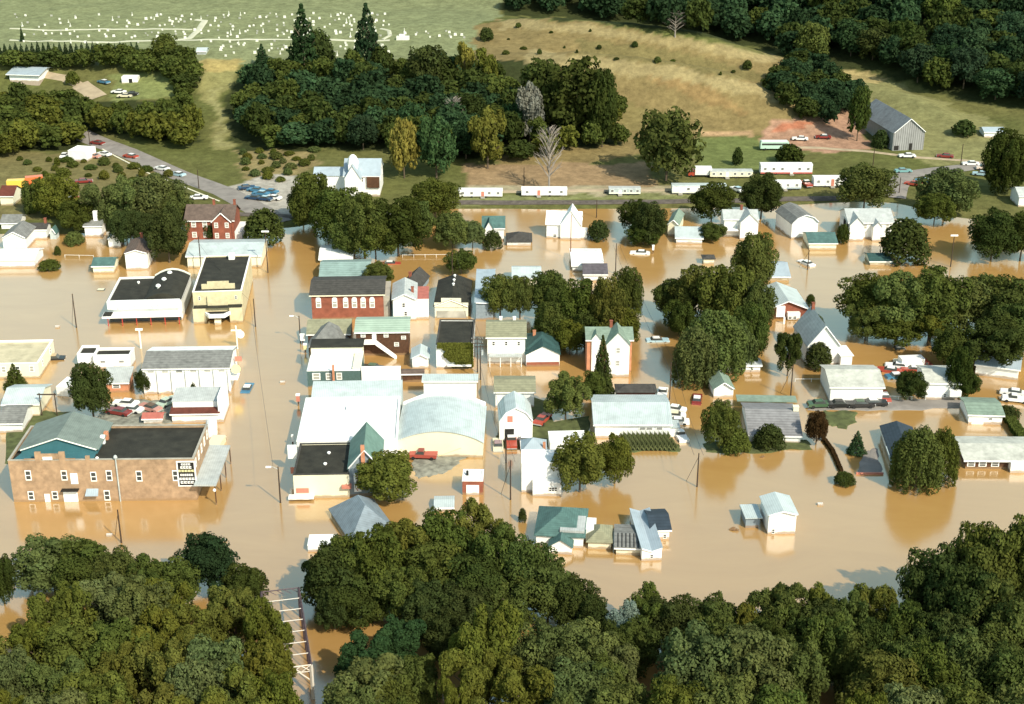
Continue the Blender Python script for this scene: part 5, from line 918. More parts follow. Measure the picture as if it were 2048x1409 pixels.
for r_ in ((1290, 1160, 1300, 92, 'open', 'green'), (1352, 1185, 1322, 96, 'broad', 'dark'), (1425, 1182, 1325, 92, 'broad', 'green'), (1482, 1188, 1335, 80, 'open', 'olive'), (1555, 1140, 1325, 100, 'open', 'green'), (1628, 1156, 1325, 84, 'open', 'olive'), (1590, 1200, 1350, 92, 'broad', 'green'), (1692, 1168, 1345, 92, 'open', 'green'), (1800, 1196, 1370, 84, 'broad', 'green'), (1850, 1215, 1390, 84, 'broad', 'dark'),
           (1395, 1245, 1460, 140, 'broad', 'gg'), (1492, 1250, 1470, 140, 'broad', 'gg'), (1585, 1262, 1450, 112, 'broad', 'green'), (1762, 1300, 1490, 126, 'broad', 'olive'), (1848, 1262, 1460, 110, 'broad', 'green'), (1935, 1250, 1450, 120, 'broad', 'gg'), (2025, 1280, 1490, 120, 'broad', 'green'), (1445, 1330, 1550, 140, 'broad', 'gg'), (1550, 1362, 1570, 130, 'broad', 'green'), (1345, 1342, 1550, 112, 'broad', 'olive'), (1720, 1368, 1590, 100, 'broad', 'olive'), (1815, 1352, 1570, 130, 'broad', 'gg'), (1925, 1352, 1570, 130, 'broad', 'green'), (2030, 1362, 1590, 130, 'broad', 'gg'), (1640, 1405, 1600, 100, 'broad', 'gg'),
           (1212, 1240, 1390, 90, 'broad', 'dark'), (1272, 1228, 1365, 84, 'broad', 'green'), (1435, 1220, 1380, 100, 'broad', 'green'), (1535, 1232, 1400, 90, 'broad', 'dark'), (1655, 1215, 1395, 90, 'broad', 'green'), (1735, 1228, 1410, 90, 'broad', 'dark'), (1800, 1262, 1440, 90, 'broad', 'green'), (1895, 1215, 1400, 96, 'broad', 'dark'), (1700, 1245, 1420, 76, 'broad', 'green'), (1985, 1225, 1420, 110, 'broad', 'green'), (1640, 1190, 1350, 80, 'broad', 'dark')):
    T(*r_, *G4)
T(1752, 1150, 1335, 88, 'open', 'olive', 'tree with pale blossom-like patches beside blue shadow at lower right')
G5 = ('tall dark tree of the clump at the right edge above the lower right wood', 'tall trees at the lower right edge')
for r_ in ((1872, 1078, 1300, 112, 'willow', 'dark'), (1950, 1035, 1290, 116, 'willow', 'green'), (2035, 1016, 1290, 120, 'willow', 'green'), (1925, 1120, 1350, 112, 'willow', 'dark'), (2008, 1150, 1390, 124, 'willow', 'green')):
    T(*r_, *G5)
t = thing('bare_tree', 'slim pale dead trunk rising from the water between foreground trees', 'tree', at(886, 1400, 0)); MB().bar((0, 0, -1), (.2, .3, 5), .16, 6, .11).bar((.2, .3, 5), (1.8, .6, 9), .11, 6, .05).bar((.2, .3, 5), (-.3, .5, 7), .06, 5, .03).build('trunk', M['barkw'], t)

# town trees
for r_ in (
 (765, 900, 1010, 122, 'broad', 'olive', 'large round olive tree in front of the narrow teal-gabled shop'),
 (757, 523, 577, 56, 'broad', 'green', 'round tree between faded teal roof and brick hall'),
 (662, 537, 562, 26, 'bush', 'green', 'small shrub behind the arched-window brick hall'),
 (922, 498, 553, 60, 'broad', 'green', 'round lone tree standing in flood above the black-roofed cream hall'),
 (527, 406, 494, 92, 'bush', 'dark', 'large dark dome-shaped tree between theatre shed and main street'),
 (335, 420, 532, 78, 'broad', 'dark', 'tall dark dense tree right of the red-brown roofed cottage'),
 (425, 440, 482, 40, 'broad', 'dark', 'small dark tree in front of the brick house'),
 (97, 514, 543, 50, 'bush', 'green', 'round bush standing in water by the long low house'),
 (115, 489, 512, 15, 'bush', 'dark', 'narrow small bush above the round bush in the water'),
 (147, 458, 492, 42, 'bush', 'gg', 'grey-green bush left of the white house with tall chimney'),
 (32, 722, 778, 52, 'spruce', 'green', 'evergreen in front of the cream building at the left edge'),
 (183, 726, 845, 74, 'broad', 'dark', 'tall dark tree beside the gas station at left'),
 (286, 738, 790, 34, 'broad', 'dark', 'small tree between brick garage and white buttressed shop'),
 (388, 758, 786, 24, 'spruce', 'dark', 'small evergreen before the white buttressed shop'),
 (1203, 665, 795, 54, 'spruce', 'dark', 'dark spruce in front of the tall pink-sided house'),
 (1132, 740, 850, 92, 'open', 'gg', 'loose light green tree beside the red car'),
 (1192, 738, 802, 48, 'broad', 'green', 'shaded tree just left of the dark hipped garage'),
 (1197, 434, 483, 52, 'bush', 'dark', 'round bush right of the white sweeping-roof house'),
 (1426, 446, 487, 50, 'broad', 'green', 'tree right of the pale blue roofed garage'),
 (1425, 368, 447, 82, 'broad', 'dark', 'dark tree in front of the long white trailer'),
 (1524, 350, 445, 78, 'broad', 'dark', 'dark tree right of the white two-storey cross-gabled house'),
 (1505, 468, 600, 78, 'broad', 'green', 'tall tree at the top of the big leafy clump right of centre'),
 (1577, 654, 758, 58, 'open', 'dark', 'dark loose tree left of the steep-gabled white house'),
 (1638, 676, 740, 58, 'bush', 'dark', 'ball-shaped dark tree hiding the steep-gabled white house'),
 (1633, 624, 662, 36, 'bush', 'dark', 'small dark tree behind the steep-gabled white house'),
 (1621, 585, 613, 22, 'bush', 'dark', 'little dark bush at the corner of the brick bungalow'),
 (1822, 740, 806, 56, 'broad', 'dark', 'dark tree between the two white houses at right'),
 (1937, 742, 802, 42, 'broad', 'dark', 'dark tree right of the white square house'),
 (1733, 328, 428, 102, 'broad', 'green', 'big tree beside the highway bend at upper right'),
 (1812, 424, 530, 110, 'bush', 'dark', 'very large round dark tree right of the big white house'),
 (1895, 333, 442, 112, 'broad', 'gg', 'grey-green tree below the parked cars at upper right'),
 (1872, 385, 455, 70, 'broad', 'green', 'tree just behind the very large round dark tree'),
 (2012, 265, 402, 96, 'broad', 'dark', 'tall dark tree at the right edge near the highway'),
 (1988, 420, 528, 92, 'broad', 'dark', 'dark spreading tree at the right edge, left of its pair'),
 (2046, 424, 528, 80, 'broad', 'dark', 'dark spreading tree cut by the right edge'),
 (1686, 443, 489, 32, 'bush', 'dark', 'small round bush left of the large two-roofed house'),
 (1835, 835, 985, 96, 'willow', 'green', 'tall feathery tree hiding the navy-roofed house, left of its pair'),
 (1882, 843, 972, 70, 'willow', 'green', 'tall feathery tree, right of the pair by the ranch house'),
 (1712, 857, 907, 42, 'spruce', 'blue', 'small blue-green spruce by the grey driveway'),
 (1634, 820, 893, 46, 'broad', 'red', 'reddish-brown tree at the head of the diagonal hedge'),
 (1690, 938, 973, 48, 'bush', 'dark', 'low round bush alone in the flood below the driveway'),
 (1440, 795, 905, 68, 'broad', 'green', 'tree left of the grey-roofed house with mint rear slope'),
 (1472, 845, 910, 60, 'bush', 'green', 'lower tree beside the grey-roofed house'),
 (1540, 838, 902, 68, 'bush', 'dark', 'wide dark bush in front of the grey-roofed house'),
 (1160, 866, 996, 100, 'broad', 'olive', 'large olive tree right of the big plain white house'),
 (1230, 868, 975, 66, 'broad', 'olive', 'smaller olive tree in the pair beside the corn rows'),
 (1045, 1010, 1046, 18, 'bush', 'dark', 'slim column shrub beside the alley power pole'),
 (2020, 806, 842, 52, 'bush', 'dark', 'dark bush at the right edge by the white boats')):
    T(*r_)
def masstrees(rows, label, group, **k):
    for r_ in rows: T(*r_, label, group, **k)
masstrees(((628, 348, 475, 88, 'broad', 'green'), (605, 372, 452, 56, 'broad', 'dark'), (682, 378, 500, 96, 'broad', 'green'), (728, 392, 522, 96, 'broad', 'green'), (795, 398, 520, 100, 'broad', 'dark'), (750, 430, 524, 84, 'broad', 'green'), (828, 402, 500, 76, 'broad', 'gg'), (870, 358, 452, 88, 'broad', 'green'), (905, 422, 502, 80, 'broad', 'gg'), (945, 442, 500, 46, 'broad', 'gg'), (690, 440, 520, 60, 'broad', 'green')), 'green tree of the dense clump between main street and railway', 'dense clump of trees below the church')
T(985, 455, 501, 42, 'bush', 'dark', 'round dark tree in front of the teal-roofed small house')
masstrees(((112, 352, 450, 80, 'broad', 'olive'), (72, 362, 440, 50, 'broad', 'green'), (200, 356, 468, 84, 'open', 'gg'), (255, 348, 470, 96, 'open', 'gg'), (318, 350, 470, 100, 'broad', 'gg'), (350, 378, 470, 66, 'broad', 'green'), (152, 402, 472, 66, 'broad', 'green'), (252, 420, 498, 60, 'broad', 'dark'), (290, 425, 500, 50, 'broad', 'dark')), 'leafy tree of the clump below the highway at upper left', 'clump of trees below the highway')
masstrees(((1000, 548, 640, 72, 'broad', 'olive'), (1040, 552, 642, 56, 'broad', 'green'), (1100, 540, 640, 76, 'broad', 'green'), (1155, 560, 690, 84, 'broad', 'green'), (1212, 556, 700, 76, 'broad', 'olive'), (1254, 535, 655, 58, 'broad', 'green'), (1102, 600, 700, 72, 'broad', 'green'), (1245, 610, 700, 72, 'broad', 'olive'), (1170, 620, 705, 70, 'broad', 'dark')), 'tree of the leafy block right of the alley', 'leafy block of trees right of the alley')
T(1140, 640, 714, 56, 'broad', 'olive', 'yellow-green tree beside the brick bungalow')
masstrees(((1272, 400, 470, 62, 'broad', 'dark'), (1300, 405, 495, 70, 'broad', 'dark'), (1288, 445, 495, 66, 'broad', 'dark')), 'dark tree standing in flood left of the narrow cream house', 'three dark trees beside the flooded lane')
masstrees(((1340, 560, 640, 66, 'broad', 'green'), (1388, 535, 660, 100, 'broad', 'olive'), (1455, 530, 680, 110, 'broad', 'olive'), (1510, 560, 690, 66, 'broad', 'green'), (1500, 605, 735, 66, 'broad', 'green'), (1360, 600, 680, 60, 'broad', 'dark')), 'tree of the big leafy clump right of centre', 'big leafy clump right of centre')
masstrees(((1428, 605, 760, 116, 'willow', 'gg'), (1392, 640, 775, 90, 'willow', 'gg'), (1475, 625, 740, 80, 'willow', 'gg')), 'grey-green willow at the front of the big leafy clump', 'grey-green willows right of centre')
masstrees(((1742, 545, 672, 115, 'broad', 'green'), (1800, 536, 690, 124, 'open', 'gg'), (1868, 536, 690, 124, 'broad', 'green'), (1938, 542, 684, 124, 'open', 'gg'), (2005, 550, 690, 120, 'broad', 'green'), (1735, 600, 690, 91, 'open', 'green'), (1795, 622, 698, 100, 'broad', 'green'), (1990, 620, 756, 132, 'open', 'dark'), (1900, 650, 744, 76, 'broad', 'dark'), (2040, 600, 722, 100, 'broad', 'green'), (1860, 610, 700, 96, 'open', 'olive'), (1915, 690, 800, 50, 'broad', 'dark')), 'leafy tree of the long dense row at right', 'long dense tree row at right')

# hillside trees
HS = dict(far=True, wet=False)
for r_ in (
 (610, 14, 158, 84, 'spruce', 'deep', 'very tall dark spruce at the cemetery edge, left of the two'), (737, 12, 155, 84, 'spruce', 'deep', 'very tall dark spruce at the cemetery edge, right of the two'),
 (640, 52, 155, 60, 'bush', 'dark', 'rounded dark yew leaning on the left tall spruce'), (525, 88, 135, 38, 'spruce', 'deep', 'small cone-shaped spruce below the cemetery'), (973, 52, 84, 34, 'bush', 'dark', 'dark round tree at the corner of the cemetery and the pasture'),
 (808, 238, 362, 62, 'broad', 'yel', 'yellowish tree at the foot of the wooded slope'), (872, 236, 362, 84, 'broad', 'blue', 'blue-green tree beside the yellowish tree below the wood'), (975, 208, 345, 88, 'open', 'olive', 'large yellow-olive tree above the left trailer'),
 (1335, 215, 372, 150, 'broad', 'green', 'biggest lone tree on the slope above the long white trailer'), (1155, 122, 285, 140, 'broad', 'dark', 'great dark oak at the right end of the wood'), (1205, 150, 300, 66, 'broad', 'dark', 'dark tree on the right flank of the great dark oak'), (1085, 120, 250, 104, 'broad', 'dark', 'dark tree on the left flank of the great dark oak'),
 (932, 82, 190, 52, 'open', 'yel', 'yellow-green tree on the crest below the cemetery corner'), (975, 95, 200, 56, 'open', 'olive', 'olive tree next to the yellow-green tree on the crest'), (855, 90, 200, 92, 'broad', 'dark', 'broad dark tree on the crest below the cemetery'),
 (1475, 292, 332, 22, 'bush', 'dark', 'small dark tree above the grey-topped trailer'), (1580, 282, 330, 60, 'bush', 'dark', 'dark tree in front of the pale green bus'), (1716, 178, 286, 50, 'broad', 'dark', 'dark tree against the back of the old barn'), (1762, 256, 298, 34, 'bush', 'dark', 'bush below the left side of the barn'),
 (1060, 160, 290, 78, 'open', 'grey', 'pale grey half-dead tree in front of the great dark oak'), (45, 54, 84, 10, 'spruce', 'deep', 'tiny slim cypress at the left of the cemetery'), (1495, 118, 142, 22, 'bush', 'dark', 'dark bush on the pasture near its right end'), (145, 140, 172, 30, 'bush', 'green', 'bush beside the dirt drive on the hilltop'), (330, 70, 135, 60, 'broad', 'green', 'tree at the right end of the cemetery hedge'), (1930, 235, 275, 50, 'bush', 'dark', 'round dark tree left of the blue-roofed pale shed')):
    T(*r_, **HS)
T(1098, 255, 385, 86, 'bare', 'grey', 'leafless tree standing behind the white trailers', **HS); T(908, 195, 275, 60, 'bare', 'grey', 'small leafless grey tree inside the wood', **HS); T(1350, 22, 75, 70, 'bare', 'grey', 'pale dead tree at the edge of the far forest', **HS)
PLACED = []; CAND = []
def wood(poly, spacing, wr, hr, kinds, label, group, seed=1, name='tree', cat='tree', push=0):
    """scatter single trees over a hillside area"""
    r = random.Random(seed); xs = [p[0] for p in poly]; ys = [p[1] for p in poly]; cnt = 0
    for _ in range(int(6000)):
        px, py = r.uniform(min(xs), max(xs)), r.uniform(min(ys), max(ys))
        if not inpoly(np.array([px]), np.array([py]), poly)[0]: continue
        P = at_t(px, py)
        if P.y > 740 or any((P.x-q.x)**2+(P.y-q.y)**2 < spacing**2 for q in PLACED): continue
        PLACED.append(P.copy()); kd, ck = r.choice(kinds); wd, hh = r.uniform(*wr), r.uniform(*hr); cnt += 1
        if name != 'tree': plant(P, wd, hh, kd, ck, label, group, name, cat, True)
        else: CAND.append((-wd*hh/(P.y**2), P, wd, hh, kd, ck, label, group))
    return cnt
n1 = wood([(508, 305), (492, 235), (504, 180), (550, 165), (700, 162), (860, 160), (1000, 175), (1060, 230), (1080, 290), (1000, 310), (930, 330), (800, 305), (620, 300)], 6.4, (8.5, 13), (7.5, 12), [('broad', 'deep'), ('broad', 'blue'), ('broad', 'dark'), ('open', 'green')], 'blue-green tree of the dense wood below the cemetery', 'dense wood below the cemetery', 3)
n1b = wood([(960, 180), (1230, 225), (1240, 292), (1120, 315), (960, 330)], 7, (6, 10), (6, 9), [('broad', 'green'), ('open', 'olive'), ('broad', 'dark')], 'mixed green tree at the right end of the hillside wood', 'right end of the hillside wood', 4)
n2 = wood([(-60, 225), (120, 222), (180, 246), (330, 252), (365, 232), (372, 226), (385, 250), (395, 296), (350, 300), (260, 275), (170, 262), (130, 300), (-60, 330)], 6.2, (8, 12), (6.5, 10.5), [('broad', 'green'), ('broad', 'dark'), ('open', 'green'), ('broad', 'olive')], 'tree of the wooded slope above the highway at left', 'wooded slope above the highway', 5)
n3 = wood([(275, 124), (372, 116), (386, 170), (384, 205), (362, 200), (325, 160), (260, 147), (120, 143), (-30, 140), (-30, 133), (265, 132)], 5.6, (7, 11), (5, 8.5), [('broad', 'green'), ('broad', 'dark'), ('broad', 'green')], 'tree of the belt below the cemetery at left', 'tree belt below the cemetery', 6)
for i, x in enumerate(range(-10, 285, 11)): T(x, 84+random.uniform(0, 6), 118, 17, 'spruce', 'deep', 'small pointed cedar in the row along the cemetery road', 'cedar row along the cemetery road', name='cedar', **HS)
n4 = wood([(1015, 22), (1130, 33), (1250, 46), (1400, 70), (1560, 101), (1600, 125), (1680, 132), (1790, 150), (1850, 180), (1960, 205), (2080, 225), (2130, 200), (2130, -120), (1000, -60)], 8.6, (11, 16), (10, 15), [('broad', 'green'), ('broad', 'dark'), ('broad', 'deep'), ('broad', 'deep'), ('broad', 'blue')], 'tree of the dark forested hillside at upper right', 'dark forest at upper right', 7)
n5 = wood([(1552, 140), (1600, 132), (1640, 150), (1650, 168), (1700, 196), (1728, 232), (1695, 222), (1645, 262), (1590, 236), (1542, 200)], 6.2, (7, 11), (6, 9), [('broad', 'dark'), ('broad', 'deep')], 'dark tree of the thicket left of the barn', 'thicket left of the barn', 8)
n6 = wood([(1040, -60), (-40, -60), (-40, -20), (1040, -10)], 9, (9, 13), (8, 12), [('broad', 'dark'), ('broad', 'deep')], 'tree behind the cemetery', 'trees behind the cemetery', 9)
n7 = wood([(1120, 44), (1350, 90), (1540, 130), (1540, 175), (1400, 145), (1150, 118), (1010, 110), (1010, 50)], 12, (.9, 3.4), (.6, 2.4), [('bush', 'green'), ('bush', 'dark')], 'small bush dotting the dry hill pasture', 'small bushes on the pasture', 10, 'bush', 'bush')
n8 = wood([(480, 305), (640, 300), (620, 325), (560, 365), (480, 345)], 4.5, (2, 4.5), (1.2, 2.6), [('bush', 'olive'), ('bush', 'gg'), ('bush', 'green')], 'scrubby bush on the bank beside the highway', 'scrub beside the highway', 11, 'bush', 'bush')
n9 = wood([(30, 320), (220, 325), (340, 352), (330, 372), (60, 350)], 5, (2, 5), (1.2, 3), [('bush', 'olive'), ('bush', 'green')], 'scrubby bush on the field left of the highway', 'scrub left of the highway', 12, 'bush', 'bush')

# the nearest trees of the woods stay single trees, the rest is one mass
n_tree = sum(1 for o in bpy.data.objects if o.get('category') == 'tree'); CAND.sort(key=lambda c: c[0]); keep = max(0, 298-n_tree)
for c in CAND[:keep]: plant(c[1], c[2], c[3], c[4], c[5], c[6], c[7], 'tree', 'tree', True)
LOW = {'broad': [crown_data('broad', 211+i, 1900, .10) for i in range(6)], 'open': [crown_data('open', 231+i, 1900, .088) for i in range(4)]}
VQ, VT = [], []; rw = np.random.default_rng(77)
for c in CAND[keep:]:
    q, tn = LOW[c[4]][rw.integers(len(LOW[c[4]]))]; a = rw.uniform(0, 6.28); ca_, sa_ = math.cos(a)*c[2]/2, math.sin(a)*c[2]/2; cl = PAL[c[5]]; k = rw.uniform(.8, 1.2)
    x = q[..., 0]*ca_-q[..., 1]*sa_+c[1].x; y = q[..., 0]*sa_+q[..., 1]*ca_+c[1].y; VQ.append(np.stack([x, y, q[..., 2]*c[3]+c[1].z-.1], -1)); VT.append(tn*np.array([cl[0]*k, cl[1]*k, cl[2]*k, 1]))
VQ = np.concatenate(VQ).reshape(-1, 3); VT = np.repeat(np.concatenate(VT), 4, 0); nq = len(VQ)//4
me = bpy.data.meshes.new('wood'); me.vertices.add(nq*4); me.vertices.foreach_set('co', VQ.reshape(-1).astype('f')); me.loops.add(nq*4); me.loops.foreach_set('vertex_index', np.arange(nq*4, dtype='i'))
me.polygons.add(nq); me.polygons.foreach_set('loop_start', (np.arange(nq)*4).astype('i')); me.update(); ca = me.color_attributes.new('tint', 'FLOAT_COLOR', 'POINT'); ca.data.foreach_set('color', VT.reshape(-1).astype('f')); me.materials.append(M['leaf'])
tag(link('wood', me), 'dense dark green woods covering the hillsides behind the town', 'woods', kind='stuff')
print('WOODS', n1, n1b, n2, n3, n4, n5, n6, n7, n8, n9, 'placed', n_tree, 'kept', keep, 'massed', len(CAND)-keep)
# ------------------------------------------------------------------ vehicles (colour comes from the object)
def car_meshes():
    def hull(prof, y0, y1, tin=0.0, zt=None):
        mb = MB(); n = len(prof); vs = [(x, y0+(tin if z > (zt or 99) else 0), z) for x, z in prof]+[(x, y1-(tin if z > (zt or 99) else 0), z) for x, z in prof]
        mb.add(vs, [(i, (i+1) % n, n+(i+1) % n, n+i) for i in range(n)]+[tuple(range(n))[::-1], tuple(range(n, 2*n))]); return mb
    D = {}
    body = hull([(-2.5, .35), (2.5, .35), (2.55, .62), (2.45, .85), (1.1, .95), (-1.5, .98), (-2.45, .92), (-2.55, .6)], -.93, .93)
    glass = hull([(-1.55, .97), (1.05, .94), (.45, 1.36), (-1.15, 1.38)], -.82, .82, .14, 1.2)
    roof = MB().box(-1.1, .42, -.66, .66, 1.381, 1.43)
    D['car'] = (body.mesh('body', M['paint']), glass.mesh('windows', M['glass']), roof.mesh('roof', M['paint']))
    pb = hull([(-2.6, .45), (2.5, .45), (2.55, .7), (2.45, 1.0), (1.3, 1.08), (-2.6, 1.05)], -.95, .95)
    D['pickup'] = (pb.mesh('body', M['paint']), hull([(-.3, 1.06), (1.35, 1.06), (.85, 1.6), (-.2, 1.6)], -.86, .86, .12, 1.4).mesh('windows', M['glass']), MB().box(-.22, .82, -.72, .72, 1.601, 1.68).mesh('roof', M['paint']))
    tb = MB().box(-3.6, 1.3, -1.2, 1.2, .8, 3.0)
    D['truck'] = (MB().box(1.45, 3.3, -1.0, 1.0, .5, 1.5).box(1.45, 2.4, -.95, .95, 1.5, 2.2).mesh('cab', M['paint']), MB().box(2.41, 2.46, -.8, .8, 1.55, 2.1).box(1.6, 2.2, -.99, -.955, 1.55, 2.1).box(1.6, 2.2, .955, .99, 1.55, 2.1).mesh('windows', M['glass']), tb.mesh('cargo_box', M['paint']))
    bb = hull([(-4.5, .6), (4.3, .6), (4.5, 1.0), (4.4, 2.6), (4.1, 2.85), (-4.3, 2.85), (-4.5, 2.5)], -1.2, 1.2)
    D['bus'] = (bb.mesh('body', M['paint']), MB().box(-4.1, 3.9, -1.23, 1.23, 1.7, 2.3).mesh('windows', M['glass']), MB().box(-4.0, 3.9, -1.0, 1.0, 2.851, 2.93).mesh('roof', M['paint']))
    w = MB(); w.bar((0, -.1, 0), (0, .1, 0), .34, 10); D['wheel'] = w.mesh('wheel', M['rubber'])
    h = MB().box(-.04, .04, -.16, .16, -.08, .08); D['lamp'] = h.mesh('headlight', M['wtrim'])
    D['bumper'] = MB().box(-.06, .06, -.9, .9, -.09, .09).mesh('bumper', M['lgray_roof'])
    return D
CM = car_meshes()
def vehicle(name, label, px, py, ang, colr, kind='car', rc=None, sub=None, group=None, cat=None, s=1.0, pitch=0.0, sec=None):
    P = at_t(px, py) if sub is None else at(px, py, 0)-Vector((0, 0, sub))
    t = thing(name, label, cat or kind, P, R(ang), group); t.rotation_euler = (0, R(pitch), R(ang)); t.scale = (s, s, s)
    b_, g_, r_ = CM[kind]; c4 = (*colr, 1)
    o = link(b_.name.split('.')[0], b_, t); o.color = c4; link('windows', g_, t); o = link('cargo_box' if kind == 'truck' else 'roof', r_, t); o.color = (*(rc or colr), 1)
    L_ = {'car': (-1.6, 1.6, .95, 2.56, .34), 'pickup': (-1.7, 1.65, .97, 2.56, .36), 'truck': (-2.4, 2.4, 1.1, 3.31, .4), 'bus': (-3, 3, 1.2, 4.51, .45)}[kind]
    for x in L_[:2]:
        for y in (-L_[2], L_[2]): link('wheel', CM['wheel'], t, (x, y*.93, L_[4]))
    for y in (-.68, .68): link('headlight', CM['lamp'], t, (L_[3], y, .68 if kind in ('car', 'pickup') else .9))
    for x in (-L_[3], L_[3]) if kind in ('car', 'pickup') else (): link('bumper', CM['bumper'], t, (x, 0, .45))
    return t
W_, CRM, RED, DRD, BLU, DBL, TEA, GRN, BRN, BLK, TAN, PNK, LBL = (.78, .78, .74), (.65, .60, .42), (.36, .06, .035), (.20, .03, .025), (.05, .17, .27), (.02, .05, .10), (.16, .33, .33), (.05, .10, .05), (.12, .07, .04), (.02, .02, .02), (.45, .34, .2), (.5, .25, .2), (.35, .50, .55)
for a in (
 ('parked_car', 'dark red car at the top of the highway queue', 195, 290, 155, DRD), ('parked_car', 'bright red car with white rear on the highway', 262, 317, 152, RED, 'car', W_),
 ('parked_car', 'white car on the highway, just below the red one', 324, 341, 150, W_), ('parked_car', 'pale blue car lowest in the highway queue', 356, 353, 150, LBL, 'car', W_),
 ('parked_car', 'white car beside the white boxy building', 208, 312, 150, W_), ('parked_car', 'dull red car between white boxy building and highway', 186, 316, 160, PNK),
 ('parked_car', 'white car nose-in at the left of the white boxy building', 130, 315, 90, W_),
 ('parked_car', 'white car parked above the brick house', 398, 400, 5, W_),
 ('parked_car', 'dark blue car topmost in the gravel lot by the highway', 494, 379, 20, DBL), ('parked_car', 'blue car in the gravel lot, second from the top', 512, 384, 160, BLU), ('parked_car', 'light blue car in the middle of the gravel lot', 522, 391, 160, BLU, 'car', LBL), ('parked_car', 'dark car at the left of the gravel lot row', 508, 400, 165, DBL), ('parked_car', 'blue-grey car in the gravel lot lower row', 528, 402, 160, DBL, 'car', LBL), ('parked_car', 'white car at the right end of the gravel lot row', 546, 400, 160, W_), ('parked_car', 'teal car at the upper right of the gravel lot group', 540, 388, 160, BLU),
 ('parked_car', 'blue and white car on the hilltop lawn', 208, 168, 145, BLU, 'car', W_), ('parked_car', 'white car on the hilltop below the small white shed', 238, 188, 170, W_), ('parked_car', 'dark car behind white car on the hilltop', 262, 192, 175, BLK), ('parked_car', 'cream car lowest on the hilltop lawn', 250, 196, 178, CRM),
 ('dump_truck', 'orange truck with yellow box at the left edge field', 42, 380, 10, (.65, .14, .04), 'truck', (.78, .50, .08)), ('dump_truck', 'red-orange truck beside the yellow boxed truck', 62, 374, 200, (.6, .08, .03), 'truck', (.62, .16, .05)), ('parked_car', 'pale blue car below the orange trucks', 50, 392, 175, LBL),
 ('parked_car', 'light car right of the orange trucks', 66, 398, 120, (.6, .6, .5)), ('parked_car', 'red and white car behind the left clump of trees', 142, 402, 60, RED, 'car', W_), ('parked_car', 'red car showing above the left clump of trees', 168, 367, 15, DRD),
 ('parked_car', 'white convertible-like car in the farmyard', 1600, 281, 170, W_), ('parked_car', 'dark red car in the middle of the farmyard', 1646, 278, 175, DRD, 'car', W_), ('parked_car', 'white car parked directly below the barn', 1814, 316, 178, W_), ('parked_car', 'brown car on the track right of the barn', 1890, 316, 165, DRD), ('parked_car', 'white car on the road at the right edge', 1941, 332, 175, W_), ('pickup', 'pale pickup below the white car at the right edge road', 1968, 340, 178, (.6, .5, .42), 'pickup'), ('parked_car', 'silver-blue car at the right edge beside the tall dark tree', 1962, 352, 160, LBL),
 ('parked_car', 'teal car by the verge left of the highway bend', 1806, 346, 4, TEA), ('parked_car', 'bright red car at the highway bend', 1826, 372, 150, RED), ('parked_car', 'blue car behind the red one at the highway bend', 1847, 366, 160, BLU, 'car', LBL),
 ('pickup', 'small red pickup with white roof between two white trailers', 1613, 373, 100, RED, 'pickup', W_), ('parked_car', 'white car half hidden between the dark trees by the trailers', 1474, 383, 120, W_, 'car', LBL), ('truck_tractor', 'red and white truck in front of the grey-topped trailer', 1398, 354, 178, RED, 'truck', W_), ('bus', 'pale green and white bus behind the dark tree above the trailers', 1548, 300, 0, (.45, .62, .52), 'bus', W_), ('parked_van', 'white camper beside the pale green bus', 1570, 297, 0, W_, 'pickup'),
 ): vehicle(*a)
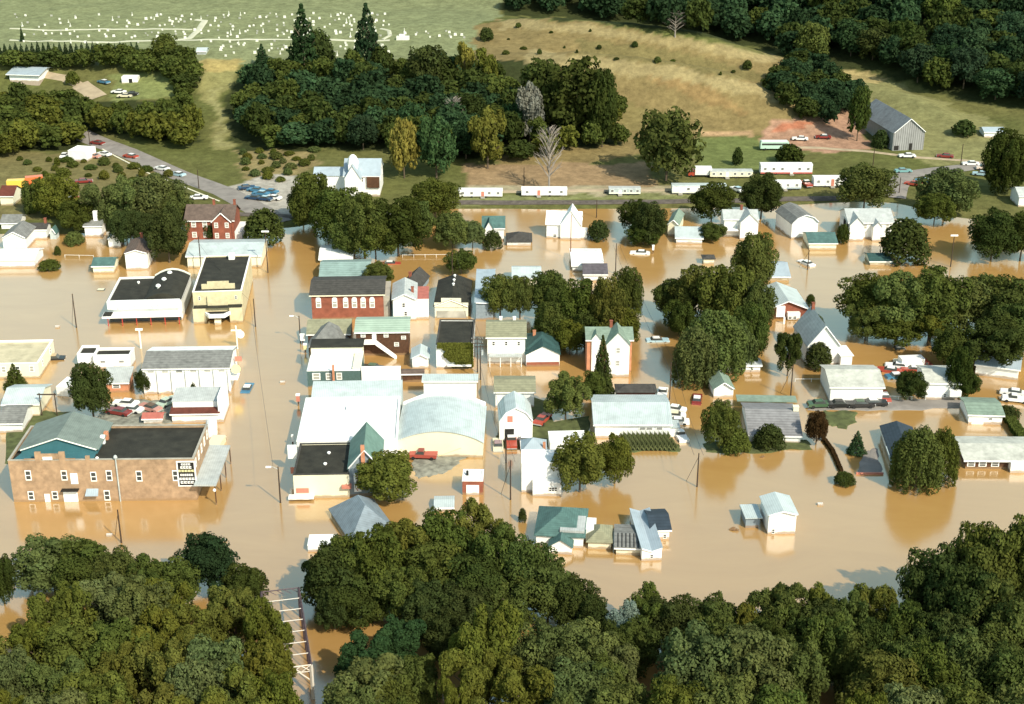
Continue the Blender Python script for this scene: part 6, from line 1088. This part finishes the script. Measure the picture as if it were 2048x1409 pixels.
for a in (
 ('flooded_car', 'small blue and white car awash in the main street', 495, 777, 88, BLU, 'car', W_, .72), ('flooded_van', 'cream van roof showing in the water beside the brick store', 436, 889, 85, CRM, 'truck', CRM, 1.7),
 ('flooded_car', 'pale car sunk to its roof left of the dark tree in the main street', 205, 580, 0, CRM, 'car', CRM, 1.25), ('flooded_truck', 'white tank truck beside the dark tree and gas station', 142, 778, 80, W_, 'truck', W_, 1.0),
 ('flooded_car', 'pale blue car with white roof stranded in the flooded lane', 1315, 682, 3, LBL, 'car', W_, .55), ('flooded_car', 'dark red car with white roof floating in the brown lane', 1394, 800, 80, DRD, 'car', W_, .6), ('flooded_truck', 'white box truck behind the dark hipped garage corner', 1325, 790, 80, W_, 'pickup', W_, .4),
 ('flooded_car', 'white car upper of those at the end of long white building', 1346, 820, 160, W_, 'car', W_, .4), ('flooded_car', 'white car in the middle at the end of long white building', 1345, 833, 170, W_, 'car', CRM, .4), ('flooded_pickup', 'white pickup with dark cab window near the corn rows', 1361, 874, 100, W_, 'pickup', W_, .5), ('flooded_car', 'white car beside the porch of the long white building', 1352, 846, 175, W_, 'car', W_, .3),
 ('parked_car', 'bright red car on the grass beside the fire station', 1085, 845, 65, RED, 'car', RED, -.12), ('fire_truck', 'red and white fire truck nosed out of the open bay', 1023, 888, 92, RED, 'pickup', W_, .2), ('white_truck', 'white truck parked before the closed fire station door', 1050, 890, 92, W_, 'pickup', W_, .1), ('flooded_car', 'cream and grey car left of the fire trucks in the alley', 996, 892, 92, CRM, 'car', (.3, .2, .2), .4),
 ('wrecked_car', 'red panel truck on the gravel before the arched hall', 846, 918, 175, (.35, .07, .05), 'pickup', DRD, -.15), ('flooded_boat_car', 'white car half sunk beside the three dark trees', 1280, 507, 172, W_, 'car', W_, .55),
 ('parked_car', 'white wrecked car topmost on the gravel yard at left', 252, 813, 170, W_, 'car', W_, -.1), ('parked_car', 'white and dark wrecked car in the middle of the gravel yard', 262, 825, 165, W_, 'car', W_, -.1), ('parked_car', 'dull red wrecked car at the left of the gravel yard', 238, 830, 160, DRD, 'car', DRD, -.1), ('parked_car', 'rusty pink car on the gravel yard, nearest the dark red roof', 300, 822, 150, PNK, 'car', BRN, -.1), ('parked_car', 'pale green car beside the dark red lean-to', 335, 810, 60, (.4, .5, .4), 'car', (.4, .5, .4), -.1),
 ('flooded_car', 'white car with dark windows in the flood by teal garage', 1612, 528, 120, W_, 'car', W_, .5), ('flooded_car', 'red and white car leftmost of the cluster beside the white garage', 1778, 743, 160, RED, 'car', W_, .4), ('flooded_car', 'white car second in the cluster beside the white garage', 1795, 735, 165, W_, 'car', W_, .3), ('flooded_car', 'blue and white car at the front of the cluster', 1795, 755, 8, BLU, 'car', W_, .4), ('flooded_bus', 'red and white camper van at the back of the cluster', 1832, 732, 6, RED, 'truck', W_, 1.0), ('flooded_car', 'red car in front of the red and white camper van', 1826, 742, 170, RED, 'car', W_, .3), ('flooded_car', 'cream car between red cars in the cluster', 1812, 727, 172, CRM, 'car', W_, .3),
 ('flooded_car', 'red and white car at the right wall of the white garage', 1768, 796, 88, RED, 'car', W_, .3), ('parked_car', 'dark green car leftmost in the row on the narrow street', 1640, 815, 4, GRN, 'car', GRN, -.12), ('parked_car', 'black car second in the row on the narrow street', 1680, 815, 3, BLK, 'car', BLK, -.12), ('parked_car', 'black car third in the row on the narrow street', 1722, 815, 2, BLK, 'car', GRN, -.12), ('parked_pickup', 'white-roofed dark car at the right end of the street row', 1748, 812, 2, BLK, 'car', W_, -.12),
 ('moored_boat', 'white car with open dark cabin at the right edge', 2026, 790, 160, W_, 'car', W_, .1), ('moored_boat', 'white pickup below the white car at the right edge', 2030, 803, 165, W_, 'pickup', W_, .1),
 ('flooded_car', 'white car near the willow row at the right', 1802, 697, 5, W_, 'car', W_, 1.0), ('flooded_car', 'dark car sunk beside the outside stairs', 742, 738, 165, BLK, 'car', GRN, .3), ('flooded_car', 'red and white car on the water line below the big clump', 782, 527, 2, RED, 'car', W_, .8),
 ('wrecked_truck', 'dark truck sunk on the far side of the warehouse at left', 106, 718, 5, BLK, 'pickup', TAN, .7)):
    nm = {'moored_boat': 'parked_car', 'flooded_boat_car': 'flooded_car', 'flooded_bus': 'flooded_van', 'wrecked_truck': 'flooded_truck', 'parked_pickup': 'parked_car'}.get(a[0], a[0])
    vehicle(nm, a[1], a[2], a[3], a[4], a[5], a[6], a[7], a[8])
# ------------------------------------------------------------------ mobile homes on the bank
def trailer(label, x0, x1, yb, yt, body='white', roof='white_roof', stripe=None, nwin=5, door=.4, yaw=0, d=3.2, hitch=True):
    A = at_t(x0, yb); Bp = at_t(x1, yb); w = x1-x0; s = (A.y*CP-(A.z-CAMH)*SP)/FOC; Wd = w*s; H = max(2.0, (yb-yt)*s*.78)
    t = thing('mobile_home', label, 'mobile home', (A.x+Wd/2, A.y+d/2, min(A.z, Bp.z)), R(yaw)); x = Wd/2
    P = [(-d/2, .5), (d/2, .5), (d/2, H*.93), (d/2-.5, H), (-d/2+.5, H), (-d/2, H*.93)]
    MB().prism(P, -x, x, 'x').build('body', M[body], t)
    MB().prism([(-d/2-.06, H*.93+.01), (-d/2+.45, H+.07), (d/2-.45, H+.07), (d/2+.06, H*.93+.01), (d/2-.5, H+.003), (-d/2+.5, H+.003)], -x-.08, x+.08, 'x').build('roof', M[roof], t)
    if stripe: MB().box(-x-.01, x+.01, -d/2-.02, -d/2-.002, .55, .95).build('stripe', M[stripe], t)
    for i in range(nwin):
        q = -x+Wd*(i+.5)/nwin
        if abs((q+x)/Wd-door) > .06: f = link('window', WF, t, (q, -d/2-.03, H*.5), (0, 0, 0), (1.0, .1, .75)); link('pane', WG, f)
    dr = MB().box(-x+door*Wd-.42, -x+door*Wd+.42, -d/2-.06, -d/2-.003, .55, H*.86).build('door', M['redf' if stripe is None else 'white'], t)
    MB().box(-x+door*Wd-.6, -x+door*Wd+.6, -d/2-1.0, -d/2-.08, .1, .5).build('step', M['concrete'], t)
    if hitch: MB().bar((-x, -.7, .45), (-x-1.5, 0, .45), .07).bar((-x, .7, .45), (-x-1.5, 0, .45), .07).bar((-x-1.4, 0, 0), (-x-1.4, 0, .5), .08).build('hitch', M['black'], t)
    for q in (.3, .62):
        for y in (-d/2+.1, d/2-.1): o = link('wheel', CM['wheel'], t, (-x+q*Wd, y, .34))
trailer('white trailer farthest left on the bank, red door', 917, 1005, 397, 377, door=.55)
trailer('long white trailer second from left on the bank, blue steps', 1043, 1134, 395, 374, door=.38, nwin=4)
trailer('short pale blue-green trailer alone on the bank', 1218, 1281, 392, 374, body='pale_roof', roof='lgray_roof', stripe='trim', door=.35)
trailer('long white trailer partly hidden by dark tree', 1344, 1452, 390, 366, body='white', roof='pale_roof', stripe='trim', door=.15)
trailer('trailer with grey top and cream side on the upper row', 1420, 1505, 358, 339, body='cream', roof='lgray_roof', stripe='cream', nwin=6)
trailer('largest white trailer with red base line on the upper row', 1521, 1624, 352, 324, stripe='red', nwin=6, door=.6)
trailer('white trailer right of the dark tree, left of red pickup', 1548, 1602, 382, 360, stripe='sky_roof', nwin=3, hitch=False)
trailer('white trailer rightmost on the bank, against the big tree', 1627, 1702, 376, 350, nwin=4, door=.5)

# ------------------------------------------------------------------ poles
def pole(label, px, yb, yt, m='pole', kind='lamp', side=-1, wet=True, group=None):
    P = at(px, yb, 0) if wet else at_t(px, yb); H = height_at(P, yt); nm = 'street_lamp' if kind == 'lamp' else 'utility_pole'
    t = thing(nm, label, 'street lamp' if kind == 'lamp' else 'utility pole', P, 0, group)
    MB().bar((0, 0, -1.8), (0, 0, H), .15, 8, .10).build('pole', M[m], t)
    if kind == 'lamp':
        a = MB().bar((0, 0, H-.5), (side*.9, 0, H), .05).bar((side*.9, 0, H), (side*1.7, 0, H-.02), .05).build('arm', M['lgray_roof'], t); MB().box(side*1.6-.45, side*1.6+.45, -.16, .16, H-.14, H+.06).build('lamp_head', M['wtrim'], t)
    elif kind == 'cross':
        for z in (H-.4, H-1.3):
            MB().box(-1.2, 1.2, -.08, .08, z-.07, z+.07).build('crossarm', M[m], t)
            ins = MB(); [ins.bar((q, 0, z+.07), (q, 0, z+.28), .06, 6) for q in (-1.1, -.6, .6, 1.1)]; ins.build('insulators', M['lgray_roof'], t)
    elif kind == 'bar': MB().box(-.9, .9, -.12, .12, H-.1, H+.25).build('light_bar', M['wtrim'], t)
    elif kind == 'trans': MB().bar((.35, 0, H-2.2), (.35, 0, H-1.2), .28, 8).build('transformer', M['lgray_roof'], t); MB().box(-1.2, 1.2, -.08, .08, H-.5, H-.36).build('crossarm', M[m], t)
    elif kind == 'guy': MB().bar((0, 0, H*.9), (-1.6, 2.2, 0), .035).build('guy_wire', M['black'], t)
    return t
for a in (
 ('street lamp at the cream corner store, arm to the left', 561, 1006, 934, 'pole', 'lamp', -1), ('street lamp at the slate-hipped corner building', 601, 684, 632, 'pole', 'lamp', -1), ('street lamp right of the yellow theatre', 511, 654, 598, 'pole', 'plain'), ('wooden pole with pale light bar at the dome tree', 536, 546, 464, 'pole', 'bar'), ('thin pole standing in open flood left of the supermarket', 153, 656, 588, 'pole', 'guy'),
 ('leaning-wired pole below the brick store', 243, 1086, 1020, 'pole', 'guy'), ('pole between supermarket and long shed', 403, 545, 474, 'pole', 'plain'), ('tall pole at the lower end of the alley', 1021, 1000, 921, 'pole', 'guy'), ('guyed pole in open flood below the corn rows', 1394, 974, 907, 'pole', 'guy'), ('guyed pole beside the dark loose tree at right', 1581, 795, 730, 'pole', 'guy'),
 ('tall red-brown pole in front of the sweeping-roof house', 1141, 520, 430, 'poleo', 'plain'), ('dark pole in flood right of the white trailer roof', 1231, 548, 487, 'pole', 'plain'), ('pole with white light bar among the right-hand trees', 1901, 534, 472, 'pole', 'bar'), ('pole left of the teal garage in the flood', 1615, 540, 500, 'pole', 'guy'),
 ('pole with transformer halfway up the alley', 961, 760, 690, 'pole', 'trans'), ('pole with two crossarms beside the ivy-covered store', 955, 745, 675, 'pole', 'cross'), ('slim pole in front of the fire station', 1012, 926, 874, 'pole', 'plain'), ('bent-wire pole beside the brick store lower wall', 1339, 800, 725, 'pole', 'plain'),
 ('pole left of the small brick utility house', 905, 560, 500, 'pole', 'plain') ): pole(*a)
for a in (('pole on the slope right of the barn', 1921, 332, 288, 'pole', 'plain'), ('pole on the grass left of the barn', 1745, 340, 296, 'pole', 'plain'), ('lamp pole by the leafless tree', 1048, 372, 335, 'pole', 'plain'), ('pole at the verge of the highway', 398, 378, 340, 'pole', 'plain'), ('pole between trailers and sweeping-roof house', 1193, 436, 400, 'pole', 'plain'), ('pole at the far end of the highway', 181, 300, 262, 'pole', 'plain'), ('pole by the red car at the highway bend', 1840, 392, 352, 'pole', 'plain'), ('pole by the railway at the right', 1798, 388, 355, 'pole', 'plain')): pole(*a, wet=False)
t = thing('utility_pole', 'H-shaped pair of power poles left of the tall dark tree', 'utility pole', at(99, 833, 0)); MB().bar((-1.4, 0, -1.5), (-1.4, 0, 4.9), .1, 6).build('pole', M['pole'], t); MB().bar((1.5, 0, -1.5), (1.5, 0, 4.9), .1, 6).build('pole', M['pole'], t); MB().box(-1.8, 1.8, -.1, .1, 4.5, 4.7).build('crossarm', M['pole'], t)
P = at(475, 698, 0); t = thing('sign_pole', 'white pole carrying a round white sign by the main street', 'sign', P); H = height_at(P, 652); MB().bar((0, 0, -1.5), (0, 0, H), .17, 8).box(-1.1, 1.1, -.12, .12, H-1.2, H-.9).build('pole', M['wpole'], t); MB().disc((.85, -.1, H-2.0), .85, 20, .3).build('sign_disc', M['white'], t)
P = at(282, 697, 0); t = thing('sign_pole', 'white T-shaped light pole between supermarket and white shop', 'street lamp', P); H = height_at(P, 660); MB().bar((0, 0, -1.5), (0, 0, H), .2, 8).build('pole', M['wpole'], t); MB().box(-.75, .75, -.25, .25, H-.1, H+.25).build('lamp_head', M['white'], t)
# small kerbside things on the main street and debris
for lab, px, py, m, sz in (('white and red gas pump sign beside the white complex', 597, 812, 'redf', (.7, .5, 2.2)), ('pale sign post by the slate-hipped corner building', 606, 690, 'wtrim', (1.0, .4, 2.2)), ('cream board sign by the black-topped teal shop', 611, 708, 'yels', (.7, .4, 2.0)), ('tall narrow white sign before the white complex', 586, 893, 'wtrim', (.3, .3, 2.0)), ('small white post in the flood beside the three dark trees', 1306, 508, 'wtrim', (.5, .3, 2.0))):
    t = thing('kerb_sign', lab, 'sign', at(px, py, 0)); MB().box(-sz[0]/2, sz[0]/2, -sz[1]/2, sz[1]/2, 1.0, sz[2]).build('panel', M[m], t); MB().box(-sz[0]/2-.05, sz[0]/2+.05, -sz[1]/2-.05, sz[1]/2+.05, sz[2]+.001, sz[2]+.35).build('cap', M['white'], t); MB().box(-.12, .12, -.12, .12, -1.5, .999).build('post', M['brown_w'], t)
def debris(label, px, py, s, m, name='debris'):
    mb = MB(); r = random.Random(int(px))
    for i in range(9): a = r.uniform(0, 6.28); k = r.uniform(.1, 1)*s; mb.bar((math.cos(a)*k-.4*s, math.sin(a)*k*.6, .02), (math.cos(a)*k+.5*s, math.sin(a)*k*.6+r.uniform(-.4, .4)*s, r.uniform(.1, .35)), .12*s, 5)
    o = mb.build(name, M[m], None, loc=at(px, py, 0)); tag(o, label, 'debris')
debris('dark clump of floating brush in open flood', 1466, 1060, .85, 'brown_w'); debris('dark wreckage behind the white complex', 822, 753, 1.4, 'brown_w'); debris('brown planks heaped on the gravel yard', 318, 812, 1.3, 'brown_w'); debris('floating branches by the right-hand willow', 1525, 915, .5, 'brown_w')
# corn rows
def cornmesh():
    r = np.random.default_rng(3); mb = MB()
    for i in range(26):
        y = i*.32; 
        for k in range(4): a = r.uniform(0, 6.28); mb.add([(0, y, .1), (math.cos(a)*.3, y+math.sin(a)*.3, r.uniform(.8, 1.5)), (math.cos(a)*.55, y+math.sin(a)*.5, r.uniform(.4, .9))], [(0, 1, 2)])
        mb.bar((0, y, 0), (0, y, 1.7), .03, 3)
    return mb.mesh('corn_row', M['corn'])
cmx = cornmesh()
for i in range(11): P = at(1262+i*9, 903, 0); o = link('corn_row', cmx, None, P, (0, 0, R(12))); tag(o, 'row of tall corn standing in the flooded garden patch', 'corn', 'corn rows in the garden patch')
# ivy on the white-fronted store
ivy = MB(); b = IVY; ri = np.random.default_rng(5); tint = []
while len(ivy.f) < 3600:
    u_, v_ = ri.random(2); lim = .30+.10*math.sin(v_*9)+.16*(v_ > .72)*-1+.12*(v_ < .25)
    if u_ < lim and not (v_ > .8 and u_ > .04): continue
    c = Vector((b.X0+b.w*u_, b.Y0-.08-ri.random()*(.25+.5*math.sin(3.1*u_)*math.sin(3*v_)), .35+(b.h+.1)*v_)); n_ = Vector((ri.normal()*.5, -1, .4+ri.normal()*.5)).normalized(); a_ = n_.orthogonal().normalized()*.16; b_ = n_.cross(a_)
    ivy.add([c-a_-b_, c+a_-b_, c+a_+b_, c-a_+b_], [(0, 1, 2, 3)]); tint.append([ri.uniform(.7, 1.3)]*3+[1])
tint = np.array(tint)
me = bpy.data.meshes.new('ivy'); me.from_pydata(ivy.v, [], ivy.f); me.materials.append(M['leaf']); ca = me.color_attributes.new('tint', 'FLOAT_COLOR', 'POINT'); ca.data.foreach_set('color', np.repeat(tint, 4, 0).reshape(-1).astype('f')); o = link('ivy', me, b.root); o.color = (*PAL['olive'], 1)
# hedges
def hedge(label, pts_, w, h, ck):
    P0 = [at(x, y, 0) for x, y in pts_]; r = np.random.default_rng(8); vs = []; fs = []; tn = []
    for a, b_ in zip(P0[:-1], P0[1:]):
        n = int((b_-a).length*160)
        for _ in range(n):
            c = a.lerp(b_, r.random())+Vector((r.uniform(-w, w), r.uniform(-w, w), 0)); c.z = h*(1-(r.random()**2)*.9); u = Vector(r.normal(size=3)).normalized()*min(.22, w*.5); v = u.orthogonal().normalized()*min(.2, w*.45); k = len(vs)
            vs += [c-u-v, c+u-v, c+u+v, c-u+v]; fs.append((k, k+1, k+2, k+3)); tn += [[r.uniform(.7, 1.3)]*3+[1]]*4
    O = P0[0]; me = bpy.data.meshes.new('hedge'); me.from_pydata([tuple(v_-O) for v_ in vs], [], fs); me.materials.append(M['leaf']); ca = me.color_attributes.new('tint', 'FLOAT_COLOR', 'POINT'); ca.data.foreach_set('color', np.array(tn).reshape(-1).astype('f'))
    o = link('hedge', me, None, O); o.color = (*PAL[ck], 1); tag(o, label, 'hedge')
hedge('clipped green hedge running diagonally at the right edge', [(2006, 826), (2028, 860), (2055, 900)], .9, 1.3, 'green')
hedge('reddish hedge running diagonally down to the round bush', [(1645, 878), (1665, 905), (1682, 945)], .28, .6, 'red')
# fences along lots
def fence(label, x0, y0, x1, y1, h=.7):
    a, b_ = at(x0, y0, 0), at(x1, y1, 0); d = b_-a; mb = MB(); n = int(d.length/2.5)
    for i in range(n+1): p = d*(i/n); mb.bar(p+Vector((0, 0, -1)), p+Vector((0, 0, h)), .05)
    t = thing('fence', label, 'fence', a); mb.build('posts', M['wtrim'], t); r_ = MB(); r_.bar(Vector((0, 0, h-.08)), d+Vector((0, 0, h-.08)), .04); r_.build('rail', M['wtrim'], t)
fence('thin pale fence in the water left of the green-roofed shed', 130, 515, 187, 516); fence('thin pale fence crossing the brown water above the lone round tree', 805, 515, 895, 514)
fence('pale fence along the narrow street between the two white houses', 1770, 800, 1850, 802, .9); fence('thin fence in the flood behind the white garage', 1590, 764, 1655, 764)
# ------------------------------------------------------------------ cemetery
gs = [MB().box(-.5, .5, -.12, .12, -.3, 1.0).mesh('headstone', M['stone_w']), MB().box(-.75, .75, -.3, .3, -.3, .25).box(-.6, .6, -.15, .15, .251, 1.15).mesh('headstone', M['stone_w']), MB().box(-.45, .45, -.45, .45, -.3, .5).bar((0, 0, .5), (0, 0, 2.4), .28, 4, .1).mesh('headstone', M['stone_w']), MB().box(-.5, .5, -.15, .15, -.3, .8).mesh('headstone', M['stone_g'])]
rg = random.Random(21); ng = 0; GP = []
while ng < 285:
    px, py = rg.uniform(30, 930), rg.uniform(28, 116)
    if px > 470 and rg.random() < .2: continue
    if (px < 440 and py > 88) or abs(py-59) < 2.2 or abs(py-81) < 2.2 or (px < 420 and rg.random() < .45): continue
    if px > 780 and not (62 < py < 84): continue
    P = at_t(px, py)
    if any((P.x-a.x)**2+(P.y-a.y)**2 < 5 for a in GP): continue
    GP.append(P); k = rg.choices(range(4), (5, 4, 1.5, 4))[0]; s = rg.uniform(.55, .85); o = link('gravestone', gs[k], None, P, (0, 0, rg.uniform(-.15, .15)), (s, s, s)); ng += 1
    tag(o, ('tall obelisk gravestone' if k == 2 else 'grey granite gravestone' if k == 3 else 'white upright gravestone' if k == 0 else 'white gravestone on a broad base')+' on the hilltop cemetery lawn', 'gravestone', 'gravestones in the cemetery')
P = at_t(806, 80); t = thing('mausoleum', 'largest white monument in the cemetery, right of the tall spruces', 'monument', P); MB().box(-2.4, 2.4, -1, 1, -.3, 1.3).build('base', M['stone_w'], t); MB().box(-1.4, .8, -.8, .8, 1.301, 2.0).build('top', M['stone_w'], t)
# ------------------------------------------------------------------ sunken truss bridge
HB = 5.2; A0 = at(622, 1330, HB); B0 = at(597, 1176, HB); d = (B0-A0); d.z = 0; Lb = d.length; dv = d.normalized(); nv = Vector((-dv.y, dv.x, 0))
t = thing('truss_bridge', 'steel truss bridge drowned up to its top chords at bottom left', 'bridge', Vector((A0.x, A0.y, 0)), math.atan2(dv.y, dv.x)); wB = 5.4
np_ = 7; ch = MB(); ch2 = MB()
for k, y in enumerate((0, wB)):
    MB().bar((0, y, HB), (Lb, y, HB), .17).build('top_chord', M['steel_d'], t)
    e0 = at(632, 1398, 0); xi = (e0-Vector((A0.x, A0.y, 0))).dot(dv)
    MB().bar((0, y, HB), (xi, y, 0), .24).bar((xi, y, 0), (xi+.3, y, -.8), .24).build('end_post', M['steel_w'], t); MB().bar((Lb, y, HB), (Lb-xi*.9, y, -.5), .17).build('end_post', M['steel_d'], t)
    vs_ = MB(); [vs_.bar((Lb*i/np_, y, HB), (Lb*i/np_, y, -1.5), .09) for i in range(1, np_)]; vs_.build('verticals', M['steel_d'], t)
    dg = MB(); [dg.bar((Lb*i/np_, y, HB), (Lb*(i+1)/np_, y, -1.5), .045) for i in range(0, np_)]; dg.build('diagonals', M['steel_d'], t)
for i in range(1, np_): MB().bar((Lb*i/np_, 0, HB), (Lb*i/np_, wB, HB), .075).build('cross_strut', M['steel_w'], t)
pt = MB()
for i in range(4):
    y0, y1 = wB*i/4, wB*(i+1)/4; pt.bar((0, y0, HB-1.0), (0, y1, HB), .08).bar((0, y0, HB), (0, y1, HB-1.0), .08)
pt.bar((0, 0, HB-1.0), (0, wB, HB-1.0), .08).bar((0, 0, HB), (0, wB, HB), .10).bar((0, 0, HB-2.6), (0, 1.6, HB-1.0), .10); pt.build('portal', M['steel_w'], t)
MB().dome((-.15, wB*.58, HB-.7), .55, .3, 10).build('name_plate', M['steel_w'], t)
p2_ = MB(); [p2_.bar((Lb, wB*i/5, HB-.8), (Lb, wB*(i+1)/5, HB), .06) for i in range(5)]; p2_.bar((Lb, 0, HB), (Lb, wB, HB), .1); p2_.build('portal', M['steel_d'], t)
# bar's deck lies just under the surface and is not seen
print('LABELS', sum(1 for o in bpy.data.objects if not o.parent and 'label' in o))

def wires(label, tops, n=2):
    """slack cables strung between pole tops given as (column, foot row, top row)"""
    W = []
    for px, yb, yt in tops: P = at(px, yb, 0); W.append(Vector((P.x, P.y, height_at(P, yt)-.35)))
    O = W[0].copy(); mb = MB()
    for k in range(n):
        off = Vector((-.8+1.6*k/max(1, n-1), 0, 0))
        for a, b_ in zip(W[:-1], W[1:]):
            q = [a.lerp(b_, i/10)+off-Vector((0, 0, 1.1*4*(i/10)*(1-i/10)))-O for i in range(11)]
            for u, v in zip(q[:-1], q[1:]): mb.bar(u, v, .028, 3)
    tag(mb.build('power_cable', M['black'], None, loc=O), label, 'cable')
wires('pair of dark slack cables strung along the alley poles', [(1021, 1000, 921), (961, 760, 690), (955, 745, 675), (905, 560, 500)])
wires('slack cables over the flooded lane from tall pole to guyed pole', [(1394, 974, 907), (1339, 800, 725), (1231, 548, 487)])
wires('slack cables strung up the main street past the theatre', [(561, 1006, 934), (511, 654, 598), (403, 545, 474)], 1)
for lab, px, py in (('small white drum floating in the main street opposite the buttressed shop', 565, 766), ('small pale drum floating left of the supermarket', 115, 655), ('white drum afloat below the middle of the brick store', 219, 1072), ('white drum afloat above the darkest green tree', 448, 1083), ('pale drum drifting in open flood at lower right', 1640, 1010)):
    t = thing('floating_drum', lab, 'drum', at(px, py, 0)); MB().bar((-.45, 0, .12), (.45, 0, .12), .3, 10).build('drum', M['white'], t); MB().bar((-.2, 0, .12), (-.14, 0, .12), .32, 10).bar((.14, 0, .12), (.2, 0, .12), .32, 10).build('rib', M['lgray_roof'], t)
